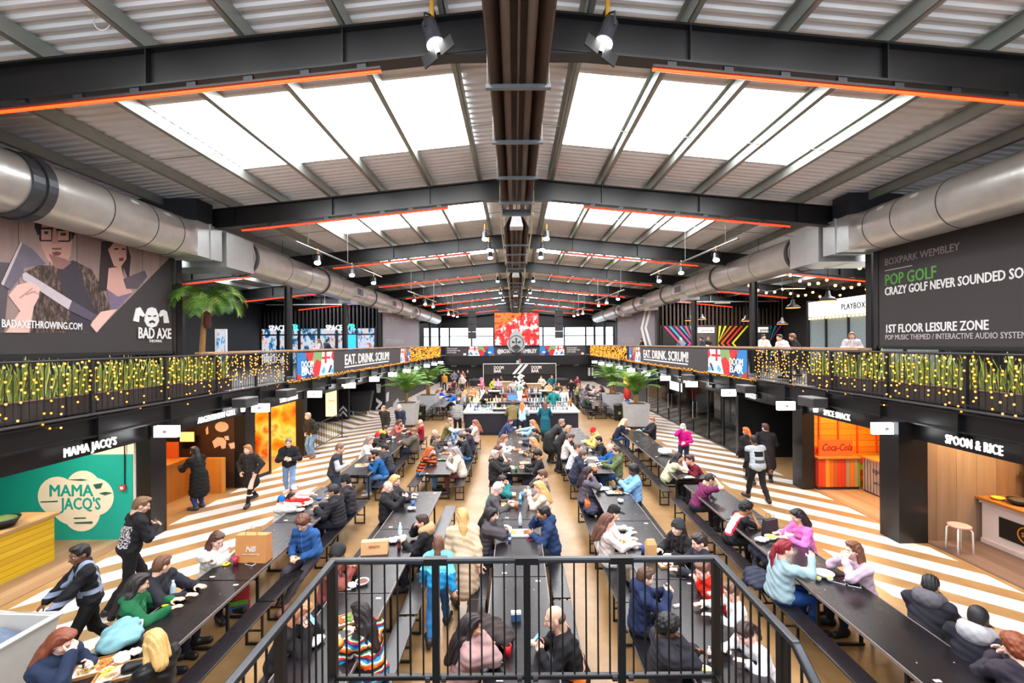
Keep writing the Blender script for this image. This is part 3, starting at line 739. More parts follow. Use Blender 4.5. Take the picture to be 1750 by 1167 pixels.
cut([(400, 150), (430, 150), (445, 255), (395, 255)], mat((190, 140, 128), .6)); cut([(395, 322), (430, 312), (470, 322), (450, 345), (415, 345)], mat((132, 62, 62), .6))
cut([(395, 285), (470, 285), (465, 300), (400, 300)], mat((120, 86, 80), .6))
cut([(780, 235), (960, 240), (1000, 350), (985, 530), (945, 430), (930, 560), (840, 610), (755, 620), (765, 420)], mat((44, 28, 28), .6))
cut([(825, 300), (880, 230), (965, 250), (965, 370), (920, 435), (870, 425)], skin_)
cut([(830, 440), (925, 430), (950, 540), (1015, 625), (900, 660), (815, 600)], skin_)
cut([(870, 290), (900, 285), (905, 298), (872, 300)], JET); cut([(930, 288), (958, 290), (955, 302), (930, 300)], JET); cut([(905, 365), (945, 360), (940, 385), (912, 388)], mat((120, 50, 54), .6))
cut([(815, 600), (900, 660), (1010, 632), (880, 765), (840, 745)], mat((120, 104, 128), .7))
cut([(940, 525), (1105, 460), (1125, 505), (1050, 600), (965, 600)], mat((84, 72, 82), .5))
cut([(0, 560), (150, 240), (240, 290), (350, 410), (180, 440), (165, 490), (75, 610)], mat((104, 96, 110), .5, var=.25, vs=5)); cut([(0, 560), (150, 240), (165, 250), (20, 575)], mat((196, 180, 182), .5))
cut([(165, 485), (190, 470), (545, 690), (520, 760), (170, 530)], mat((196, 184, 190), .5)); cut([(545, 690), (735, 800), (700, 850), (518, 762)], mat((86, 76, 92), .5))
cut([(40, 935), (150, 770), (60, 650), (125, 570), (225, 545), (300, 590), (290, 665), (250, 740), (215, 935)], skin2)
for k in range(3): cut([(140 + k*45, 665 - k*25), (240 + k*25, 590 + k*22), (246 + k*25, 598 + k*22), (146 + k*45, 676 - k*25)], mat((190, 138, 128), .6))
cut([(705, 850), (770, 775), (890, 755), (760, 905), (735, 935), (690, 880)], skin2)
text('BADAXETHROWING.COM', CREAM, t_, (BX + .03, onX(597*330/1481, 0, BX)[0] - 1.47, 4.555), '+X', 1.47, .14, .002, .014)
# emblem: bearded head between two axes
def logo(pts): cut(pts, CREAM, 'emblem_shape')
logo([(1110, 800), (1130, 750), (1160, 740), (1190, 750), (1210, 800), (1215, 845), (1195, 885), (1160, 897), (1125, 885), (1105, 845)])
for pts in ([(1125, 800), (1155, 805), (1150, 815), (1128, 812)], [(1168, 805), (1195, 800), (1192, 812), (1170, 815)], [(1135, 850), (1160, 838), (1185, 850), (1180, 866), (1160, 858), (1140, 866)]): cut(pts, BAND, 'emblem_shape')
logo([(1040, 750), (1070, 740), (1100, 790), (1108, 800), (1090, 815), (1065, 800), (1060, 855), (1018, 845)]); logo([(1215, 800), (1232, 765), (1252, 760), (1275, 775), (1292, 860), (1255, 862), (1250, 800), (1225, 815)])
ya = onX(1030*330/1481, 0, BX)[0]; yb_ = onX(1280*330/1481, 0, BX)[0]
text('BAD AXE', CREAM, t_, (BX + .034, ya, 4.4), '+X', yb_ - ya, .26, .002, .03); text('THROWING', CREAM, t_, (BX + .034, ya + .32, 4.3), '+X', (yb_ - ya)*.4, .07, .002, .01)

GX = 9.48
t_ = thing('wall_banner', 'large dark crazy golf banner with white and green text, above the right plants', 'banner')
MB().b2((GX, 2.2, 4.08), (GX + .06, 11.85, 7.3)).build('cloth', BAND, t_)
m = PB(); m.new().b2((GX - .02, 2.1, 4.0), (GX + .1, 11.9, 4.08)); m.new().b2((GX - .02, 11.85, 4.0), (GX + .1, 12.0, 7.35)); m.new().b2((GX - .02, 2.1, 7.3), (GX + .1, 11.9, 7.38)); m.build('frame', BLACK, t_)
GT = mat((196, 186, 186), .6, var=.02); GG = mat((86, 160, 62), .6)
for s_, mm, yb_, z_, w, h_, b in (('BOXPARK WEMBLEY', mat((150, 138, 140), .6), 11.65, 6.13, 1.95, .17, .006), ('POP GOLF', GG, 11.65, 5.62, 1.4, .28, .012), ('CRAZY GOLF NEVER SOUNDED SO GOOD', CREAM, 11.65, 5.37, 3.85, .2, .02),
                                ('1ST FLOOR LEISURE ZONE', CREAM, 11.65, 4.42, 2.5, .2, .02), ('POP MUSIC THEMED / INTERACTIVE AUDIO SYSTEM / BAR', GT, 11.65, 4.24, 3.6, .125, .0)):
    text(s_, mm, t_, (GX - .006, yb_, z_), '-X', w, h_, .003, b)
MB().b2((GX - .004, 10.85, 5.99), (GX, 11.65, 6.01)).build('rule', GT, t_)
MB().prism([(8.45, 4.75), (8.35, 4.95), (8.0, 5.05), (7.6, 4.7)], 0, GX - .004, GX).build('print_shape', mat((226, 152, 40), .5), t_)
for i, (x0, sg, nm) in enumerate(((-8.94, 1, 'left'), (9.5, -1, 'right'))):
    t_ = thing('wall_banner', 'faded grey banner far along the %s balcony, below the duct' % nm, 'banner')
    MB().b2((x0, 30.7, 3.4), (x0 + sg*.05, 42.0, 7.0)).build('cloth', mat((128, 122, 130), .6, var=.1, vs=.6), t_)
    wd = '+X' if sg > 0 else '-X'
    for s_, zz, w in (('BOXPARK WEMBLEY', 6.3, 4.5), ('ELECTRIC GAMEBOX', 5.9, 5.5), ('1ST FLOOR LEISURE ZONE', 4.3, 5.0)): text(s_, mat((178, 172, 176), .6), t_, (x0 + sg*.055, 31.3 if sg > 0 else 41.4, zz), wd, w, .3, .003, .01)
    if sg < 0:
        pb = PB()
        for k in range(2): pb.new().prism([(31.0 + k*1.2, 3.5), (31.5 + k*1.2, 3.5), (33.2 + k*1.0, 5.3), (31.5 + k*1.2, 7), (31.0 + k*1.2, 7), (32.6 + k*1.0, 5.3)], 0, x0 - .056, x0 - .05)
        pb.build('print_shape', CREAM, t_)
# ================================================================== STALLS UNDER THE BALCONIES
def lamp(name, loc, size, power, col=(1, .72, .4), rot=(0, 0, 0), spread=180):
    L = bpy.data.lights.new(name, 'AREA'); L.shape = 'RECTANGLE'; L.size, L.size_y = size; L.energy = power; L.color = col
    L.spread = R(spread)
    o = bpy.data.objects.new(name, L); COL.objects.link(o); o.location = loc; o.rotation_euler = rot
    return o
def ceiling_lamp(label, x, y, power, col=(1, .62, .26), z=2.66):
    """a lamp body, by default on the stall ceiling, with its light below it"""
    t_ = thing('ceiling_lamp', label, 'lamp', (x, y, z))
    MB().b2((-.5, -.06, 0), (.5, .06, .06)).build('housing', BLACK, t_); MB().b2((-.46, -.045, -.012), (.46, .045, 0)).build('diffuser', glow((255, 214, 150), 5.0), t_)
    l = lamp('stall_light', (0, 0, -.03), (.9, .3), power, col); l.parent = t_
    return t_
TEAL = mat((20, 158, 148), .5, var=.06); PALE = mat((238, 226, 210), .6, var=.04); YEL = mat((236, 190, 24), .5, var=.06)
PLY = planks('plywood_panel', [(206, 132, 44), (196, 122, 38), (212, 140, 52)], 1.2, axis=0, grain=6, long_axis=2, gap=.004)
# partition walls and columns between stalls
POSTM = mat((22, 21, 23), .3, var=.1)
for x0, x1, y0, y1, nm in ((-8.3, -7.98, 9.95, 10.4, 'left'), (-8.3, -7.98, 13.45, 13.95, 'left'), (-8.3, -7.98, 17.2, 17.45, 'left'), (7.95, 8.55, 9.45, 9.95, 'right'), (8.15, 8.5, 12.95, 13.4, 'right'), (8.1, 8.45, 16.55, 16.75, 'right')):
    struct(MB().b2((x0, y0, 0), (x1, y1, 2.52)), 'pillar', POSTM)
for y in (9.9, 13.5): struct(MB().b2((-16.8, y, 0), (-8.3, y + .1, 2.72)), 'wall_partition_left', PALE if y < 10 else JET)
struct(MB().b2((-16.8, 17.3, 0), (-8.3, 17.4, 2.72)), 'wall_partition_left_far', JET)
GREYWOOD = planks('grey_boards', [(150, 122, 102), (136, 110, 94), (158, 132, 112), (144, 114, 92)], .42, axis=0, grain=7, long_axis=2, gap=.012)
struct(MB().b2((8.5, 9.55, 0), (17.9, 9.65, 2.72)), 'wall_partition_right', GREYWOOD)
struct(MB().b2((8.5, 13.2, 0), (17.9, 13.3, 2.72)), 'wall_partition_right_far', JET)
struct(MB().b2((8.45, 16.6, 0), (17.9, 16.7, 2.72)), 'wall_partition_right_end', JET)
struct(MB().b2((-12.2, 10.0, 0), (-12.1, 17.3, 2.72)), 'wall_stalls_left', mat((70, 40, 24), .6)); struct(MB().b2((12.6, 3, 0), (12.7, 16.6, 2.72)), 'wall_stalls_right', mat((150, 96, 50), .6))
struct(MB().b2((-12.2, 3, 0), (-12.1, 9.9, 2.72)), 'wall_stalls_left_near', TEAL)
KFL = planks('kitchen_floor', [(176, 140, 106), (166, 130, 98), (184, 150, 116)], .2, axis=0, grain=6, long_axis=1, gap=.012)
KFL2 = planks('dark_floor', [(122, 96, 84), (112, 88, 78), (130, 102, 90)], .2, axis=0, grain=6, long_axis=1, gap=.012)
for nm, a, b in (('left', (-12, 3.0, 0), (-8.35, 9.9, .012)), ('right', (8.55, 3, 0), (12.6, 9.55, .012)), ('right_far', (8.45, 9.7, 0), (12.6, 13.2, .012))): struct(MB().b2(a, b), 'floor_stall_' + nm, KFL2 if nm == 'right' else KFL)
# --- stall with the teal wall
Y0 = 9.895
t_ = thing('wall_mural', 'teal painted wall with a cream cloud sign and stall name', 'mural')
MB().b2((-12.1, Y0 - .015, 0), (-8.32, Y0, 1.86)).build('panel', TEAL, t_); MB().b2((-9.0, Y0 - .012, 2.3), (-8.32, Y0, 2.6)).build('panel', YEL, t_)
def yp(a, b, Yp): return onY(a*.2514, 660 + b*.2514, Yp)
circ = [((570, 690), 118), ((395, 745), 132), ((650, 750), 128), ((560, 860), 124), ((500, 790), 150)]
pb = PB()
for i, (c_, r_) in enumerate(circ):
    cx, cz = yp(*c_, Y0); rr = r_*.2514*Y0/F
    pb.new().prism([(cx + rr*cos(2*pi*k/32), cz + rr*sin(2*pi*k/32)) for k in range(32)], 1, Y0 - .018 - i*.001, Y0 - .014)
pb.build('cloud_shape', PALE, t_)
a = yp(340, 745, Y0); b = yp(632, 745, Y0); text('MAMA', TEAL, t_, (a[0], Y0 - .026, a[1]), '-Y', b[0] - a[0], .25, .002, .02)
a = yp(425, 840, Y0); b = yp(695, 840, Y0); text('JACQ\'S', TEAL, t_, (a[0], Y0 - .026, a[1] + .02), '-Y', b[0] - a[0], .25, .002, .02)
DKG = mat((40, 90, 84), .6)
pb = PB()
for pts in ([(470, 632), (560, 628), (600, 634), (560, 640)], [(640, 665), (705, 655), (690, 690), (660, 695)], [(680, 725), (720, 715), (770, 722), (720, 738)], [(285, 780), (400, 775), (400, 783), (285, 786)], [(510, 890), (590, 888), (590, 896), (510, 898)], [(510, 922), (635, 915), (635, 930), (520, 930)]):
    q = [yp(*p, Y0) for p in pts]; pb.new().prism(q, 1, Y0 - .03, Y0 - .022)
pb.build('utensil_shape', DKG, t_)
t_ = thing('food_counter', 'yellow boarded food counter with a timber top in the teal stall', 'counter', (-9.1, 0, 0))
MB().b2((-.62, 4.0, 0), (0, 8.97, .88)).build('front', planks('yellow_boards', [(238, 192, 24), (230, 182, 20), (242, 200, 36)], .11, axis=2, grain=4, long_axis=1, gap=.05), t_)
MB().b2((-.68, 3.9, .88), (.06, 9.03, .93)).build('counter_top', planks('counter_timber', [(196, 158, 112), (188, 148, 102)], .2, axis=0, long_axis=1), t_)
MB().b2((-.62, 4.0, 0), (-.02, 8.9, .06)).build('plinth', JET, t_)
def pot(label, x, y, z, r, h, m, cat='bowl', nm='bowl', fill=None):
    t_ = thing(nm, label, cat, (x, y, z)); MB().lathe([(r*.6, 0), (r, h), (r*.93, h), (r*.55, .012)], 14).build('bowl', m, t_, smooth=True)
    if fill: MB().ball((0, 0, h*.75), (r*.85, r*.85, h*.5), 10, 6).build('contents', fill, t_, smooth=True)
    return t_
BLK = mat((20, 20, 20), .4)
pot('large black bowl of plantain on the yellow counter', -9.35, 8.3, .93, .24, .16, BLK, fill=mat((70, 96, 40), .6))
t_ = thing('sauce_bottle', 'red topped sauce bottle on the yellow counter', 'bottle', (-9.3, 7.75, .93)); MB().lathe([(.04, 0), (.042, .17), (.016, .22), (.016, .24)], 12).build('body', mat((226, 170, 40), .4), t_, smooth=True); MB().lathe([(.02, .24), (.02, .3), (.008, .33)], 10).build('cap', mat((220, 30, 26), .4), t_)
t_ = thing('napkin_holder', 'cream napkin stack on the yellow counter', 'napkins', (-9.25, 8.0, .93)); MB().b2((-.08, -.05, 0), (.08, .05, .16)).build('napkins', PALE, t_); MB().b2((-.09, -.06, 0), (.09, .06, .03)).build('tray', BLK, t_)
def tills(label, x, y, z, rz=0):
    t_ = thing('till', label, 'till', (x, y, z), rz); MB().b2((-.16, -.03, .14), (.16, 0, .38)).build('screen', mat((30, 32, 36), .2), t_); MB().b2((-.05, -.04, 0), (.05, .08, .15)).build('stand', BLK, t_); return t_
tills('black till screen at the near end of the yellow counter', -9.3, 7.0, .93, pi/2)
t_ = thing('fire_call_point', 'red fire alarm call point hanging on the teal wall', 'call point', (onY(213, 832, Y0)[0], Y0 - .03, onY(213, 832, Y0)[1])); MB().box((0, -.02, 0), (.11, .045, .11)).build('box', mat((206, 40, 34), .4), t_); MB().tube([(.03, 0, .06), (.03, 0, 1.0)], .012, 5).build('conduit', BLK, t_); MB().box((0, -.045, 0), (.06, .008, .06)).build('plate', WHITE, t_)
ceiling_lamp('strip lamp over the yellow counter', -9.6, 7.6, 60, (1, .86, .62)); ceiling_lamp('strip lamp before the teal wall', -8.95, 8.9, 32, (1, .88, .7))
# --- grill stall: timber counter, dark back wall with painted cattle
t_ = thing('food_counter', 'L-shaped rough timber counter of the grill stall', 'counter')
MB().b2((-9.45, 10.9, 0), (-9.3, 12.95, 1.0)).build('front', PLY, t_); MB().b2((-9.3, 12.95, 0), (-8.35, 13.1, 1.0)).build('front', PLY, t_); MB().b2((-9.9, 10.8, 1.0), (-9.25, 12.95, 1.04)).build('counter_top', PLY, t_)
t_ = thing('wall_mural', 'dark grill stall wall painted with pale cattle', 'mural')
YG = 13.48
MB().b2((-12.0, YG - .01, 0), (-8.32, YG, 2.6)).build('panel', mat((60, 34, 20), .5, var=.3, vs=2), t_)
def yg(a, b): return onY(a*.2514, 660 + b*.2514, YG)
PINKC = mat((226, 188, 164), .6)
pb = PB()
for pts in ([(1445, 375), (1480, 345), (1520, 350), (1540, 375), (1535, 420), (1510, 425), (1500, 400), (1460, 420)], [(1555, 390), (1595, 380), (1600, 420), (1570, 425)], [(1525, 340), (1555, 335), (1560, 365), (1535, 365)], [(1400, 290), (1415, 270), (1420, 320), (1405, 330)]): pb.new().prism([yg(*p) for p in pts], 1, YG - .016, YG - .01)
c_ = yg(1510, 275); pb.new().prism([(c_[0] + .2*cos(2*pi*k/20), c_[1] + .15*sin(2*pi*k/20)) for k in range(20)], 1, YG - .018, YG - .01); pb.build('cattle_shape', PINKC, t_)
t_ = thing('menu_board', 'small lit menu board in the grill stall', 'sign', (yg(1320, 330)[0], YG - .3, yg(1320, 330)[1])); MB().b2((-.2, 0, -.14), (.2, .02, .14)).build('face', glow((255, 190, 120), .9), t_); MB().b2((-.22, .02, -.16), (.22, .05, .16)).build('case', BLK, t_); MB().tube([(0, .03, .16), (0, .03, 2.72 - yg(1320, 330)[1])], .01, 5).build('hanger', BLK, t_)
t_ = thing('grill_hood', 'glowing orange charcoal grill behind the timber counter', 'grill', (-10.0, 12.6, 0)); MB().b2((-.6, -.3, 0), (.5, .25, .9)).build('body', BLK, t_); MB().b2((-.55, -.25, .9), (.45, .2, .93)).build('embers', glow((255, 90, 20), 2.5), t_); MB().b2((-.6, .2, .9), (.5, .25, 1.5)).build('back_plate', mat((200, 96, 40), .4, .3), t_)
ceiling_lamp('warm strip lamp in the grill stall', -9.0, 11.9, 70, (1, .6, .26))
# --- orange lit stall with mural and glass doors
t_ = thing('wall_mural', 'bright orange food mural in the third stall on the left', 'mural')
mt = NT('orange_mural'); o, x, y, z = mt.pos('World'); v = mt.n('ShaderNodeTexVoronoi', feature='SMOOTH_F1'); v.inputs['Scale'].default_value = 1.9; mt.l(o, v.inputs['Vector']); n_ = mt.noise(o, 3.0, 3)
mt.set(col=mt.ramp(mt.math('ADD', mt.math('MULTIPLY', v.outputs['Distance'], .7), mt.math('MULTIPLY', n_, .5)), [(.2, C(210, 60, 20)), (.38, C(236, 116, 24)), (.5, C(246, 160, 40)), (.62, C(255, 206, 120)), (.72, C(230, 96, 20))]), rough=.4)
MB().b2((-12.0, 17.28, 0), (-8.32, 17.3, 2.6)).build('panel', mt.m, t_)
t_ = thing('menu_board', 'white lit menu panel in the orange stall doorway', 'sign', (onY(417, 748, 14.6)[0], 14.6, 0)); MB().b2((-.25, 0, .75), (.3, .03, 1.45)).build('face', glow((255, 250, 225), 1.6), t_); MB().b2((-.12, 0, 1.6), (.22, .03, 2.05)).build('face', glow((226, 255, 190), 1.4), t_); MB().tube([(-.2, .04, 0), (-.2, .04, 2.3)], .025, 6).build('post', BLK, t_)
t_ = thing('stall_counter', 'yellow lit counter inside the orange stall', 'counter', (-9.7, 0, 0)); MB().b2((-.5, 14.2, 0), (0, 16.8, 1.0)).build('front', mat((236, 160, 40), .5), t_); MB().b2((-.55, 14.1, 1.0), (.05, 16.9, 1.04)).build('counter_top', mat((60, 44, 30), .4), t_)
ceiling_lamp('warm strip lamp in the orange stall', -9.1, 15.6, 110, (1, .66, .25)); ceiling_lamp('warm strip lamp deep in the orange stall', -10.2, 14.8, 70, (1, .66, .25))
t_ = thing('glass_door', 'open black framed glass door of the orange stall', 'door', (-8.25, 14.05, 0), -.2)
g = NT('clear_glass'); g.set(col=(.9, .95, .96, 1), rough=.03, trans=1, ior=1.12, spec=.5); GLASS = g.m
MB().b2((-.02, .06, .1), (.0, .9, 2.1)).build('pane', GLASS, t_)
pb = PB(); pb.new().b2((-.035, 0, 0), (.015, .06, 2.17)); pb.new().b2((-.035, .9, 0), (.015, .96, 2.17)); pb.new().b2((-.035, .06, 0), (.015, .9, .1)); pb.new().b2((-.035, .06, 2.1), (.015, .9, 2.17)); pb.build('frame_bar', BLK, t_)
# --- right: spice stall
PAL = [(232, 120, 24), (214, 60, 30), (120, 160, 36), (240, 150, 40), (190, 90, 40), (170, 150, 120), (226, 110, 20), (206, 130, 50)]
t_ = thing('wall_mural', 'wall of orange, red and green boards in the spice stall', 'mural')
MB().b2((8.55, 13.17, 0), (12.5, 13.2, 2.6)).build('boards', planks('spice_boards', [(246, 140, 22), (240, 130, 20), (214, 40, 26), (236, 126, 20), (150, 176, 40), (246, 150, 30)], .17, axis=2, grain=6, long_axis=0, gap=.05, seed=1.2), t_)
pb = PB()
for i in range(7): pb.new().b2((8.75 + i*.55, 13.14, 1.0), (8.79 + i*.55, 13.17, 2.6))
pb.build('batten', mat((200, 60, 20), .5), t_)
t_ = thing('food_counter', 'counter clad in multicoloured vertical boards at the spice stall', 'counter')
MB().b2((8.55, 12.85, .1), (9.72, 13.1, .9)).build('front', planks('multi_boards', PAL, .115, axis=0, grain=5, long_axis=2, gap=.05), t_); MB().b2((8.5, 12.8, .9), (9.75, 13.1, .94)).build('counter_top', mat((170, 110, 50), .5), t_); MB().b2((8.55, 12.9, 0), (9.72, 13.1, .1)).build('plinth', mat((60, 56, 54), .6), t_)
ct = NT('corrugated_tin'); o, x, y, z = ct.pos('World'); ct.set(col=C(176, 164, 160), metal=.5, rough=.4); ct.bump(ct.math('SINE', ct.math('MULTIPLY', y, 60.0)), .8, .02)
t_ = thing('food_counter', 'corrugated tin counter with hanging lettering at the spice stall', 'counter')
MB().b2((9.75, 9.7, .05), (10.35, 12.78, .95)).build('front', ct.m, t_); MB().b2((9.7, 9.7, .95), (10.4, 12.8, .99)).build('counter_top', mat((190, 120, 50), .5), t_)
text('spice', mat((60, 40, 40), .5), t_, (9.745, 12.45, .62), '-X', .5, .15, .003, .01); text('shack', mat((60, 40, 40), .5), t_, (9.745, 12.4, .32), '-X', .5, .09, .003, .01)
p0 = onY(1412, 787, 12.75); p1 = onY(1463, 760, 12.75)
t_ = thing('neon_sign', 'glowing red cola sign on the spice stall counter', 'sign', ((p0[0] + p1[0])/2, 12.95, .94)); w = (p1[0] - p0[0])/2
MB().b2((-w - .05, 0, 0), (w + .05, .05, .46)).build('panel', glow((255, 60, 20), 1.6), t_); text('Coca-Cola', JET, t_, (-w, -.006, .16), '-Y', 2*w, .2, .004, .01, shear=.35)
ceiling_lamp('warm strip lamp in the spice stall', 9.3, 12.1, 100, (1, .58, .22)); ceiling_lamp('warm strip lamp at the front of the spice stall', 9.2, 10.8, 45, (1, .62, .3))
pot('red dish on the spice stall counter top', 10.05, 12.3, .99, .12, .1, mat((220, 40, 30), .5)); pot('black pan on the spice stall counter top', 10.1, 11.7, .99, .16, .1, BLK)
t_ = thing('call_point', 'small red call point on the spice stall boards', 'call point', (onY(1402, 771, 13.1)[0], 13.14, onY(1402, 771, 13.1)[1])); MB().box((0, 0, 0), (.12, .05, .12)).build('box', mat((214, 40, 30), .4), t_); MB().box((0, -.03, 0), (.06, .01, .06)).build('plate', WHITE, t_)
# --- right: rice stall
t_ = thing('food_counter', 'cream counter with timber top and black emblem panel, rice stall', 'counter')
MB().b2((9.72, 4.0, 0), (10.4, 9.5, .86)).build('front', mat((216, 200, 196), .6, var=.03), t_); MB().b2((9.62, 3.9, .9), (10.5, 9.55, .95)).build('counter_top', planks('rice_timber', [(176, 112, 50), (166, 102, 44)], .18, axis=0, long_axis=1), t_); MB().b2((9.66, 4, .84), (10.45, 9.5, .9)).build('edge', mat((190, 178, 170), .5), t_); MB().b2((9.69, 4, 0), (9.72, 9.5, .1)).build('plinth', mat((206, 190, 186), .6), t_)
MB().b2((9.70, 8.15, .26), (9.72, 9.15, .66)).build('emblem_panel', BLK, t_)
em = mat((196, 130, 40), .5); MB().tube([(9.698, 8.65 + .15*cos(2*pi*k/20), .47 + .15*sin(2*pi*k/20)) for k in range(21)], .014, 5).build('emblem_ring', em, t_); text('S&R', em, t_, (9.698, 8.74, .43), '-X', .18, .09, .003, .01)
pot('shallow black wok on the rice stall counter', 9.95, 9.0, .95, .2, .11, BLK, fill=mat((60, 50, 40), .6)); pot('wooden dish of lemons on the rice stall counter', 9.85, 9.3, .95, .12, .05, mat((226, 160, 50), .5), fill=mat((240, 190, 60), .5))
for i, (dx, dy, cc, nm) in enumerate(((.1, 8.55, (250, 220, 150), 'pale'), (.25, 8.4, (226, 60, 30), 'red'), (.12, 8.25, (240, 150, 40), 'orange'))):
    t_ = thing('sauce_bottle', nm + ' squeeze bottle on the rice stall counter', 'bottle', (9.72 + dx, dy, .95), 0, 'rice stall bottles'); MB().lathe([(.04, 0), (.042, .16), (.02, .2), (.008, .26)], 12).build('body', mat(cc, .4), t_, smooth=True); MB().lathe([(.03, .19), (.028, .22)], 10).build('cap', WHITE, t_)
t_ = thing('heat_lamp_shelf', 'yellow lit serving shelf behind the rice counter', 'shelf', (10.6, 9.0, .95)); MB().b2((-.1, -.5, 0), (.5, .4, .45)).build('cabinet', mat((240, 180, 70), .5), t_); MB().b2((-.1, -.5, .55), (.5, .4, .85)).build('cabinet', mat((246, 206, 120), .5), t_); MB().b2((-.15, -.55, .46), (.55, .45, .53)).build('shelf', mat((60, 40, 20), .5), t_)
t_ = thing('menu_board', 'small lit yellow sign on the rice stall wall', 'sign', (11.0, 9.49, 2.1)); MB().b2((-.4, 0, -.2), (.3, .03, .2)).build('face', glow((255, 220, 120), 1.2), t_); MB().b2((-.43, .02, -.23), (.33, .05, .23)).build('case', BLK, t_)
ceiling_lamp('warm strip lamp over the rice stall counter', 9.9, 8.3, 70, (1, .68, .34)); ceiling_lamp('warm strip lamp by the grey boarded wall', 9.15, 9.0, 40, (1, .72, .42))
t_ = thing('call_point', 'small red call point on the grey boarded wall', 'call point', (onY(1582, 837, 9.5)[0], 9.53, onY(1582, 837, 9.5)[1])); MB().box((0, 0, 0), (.1, .05, .1)).build('box', mat((226, 40, 34), .4), t_); MB().box((0, -.03, 0), (.05, .01, .04)).build('plate', WHITE, t_)
t_ = thing('stool', 'round pink topped stool with four white legs by the grey boards', 'stool', (8.82, 9.06, 0))
MB().lathe([(.17, .5), (.185, .51), (.185, .53), (.17, .54)], 24).build('seat', mat((222, 150, 140), .5), t_, smooth=False)
for a in range(4):
    c_, s_ = cos(a*pi/2 + .7), sin(a*pi/2 + .7); MB().tube([(.2*c_, .2*s_, 0), (.185*c_, .185*s_, .44), (.15*c_, .15*s_, .49), (.08*c_, .08*s_, .5)], .016, 8).build('leg', WHITE, t_, smooth=True)
# --- dark unit with a counter, and the glazed lobby on the right
t_ = thing('bar_counter', 'dark blue bar counter in the unlit unit between the stalls', 'counter', (10.0, 0, 0)); MB().b2((0, 13.6, 0), (.5, 15.9, 1.02)).build('front', mat((18, 24, 44), .5), t_); MB().b2((-.05, 13.5, 1.02), (.55, 16, 1.06)).build('counter_top', mat((60, 54, 50), .4), t_)
t_ = thing('table_lamp', 'small lit lamp on the dark blue bar counter', 'lamp', (10.15, 13.75, 1.06)); MB().lathe([(.06, 0), (.05, .03), (.015, .05), (.015, .2)], 12).build('base', BLK, t_); MB().lathe([(.07, .2), (.05, .38)], 12).build('lamp_shade', glow((255, 216, 150), 2.0), t_)
struct(MB().b2((12.5, 16.7, 0), (12.7, 29.5, 2.72)), 'wall_lobby_right_back', BW)
t_ = thing('glass_screen', 'long glazed screen with black posts along the right shop front', 'glass screen', (8.32, 0, 0))
pb = PB(); gb = PB(); ys_ = [16.9, 18.2, 19.6, 21.3, 23.0, 24.7, 26.6, 28.8]
for i, yy in enumerate(ys_):
    pb.new().b2((-.035, yy - .035, 0), (.035, yy + .035, 2.5))
    if i < 7: gb.new().b2((-.006, yy + .035, .08), (.006, ys_[i+1] - .035, 2.45))
pb.build('post', BLK, t_); gb.build('pane', GLASS, t_); MB().b2((-.03, 16.9, 0), (.03, 28.8, .08)).build('bottom_rail', BLK, t_); MB().b2((-.03, 16.9, 2.45), (.03, 28.8, 2.52)).build('top_rail', BLK, t_)
hb = PB()
for yy in (21.2, 24.6):
    for dx in (-.06, .06): hb.new().tube([(dx, yy - .1, .7), (dx*1.6, yy - .1, .7), (dx*1.6, yy - .1, 1.45), (dx, yy - .1, 1.45)], .018, 6)
hb.build('handle', mat((206, 190, 170), .3, .7), t_)
t_ = thing('glazed_shop', 'inner glazed shop front with dark frames behind the lobby', 'shop front', (10.4, 0, 0))
pb = PB(); yy = 17.2
while yy < 23.5: pb.new().b2((-.04, yy, 0), (.04, yy + .1, 2.4)); yy += .95
pb.build('mullion', mat((30, 29, 30), .4), t_); MB().b2((-.05, 16.75, 0), (.05, 23.8, .3)).build('plinth', mat((38, 36, 36), .5), t_); MB().b2((-.01, 16.75, .3), (.01, 23.8, 2.4)).build('pane', mat((64, 66, 70), .1, 0, spec=.8), t_)
t_ = thing('display_screen', 'bright white display screen inside the right lobby', 'screen', (9.6, 0, 0)); a = onX(1143, 672, 9.6); b = onX(1165, 697, 9.6); MB().b2((0, b[0], 1.35), (.03, a[0] - .2, 2.15)).build('face', glow((226, 255, 252), 2.2), t_); MB().b2((.03, b[0], 1.3), (.08, a[0], 2.2)).build('case', BLK, t_); MB().b2((.03, b[0] + .6, 0), (.1, b[0] + .75, 1.3)).build('stand', BLK, t_)

# --- lettering on the sign boards, projecting light boxes
CREAM2 = glow((235, 235, 232), .55)
for s_, sg, y0, w, h in (("MAMA JACQ'S", -1, 7.9, 1.03, .155), ('ARGENTINIAN GRILL', -1, onX(333, 0, -7.85)[0], onX(397, 0, -7.85)[0] - onX(333, 0, -7.85)[0], .15), ('THAI EXPRESS', -1, 15.15, 1.25, .15),
                         ('SPOON & RICE', 1, onX(1611, 0, 8.1)[0], onX(1611, 0, 8.1)[0] - onX(1708, 0, 8.1)[0], .165), ('SPICE SHACK', 1, onX(1403, 0, 8.1)[0], onX(1403, 0, 8.1)[0] - onX(1448, 0, 8.1)[0], .15), ('DUKES', 1, 16.0, .65, .17), ('BOX', 1, 21.9, .7, .17)):
    X = (XL + .105) if sg < 0 else (XR - .105)
    t_ = thing('stall_sign', 'white stall name letters reading %s on the black fascia' % s_.replace('&', 'and').replace("'", ''), 'sign', (X, y0, 2.28))
    for i, ch in enumerate([s_]): text(ch, CREAM2, t_, (0, 0, 0), '+X' if sg < 0 else '-X', w, h, .012, .018, space=1.1)
LB = glow((246, 252, 255), 5.0, True, 'light_box')
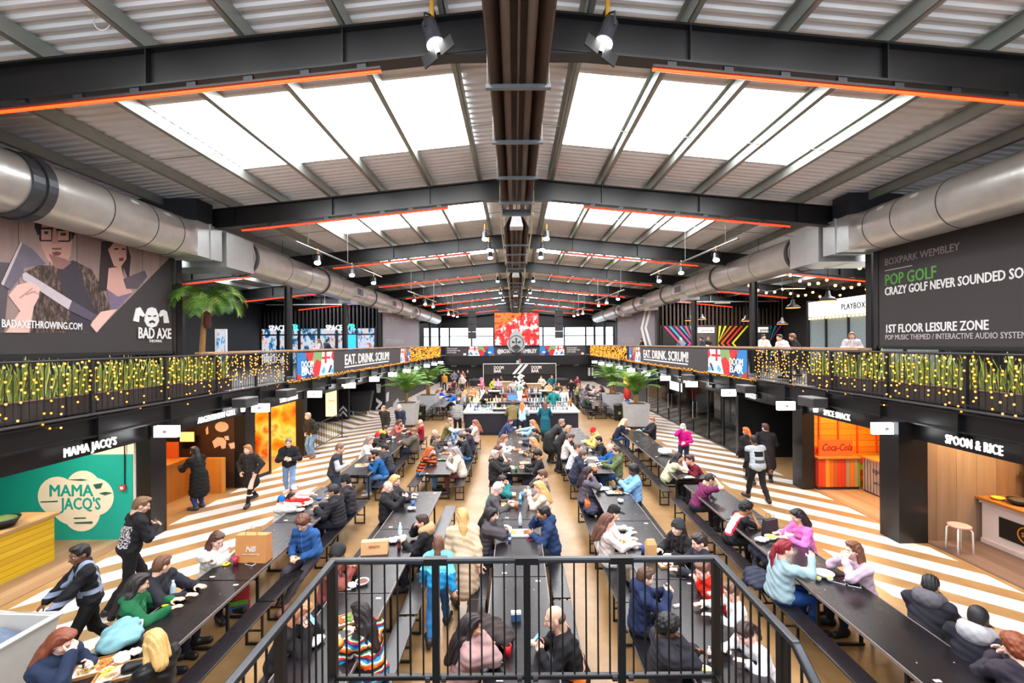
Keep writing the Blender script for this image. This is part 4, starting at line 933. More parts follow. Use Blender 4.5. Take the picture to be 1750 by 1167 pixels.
for sg, X, yb_, st in ((-1, XL + .098, 9.85, 3.63), (1, XR - .098, 9.62, 3.5)):
    for i in range(11):
        yy = yb_ + st*i
        t_ = thing('projecting_sign', 'white lit box sign projecting from the %s fascia, %s from the camera' % ('left' if sg < 0 else 'right', (ordn + ['tenth', 'eleventh'])[i]), 'sign', (X, yy, 2.36), 0, 'projecting light box signs')
        MB().b2((-sg*.06, -.05, -.12), (-sg*.56, .05, .12)).build('light_box', LB, t_); MB().b2((0, -.06, -.1), (-sg*.06, .06, .1)).build('bracket', BLK, t_)
        if i < 3: MB().ball((-sg*.3, -.055, 0), (.05, .004, .035), 10, 6).build('symbol', mat((170, 176, 178), .5), t_)
# grey boxes hung under the edge beam
for sg, X, ys_ in ((-1, XL + .3, (12.9, 15.2, 20.3)), (1, XR - .3, (12.1, 15.6, 20.8))):
    for i, yy in enumerate(ys_):
        t_ = thing('speaker_box', 'grey box loudspeaker hung from the %s edge beam, %s from the camera' % ('left' if sg < 0 else 'right', ordn[i]), 'loudspeaker', (X, yy, 2.5), 0, 'box loudspeakers under the balcony edge')
        MB().b2((-.2, -.32, -.02), (.2, .32, .22)).build('cabinet', mat((52, 50, 52), .5), t_, bevel=.02); MB().b2((-.19, -.31, .22), (.19, .31, .235)).build('top_panel', mat((150, 146, 146), .6), t_); MB().b2((sg*.2, -.05, .0), (sg*.3, .05, .15)).build('bracket', BLK, t_)
        MB().lathe([(.05, -.14), (.06, -.04), (.03, -.02)], 12, (-sg*.05, -.2, 0)).build('lamp_head', glow((255, 250, 235), 2.0), t_)

# --- left lobby: barrier, poster, waste container, arrow board
t_ = thing('barrier_fence', 'black crowd barrier standing by the lobby on the left', 'barrier', (-6.75, 0, 0))
x0, y0 = gp(536, 775); x1, y1 = gp(570, 752); t_.location = (0, 0, 0)
A, B = Vector((x0, y0, 0)), Vector((x1 + .15, y1 + .6, 0)); U = Vector((0, 0, 1))
pb = PB(); 
for P_ in (A, B): pb.new().tube([P_, P_ + U*1.1], .022, 8)
pb.build('post', BLK, t_); pb = PB(); pb.new().tube([A + U*1.1, B + U*1.1], .022, 8); pb.new().tube([A + U*.18, B + U*.18], .018, 8); pb.build('rail', BLK, t_)
pb = PB()
for k in range(1, 12): P_ = A.lerp(B, k/12); pb.new().tube([P_ + U*.18, P_ + U*1.1], .008, 5)
pb.build('bar', BLK, t_); pb = PB()
for P_ in (A, B): pb.new().b2((P_.x - .25, P_.y - .03, 0), (P_.x + .25, P_.y + .03, .015))
pb.build('foot', BLK, t_)
struct(MB().b2((-12.4, 25.0, 0), (-9.75, 25.15, 2.72)), 'wall_lobby_left_panel', CLAD)
t_ = thing('poster', 'lit yellowish poster on the dark lobby wall at left', 'poster', (onY(561, 0, 24.9)[0], 24.9, 0)); MB().b2((-.33, .02, .25), (.33, .08, 2.2)).build('frame', BLK, t_); MB().b2((-.3, .0, .3), (.3, .02, 1.9)).build('sheet', glow((255, 232, 180), 1.1), t_); MB().b2((-.28, 0, 1.95), (0, .02, 2.15)).build('sheet', glow((255, 220, 130), 1.1), t_); text('OPEN', mat((80, 70, 60), .5), t_, (-.2, -.005, 1.1), '-Y', .4, .1, .002)
x, y = gp(588, 716); t_ = thing('sign_totem', 'tall black totem with white arrow chevrons by the lobby', 'sign', (x, y, 0)); MB().b2((-.3, -.12, 0), (.3, .12, 2.0)).build('body', JET, t_)
pb = PB()
for k in range(2): pb.new().prism([(-.22, .12 + k*.28), (-.22, .25 + k*.28), (0, .5 + k*.28), (.22, .25 + k*.28), (.22, .12 + k*.28), (0, .36 + k*.28)], 1, -.126, -.12)
pb.build('chevron', WHITE, t_); MB().b2((-.25, -.126, 1.72), (.2, -.12, 1.86)).build('plate', WHITE, t_); MB().b2((-.31, -.13, .2), (-.28, -.12, 1.6)).build('edge_strip', WHITE, t_)
x, y = gp(618, 707); t_ = thing('waste_container', 'big black wheeled waste container in the left lobby', 'waste container', (x, y, 0), .15)
m = MB(); m.hexa([(-.5, -.35, .2), (.5, -.35, .2), (.5, .35, .2), (-.5, .35, .2), (-.66, -.45, 1.2), (.66, -.45, 1.2), (.66, .45, 1.2), (-.66, .45, 1.2)]); m.build('tub', mat((40, 40, 42), .5), t_, bevel=.04); m = MB(); m.prism([(-.48, 1.2), (.48, 1.2), (.4, 1.33), (.1, 1.42), (-.4, 1.36)], 0, -.68, .68); m.build('lid', mat((44, 44, 46), .5), t_)
for sx in (-1, 1):
    for sy in (-1, 1): MB().tube([(sx*.42 - .03, sy*.28, .1), (sx*.42 + .03, sy*.28, .1)], .1, 14).build('wheel', mat((200, 200, 198), .5), t_)
t_ = thing('wall_graphics', 'white arrow and sign graphics on the black lobby wall', 'graphics'); YL = 29.38
pb = PB()
for pts in ([(643, 680), (653, 687), (653, 690), (643, 702), (642, 697), (648, 690), (643, 686)], [(660, 672), (665, 669), (664, 685), (660, 687)], [(643, 656), (651, 656), (650, 671), (644, 671)], [(672, 690), (680, 680), (684, 690), (678, 693)]): pb.new().prism([onY(a, b, YL) for a, b in pts], 1, YL - .012, YL)
pb.build('graphic', mat((226, 226, 230), .5), t_)

# ================================================================== UPSTAIRS SHOPS
def facade(x0, x1, nm, m):
    mb = MB(); p = .26; x = x0; Y = 30.6
    pts = []
    while x < x1: pts += [(x, Y), (x + .1, Y), (x + .13, Y - .05), (x + .23, Y - .05)]; x += p
    vs = []; fs = []
    for a, b in pts: vs += [(a, b, 5.35), (a, b, 7.6)]
    for i in range(len(pts) - 1): fs.append((2*i, 2*i+2, 2*i+3, 2*i+1))
    mb.add(vs, fs); mb.b2((x0, Y, 2.95), (x1, Y + .2, 8.2)); struct(mb, nm, m)
facade(-17, -9.0, 'wall_upstairs_left', mat((44, 42, 44), .4)); facade(9.5, 18, 'wall_upstairs_right', mat((66, 52, 44), .45))
struct(MB().b2((-9.05, 30.6, 2.95), (-8.95, 42.5, 8.0)), 'wall_unit_left', BW); struct(MB().b2((9.55, 30.6, 2.95), (9.65, 42.5, 8.0)), 'wall_unit_right', BW)
struct(MB().b2((-17, 20.4, 2.95), (-14.9, 20.6, 7.6)), 'wall_upstairs_dark', JET)
SHOPC = NT('shop_lights'); o, x, y, z = SHOPC.pos('World'); n_ = SHOPC.noise(o, 3.6, 3, .6, stretch=(1, 1, .5)); SHOPC.set(col=(.02, .02, .02, 1), emit=.9, rough=.2, ecol=SHOPC.ramp(n_, [(.3, C(30, 70, 110)), (.4, C(90, 150, 190)), (.46, C(200, 214, 230)), (.56, C(226, 196, 200)), (.62, C(196, 130, 104)), (.68, C(40, 50, 66))], 'CONSTANT')); SHOPC.m.cycles.emission_sampling = 'NONE'
YS = 30.45
t_ = thing('game_shop', 'blue and pink lit game shop window upstairs on the left', 'shop front')
pb = PB(); gb = PB(); xs_ = [-17, -15.8, -14.4, -13.1, -11.9, -10.6, -9.3]
for i, xx in enumerate(xs_):
    pb.new().b2((xx - .08, YS - .1, 2.95), (xx + .08, YS + .1, 5.35))
    if i < 6: gb.new().b2((xx + .08, YS, 3.0), (xs_[i+1] - .08, YS + .03, 4.85)); gb.new().b2((xx + .08, YS, 4.95), (xs_[i+1] - .08, YS + .03, 5.3))
pb.build('mullion', JET, t_); gb.build('pane', SHOPC.m, t_); MB().b2((-17, YS - .06, 4.85), (-9.3, YS + .06, 4.95)).build('transom', JET, t_)
TG = glow((60, 220, 200), 1.6)
for xx in (-12.6, -17.0 + .6):
    text('SPACE', glow((230, 236, 240), 1.0), t_, (xx, YS - .12, 5.2), '-Y', 1.1, .34, .01, .02); text('VR', TG, t_, (xx + 1.25, YS - .12, 5.2), '-Y', .75, .4, .01, .02)
t_ = thing('doorway', 'white framed lit doorway upstairs behind the palm', 'doorway', (onY(374, 0, 20.3)[0], 20.3, 2.95)); pb = PB(); pb.new().b2((-.25, -.05, 0), (-.2, .05, 2.0)); pb.new().b2((.2, -.05, 0), (.25, .05, 2.0)); pb.new().b2((-.2, -.05, 1.95), (.2, .05, 2.0)); pb.build('frame', WHITE, t_); MB().b2((-.2, 0, 0), (.2, .02, 1.95)).build('panel', SHOPC.m, t_)
t_ = thing('arcade_machine', 'bright blue lit arcade cabinet upstairs at left', 'arcade machine', (-8.95 - 1.6, 29.0, 2.95)); MB().b2((-.4, 0, 0), (.4, .6, 1.0)).build('cabinet', mat((20, 30, 60), .4), t_); MB().b2((-.4, -.02, .9), (.4, .1, 1.9)).build('screen', glow((30, 130, 255), 2.0), t_)
t_ = thing('conduit', 'thin white lighting track across the left upstairs wall', 'track'); MB().tube([(-16.5, 30.2, 6.9), (-9.2, 30.2, 6.9)], .04, 6).build('rail', WHITE, t_); pb = PB(); [pb.new().tube([(xx, 30.2, 6.9), (xx, 30.2, 7.55)], .02, 5) for xx in (-15, -12.6, -10.2)]; pb.build('hanger', WHITE, t_)
t_ = thing('conduit', 'thin white lighting track across the right upstairs wall', 'track'); MB().tube([(9.8, 30.2, 6.9), (17.5, 30.2, 6.9)], .04, 6).build('rail', WHITE, t_); pb = PB(); [pb.new().tube([(xx, 30.2, 6.9), (xx, 30.2, 7.5)], .02, 5) for xx in (10.5, 13, 15.6)]; pb.build('hanger', WHITE, t_)
# chevron wall art on the right
YS = 30.5
def art(x0, x1, nm, cols, dirn):
    t_ = thing('wall_art', nm, 'mural'); MB().b2((x0, YS - .02, 2.95), (x1, YS, 5.35)).build('panel', JET, t_); w = x1 - x0; k = 0; pb = {}
    x = x0 - 1.2
    for k, c_ in enumerate(cols):
        xa = x0 + w*(k + .2)/len(cols)
        pts = [(xa, 5.3), (xa + .14, 5.3), (xa + .14 + dirn*1.0, 4.15), (xa + .14, 3.0), (xa, 3.0), (xa + dirn*1.0, 4.15)]
        pts = [(min(max(a, x0), x1), b) for a, b in pts]
        MB().prism(pts, 1, YS - .03 - .001*k, YS - .02).build('chevron', mat(c_, .5, var=.03), t_)
art(9.9, 12.0, 'pink and cyan chevron wall art upstairs at right', [(220, 60, 120), (60, 170, 220), (200, 50, 140), (50, 160, 210), (226, 60, 110), (60, 180, 220)], 1)
art(13.6, 15.8, 'yellow and orange chevron wall art upstairs at right', [(226, 226, 40), (220, 220, 40), (230, 120, 30), (226, 90, 30), (220, 50, 40), (230, 220, 40)], -1)
art(17.0, 18.0, 'cyan and magenta wall art upstairs at far right', [(60, 200, 226), (60, 190, 220), (200, 60, 160)], -1)
for i, (a, b, z_) in enumerate(((12.1, 13.4, 4.85), (16.0, 17.0, 4.85))):
    t_ = thing('shop_sign', 'white pizza kiosk sign upstairs, %s chevron wall art' % ('left of the yellow' if i == 0 else 'right of the yellow'), 'sign', (a, YS - .15, z_)); MB().b2((.1, 0, 0), (b - a - .1, .05, .35)).build('panel', glow((220, 216, 206), .9), t_); text('pizza', JET, t_, (.35, -.005, .08), '-Y', .7, .18, .003, .02); MB().b2((0, .05, -1.9), (b - a, .1, .5)).build('kiosk_front', mat((70, 66, 66), .5), t_)
# box unit with a lit sign
t_ = thing('kiosk', 'kiosk with a big white lit name sign and bulb row, right balcony', 'kiosk', (12.2, 0, 0))
MB().b2((0, 13.0, 5.22), (.25, 18.9, 5.82)).build('sign_panel', glow((250, 250, 246), 1.5), t_); text('PLAYBOX', JET, t_, (-.01, 17.0, 5.38), '-X', 1.15, .22, .006, .02, space=1.1)
bm = PB(); [bm.new().ball((-.05, 18.75 - .2*i, 5.14), .045, 8, 5) for i in range(24)]; bm.build('bulb', glow((255, 206, 120), 4.0), t_)
pb = PB(); [pb.new().b2((-.03, yy, 2.95), (.07, yy + .08, 5.2)) for yy in (13, 14.2, 15.4, 16.6, 17.8, 18.85)]; pb.build('mullion', JET, t_); MB().b2((.02, 13, 2.95), (.05, 18.9, 5.2)).build('pane', mat((150, 164, 166), .15), t_); MB().b2((.0, 18.95, 2.95), (5.0, 19.05, 5.9)).build('side_wall', BW, t_)
# festoon bulbs and pendant lamps in the right aisle
t_ = thing('festoon_lights', 'warm festoon bulbs strung under the right aisle roof', 'string lights'); w = PB(); bs_ = PB()
for r_ in range(3):
    ya, yb_ = 14 + r_*3.0, 21 + r_*3.0; pts = []
    for k in range(13):
        f = k/12; p = (10.3 + f*6.5, ya + (yb_ - ya)*f*.5, 6.75 - .25*sin(pi*((f*3) % 1)) - .05*f*2); pts.append(p)
        if k % 1 == 0: bs_.new().ball((p[0], p[1], p[2] - .06), .055, 8, 6)
    w.new().tube(pts, .008, 4)
w.build('cable', BLK, t_); bs_.build('bulb', glow((255, 196, 110), 9.0), t_)
cop = mat((214, 132, 70), .3, .6)
for i, (px, py, Yp) in enumerate(((1178, 547, 26), (1200, 545, 28), (1275, 548, 25), (1355, 525, 17.5), (1415, 513, 14.5), (1337, 553, 22))):
    x, z = onY(px, py, Yp); t_ = thing('pendant_lamp', 'black and copper pendant lamp upstairs at right, %s from the far end' % ordn[i], 'lamp', (x, Yp, z), 0, 'copper pendant lamps'); MB().lathe([(.26, -.02), (.2, .06), (.08, .14), (.05, .3)], 18).build('lamp_shade', BLK, t_, smooth=True); MB().lathe([(.25, -.03), (.24, -.005)], 18).build('inner_reflector', glow((255, 170, 90), 1.8), t_); MB().tube([(0, 0, .3), (0, 0, zroof(x) - z - .02)], .01, 5).build('cord', BLK, t_)
ceiling_lamp('added warm fill lamp lighting the upstairs wall art at right', 12.6, 27.6, 160, (1, .8, .6), 6.6); ceiling_lamp('added warm fill lamp over the right upstairs aisle', 12.6, 20.5, 160, (1, .76, .5), 6.6)  # added fill lamps, helping out the light of the pendants and festoon
# far dark wall with small white signs
YB = 50.58
t_ = thing('wall_graphics', 'small white sign texts on the black wall beside the stage', 'graphics')
for xx in (-6.3, 5.1):
    text('TOILETS', mat((230, 230, 230), .5), t_, (xx, YB - .01, 2.1), '-Y', 1.2, .2, .005, .02); text('EXIT', mat((230, 230, 230), .5), t_, (xx - .8, YB - .01, 1.7), '-Y', .6, .16, .005, .02); text('LIFT', mat((230, 230, 230), .5), t_, (xx + 1.4, YB - .01, 1.7), '-Y', .6, .16, .005, .02)
pb = PB()
for k in range(2):
    x_, z_ = onY(1007 + k*6, 650, YB); pb.new().b2((x_ - .12, YB - .01, 0.6 + 0), (x_ + .12, YB, 1.5))
pb.build('graphic', WHITE, t_)
# ================================================================== TABLES AND BENCHES
tt = NT('black_tabletop'); o, x, y, z = tt.pos(); g_ = tt.noise(o, 1.0, 4, .6, stretch=(30, 2, 30)); s_ = tt.noise(o, 60, 2); wr = tt.noise(o, 1.3, 4)
c_ = tt.mix(g_, C(18, 15, 17), C(32, 27, 31))
tt.set(col=c_, rough=tt.math('MULTIPLY_ADD', wr, .14, .2), spec=.5); TOP = tt.m
LEGM = mat((24, 23, 25), .45)
def make_table():
    t_ = thing('trestle_table', 'x', 'table'); L = 1.075
    MB().b2((-.4, -L, .74), (.4, L, .77)).build('tabletop', TOP, t_, bevel=.006)
    MB().b2((-.405, -L - .004, .735), (-.39, L + .004, .773)).build('edge_strip', mat((120, 108, 104), .5), t_); MB().b2((.39, -L - .004, .735), (.405, L + .004, .773)).build('edge_strip', mat((120, 108, 104), .5), t_)
    for q_ in ((-.22, -.98), (.27, .96)): MB().b2((q_[0] - .035, q_[1] - .018, .7705), (q_[0] + .035, q_[1] + .018, .7712)).build('sticker', WHITE, t_)
    for q_ in ((-.2, -.72), (.2, -.72), (-.2, .72), (.2, .72)): MB().lathe([(.008, .77), (.008, .772)], 8, (q_[0], q_[1], 0)).build('bolt', mat((190, 186, 180), .4, .4), t_)
    for sy in (-.72, .72):
        m = MB()
        for sx in (-.3, .3): m.bar((sx, sy, .02), (sx, sy, .74), .035, .035)
        m.bar((-.34, sy, .02), (.34, sy, .02), .035, .035, (0, 0, 1)); m.bar((-.3, sy, .6), (.3, sy, .6), .03, .03)
        m.bar((0, sy, .6), (0, sy*.35, .735), .025, .025); m.build('leg', LEGM, t_)
    return t_
def make_bench():
    t_ = thing('beer_bench', 'x', 'bench'); L = 1.07
    MB().b2((-.13, -L, .425), (.13, L, .45)).build('seat', TOP, t_, bevel=.006)
    for sy in (-.8, .8):
        m = MB()
        for sx in (-.11, .11): m.bar((sx, sy, .015), (sx, sy, .425), .028, .028)
        m.bar((-.125, sy, .015), (.125, sy, .015), .028, .028); m.bar((0, sy, .2), (0, sy*.5, .42), .02, .02); m.bar((-.11, sy, .2), (.11, sy, .2), .02, .02); m.build('leg', LEGM, t_)
    return t_
ROWX = dict(L2=-4.3, L1=-2.14, C=.04, R1=2.2, R2=4.46)
ROWN = dict(L2='outer left row', L1='inner left row', C='centre row', R1='inner right row', R2='outer right row')
NEAR = dict(L2=11.0, L1=10.63, C=11.05, R1=10.95, R2=11.0)
T0 = B0 = None
BENCH = .62
def put_table(x, y, label, rz=0.0, group=None):
    global T0
    if T0 is None: T0 = make_table(); T0.location = (x, y, 0); T0.rotation_euler = (0, 0, rz); T0['label'] = label; T0['group'] = group or 'trestle tables'
    else: dup(T0, (x, y, 0), rz, label, group or 'trestle tables')
def put_bench(x, y, label, rz=0.0):
    global B0
    if B0 is None: B0 = make_bench(); B0.location = (x, y, 0); B0.rotation_euler = (0, 0, rz); B0['label'] = label; B0['group'] = 'beer benches'
    else: dup(B0, (x, y, 0), rz, label, 'beer benches')
for rw in ('C', 'L1', 'R1', 'L2', 'R2'):
    x = ROWX[rw]; n1 = 4 if rw in ('L2', 'R2') else 3; ys = [NEAR[rw] - 1.085 - 2.17*k for k in range(n1)][::-1] + [(11.45 if rw == 'R2' else 12.0) + 1.085 + 2.17*k for k in range(3)]
    for i, yy in enumerate(ys):
        put_table(x, yy, 'long black trestle table, %s from the front in the %s' % (ordn[i], ROWN[rw]))
        for sx, nm in ((-1, 'left'), (1, 'right')):
            put_bench(x + sx*BENCH, yy + rng.uniform(-.04, .04), 'narrow black bench %s of the %s table in the %s' % (nm, ordn[i], ROWN[rw]), rng.uniform(-.012, .012))
for x, nm in ((-4.3, 'left'), (4.75, 'right')):
    for i, yy in enumerate((26.0, 28.2, 31.5, 33.7)):
        put_table(x, yy, 'black trestle table %s of the bar, %s from the front' % (nm, ordn[i]))
        for sx, n2 in ((-1, 'left'), (1, 'right')): put_bench(x + sx*BENCH, yy, 'black bench %s of the %s table %s of the bar' % (n2, ordn[i], nm))

# ================================================================== LANDING WITH THE FRONT RAILING
LX0, LX1, LY, LZ = -1.61, 1.75, 4.0, 1.14
struct(MB().b2((LX0 - .08, 1.2, LZ - .18), (LX1 + .08, LY + .08, LZ)), 'floor_landing', mat((60, 58, 60), .6))
struct(MB().b2((LX0 + .3, 1.2, 0), (LX1 - .3, 3.0, LZ - .18)), 'wall_landing', mat((40, 38, 40), .6))
RM = mat((58, 60, 64), .3, .5, var=.08); BM = mat((16, 16, 18), .4)
t_ = thing('landing_railing', 'black steel guard railing around the viewing landing in front', 'railing', (0, 0, LZ))
zt = 2.302 - LZ; zb = 1.28 - LZ
tr = PB(); br = PB(); ps = PB(); bl = PB()
tr.new().bar((LX0 - .035, LY, zt), (LX1 + .035, LY, zt), .062, .045); br.new().bar((LX0, LY, zb), (LX1, LY, zb), .05, .04)
for X, y1, z1 in ((LX0, 1.4, zt), (LX1, 2.85, zt)):
    tr.new().bar((X, LY, zt), (X, y1, z1), .06, .045); br.new().bar((X, LY, zb), (X, y1, zb), .05, .04)
tr.new().bar((LX1, 2.86, zt), (LX1 + .05, 1.6, zt - .85), .06, .045); br.new().bar((LX1, 2.86, zb), (LX1 + .05, 1.6, zb - .85 + .6), .05, .04)
for X, Y in ((LX0, LY), (-.71, LY), (.09, LY), (.92, LY), (LX1, LY), (LX0, 3.1), (LX0, 2.0), (LX1, 3.0)):
    ps.new().b2((X - .03, Y - .03, 0), (X + .03, Y + .03, zt - .02))
xs_ = [LX0, -.71, .09, .92, LX1]
for a, b in zip(xs_[:-1], xs_[1:]):
    n = 8
    for k in range(1, n): xx = a + (b - a)*k/n; bl.new().tube([(xx, LY, zb), (xx, LY, zt)], .0085, 6, False)
for X in (LX0, LX1):
    for a, b in ((LY, 3.05), (3.05, 2.05)):
        for k in range(1, 8):
            yy = a + (b - a)*k/8; dz = 0 if X < 0 or yy > 2.86 else (2.86 - yy)*.67
            bl.new().tube([(X, yy, zb - dz*.5), (X, yy, zt - dz)], .0085, 6, False)
tr.build('top_rail', RM, t_, bevel=.012); br.build('bottom_rail', BM, t_, bevel=.01); ps.build('post', BM, t_); bl.build('baluster', BM, t_)
cl = PB()
for X in (-.71, .09, .92): cl.new().b2((X - .1, LY - .036, zt - .03), (X + .1, LY + .036, zt + .026)); cl.new().tube([(X - .09, LY - .03, zb), (X - .05, LY - .03, zb)], .025, 8); cl.new().tube([(X + .05, LY - .03, zb), (X + .09, LY - .03, zb)], .025, 8)
cl.build('clamp', BM, t_)

# ================================================================== ISLAND BAR AND STAGE
BARF = mat((26, 30, 44), .4); BART = mat((186, 187, 190), .3, var=.05)
t_ = thing('island_bar', 'long dark navy island bar with a pale counter top', 'bar counter')
MB().b2((-2.35, 21.0, .08), (2.9, 21.15, 1.0)).build('front_panel', BARF, t_); MB().b2((-2.35, 21.15, .08), (-2.2, 31, 1.0)).build('side_panel', BARF, t_); MB().b2((2.75, 21.15, .08), (2.9, 31, 1.0)).build('side_panel', BARF, t_); MB().b2((-2.35, 31, .08), (2.9, 31.15, 1.0)).build('back_panel', BARF, t_)
MB().b2((-2.43, 20.9, 1.0), (2.98, 21.5, 1.07)).build('counter_top', BART, t_); MB().b2((-2.43, 21.5, 1.0), (-2.0, 30.4, 1.07)).build('counter_top', BART, t_); MB().b2((2.55, 21.5, 1.0), (2.98, 30.4, 1.07)).build('counter_top', BART, t_); MB().b2((-2.43, 30.4, 1.0), (2.98, 30.9, 1.07)).build('counter_top', BART, t_); MB().b2((-2.3, 21.03, 0), (2.85, 21.1, .08)).build('kick_plate', JET, t_)
sk = PB()
for i in range(1, 6): sk.new().b2((-2.35 + i*.9 - .004, 20.994, .1), (-2.35 + i*.9 + .004, 21.0, 1.0))
sk.build('joint', JET, t_)
t_ = thing('back_bar', 'steel back bar with fridges standing inside the island bar', 'back bar', (.3, 26, 0))
MB().b2((-1.5, -.8, 0), (1.5, .8, .95)).build('fridge', mat((50, 54, 58), .3, .4), t_); MB().b2((-1.6, -.9, .95), (1.6, .9, 1.0)).build('worktop', STEEL, t_); MB().b2((-1.2, -.3, 1.35), (1.2, .3, 1.4)).build('shelf', STEEL, t_); pb = PB(); [pb.new().tube([(xx, 0, 1.0), (xx, 0, 1.35)], .02, 6) for xx in (-1.1, 0, 1.1)]; pb.build('shelf_post', STEEL, t_)
GL = [(120, 160, 180), (60, 110, 70), (40, 40, 50), (190, 120, 50), (210, 214, 214), (30, 70, 130), (150, 40, 40), (220, 210, 170)]
def bottle_me(c):
    return MB().lathe([(.036, 0), (.038, .02), (.038, .17), (.016, .22), (.014, .29), (.016, .3)], 10).data('bottle', mat(c, .15, spec=.7), True)
bms = [(bottle_me(c), n) for c, n in zip(GL, ('clear blue', 'green', 'dark', 'amber', 'clear', 'blue', 'red', 'cream'))]
cnt = 0
def bottle(x, y, z, where, s=1.0):
    me, n = bms[rng.randrange(len(bms))]; o_ = bpy.data.objects.new('bottle', me); COL.objects.link(o_); o_.location = (x, y, z); o_.scale = (s, s, s)
    return tag(o_, '%s glass bottle standing %s' % (n, where), 'bottle', '%s bottles %s' % (n, where))
for k in range(26): bottle(.3 + rng.uniform(-1.45, 1.45), 25.3 + rng.uniform(-.1, .1) + (k % 3)*.25, 1.0, 'on the back bar worktop', rng.uniform(.9, 1.25))
for k in range(22): bottle(.3 - 1.1 + k*.1, 26 + rng.uniform(-.2, .2), 1.4, 'on the back bar shelf', rng.uniform(.9, 1.2))
for k in range(16): bottle(-2.2 + rng.uniform(-.15, .15), 22.6 + k*.45 + rng.uniform(-.1, .1), 1.07, 'on the left arm of the bar', rng.uniform(.9, 1.2))
for k in range(14): bottle(2.75 + rng.uniform(-.15, .15), 22.2 + k*.5 + rng.uniform(-.1, .1), 1.07, 'on the right arm of the bar', rng.uniform(.9, 1.2))
gm = NT('drinking_glass'); gm.set(col=(.9, .95, 1, 1), rough=.05, spec=.8, alpha=.45); glass_me = MB().lathe([(.026, 0), (.036, .13), (.033, .13), (.022, .01)], 10).data('glass', gm.m, True)
for k in range(40):
    o_ = bpy.data.objects.new('drinking_glass', glass_me); COL.objects.link(o_); o_.location = (-2.25 + k*.128 + rng.uniform(-.05, .05), 21.38 + rng.uniform(-.06, .06), 1.07); o_.scale = (1.15,)*3
    tag(o_, 'clear tumbler lined up along the front bar counter', 'glass', 'tumblers along the front bar counter')
for i, (xa, xb) in enumerate(((-1.9, -.9), (-.7, .2), (.4, 1.3), (1.5, 2.45))):
    t_ = thing('under_counter_station', 'steel bartending station behind the front bar counter, %s from the left' % ordn[i], 'bar station', ((xa + xb)/2, 22.1, 0), 0, 'bartending stations'); w = (xb - xa)/2
    MB().b2((-w, -.3, 0), (w, .3, .88)).build('cabinet', mat((60, 64, 70), .35, .4), t_); MB().b2((-w, -.3, .88), (w, .3, .92)).build('worktop', STEEL, t_); MB().b2((-w*.6, -.2, .92), (w*.6, .2, .97)).build('ice_well', JET, t_); MB().b2((-w, .26, .92), (w, .3, 1.2)).build('bottle_rail', STEEL, t_)
    for k in range(8): bottle((xa + xb)/2 - w*.9 + k*w*.25, 22.28, .92, 'in the bartending stations', 1.15)
def tap(x, y):
    t_ = thing('beer_tap', 'chrome beer tap tower on the bar counter, %s' % ('left of the olive jacket' if x < -.2 else 'right of the olive jacket'), 'beer tap', (x, y, 1.07), 0, 'chrome beer taps')
    MB().tube([(0, 0, 0), (0, 0, .38)], .035, 10).build('column', STEEL, t_, smooth=True); MB().tube([(-.28, 0, .38), (.28, 0, .38)], .04, 10).build('crossbar', STEEL, t_, smooth=True)
    pb = PB(); [pb.new().tube([(xx, -.05, .36), (xx, -.1, .22)], .014, 6) for xx in (-.2, -.07, .07, .2)]; pb.build('spout', STEEL, t_)
    pb = PB(); [pb.new().tube([(xx, -.04, .4), (xx, -.06, .58)], [.014, .024], 8) for xx in (-.2, -.07, .07, .2)]; pb.build('handle', mat((210, 200, 60), .4) if x < 0 else BLK, t_)
for x in (-1.9, -1.1, .9, 2.2): tap(x, 21.4)
for i, (x, y, c, n) in enumerate(((-1.5, 21.2, (60, 130, 60), 'green limes'), (-.8, 21.25, (200, 210, 60), 'lemons'), (1.45, 21.35, (150, 180, 40), 'limes'))): pot('clear bowl of %s on the bar counter' % n, x, y, 1.07, .17, .13, mat((210, 216, 216), .2), fill=mat(c, .5, var=.4, vs=20))
t_ = thing('flower_vase', 'tall white flower arrangement standing on the back bar', 'flowers', (.25, 25.4, 1.0)); MB().lathe([(.14, 0), (.1, .1), (.18, .55), (.14, .6)], 14).build('vase', mat((236, 240, 240), .3), t_, smooth=True)
m = MB()
for k in range(60):
    a = rng.uniform(0, 6.28); r_ = rng.uniform(0, .3); zz = .6 + rng.uniform(.05, .85); m.ball((r_*cos(a), r_*sin(a), zz), (.06, .06, .05), 6, 4)
m.build('blossoms', mat((240, 244, 240), .6), t_)
m = MB()
for k in range(16): a = rng.uniform(0, 6.28); m.tube([(0, 0, .5), (.15*cos(a), .15*sin(a), .75), (.36*cos(a), .36*sin(a), .7)], [.01, .03, .004], 4)
m.build('leaves', mat((90, 150, 90), .5), t_)
t_ = thing('card_machine', 'small blue lit terminal screen on the back bar', 'terminal', (-.15, 25.0, 1.0)); MB().b2((-.24, 0, .1), (.24, .03, .4)).build('screen', glow((70, 120, 220), 1.0), t_); MB().b2((-.06, .0, 0), (.06, .1, .1)).build('stand', BLK, t_)
t_ = thing('ice_machine', 'black wide drip tray unit on the front bar counter', 'drip tray', (-.5, 21.2, 1.07)); MB().b2((-.55, -.12, 0), (.55, .12, .1)).build('tray', BLK, t_); MB().b2((-.5, -.1, .1), (.5, .1, .115)).build('grid', STEEL, t_)
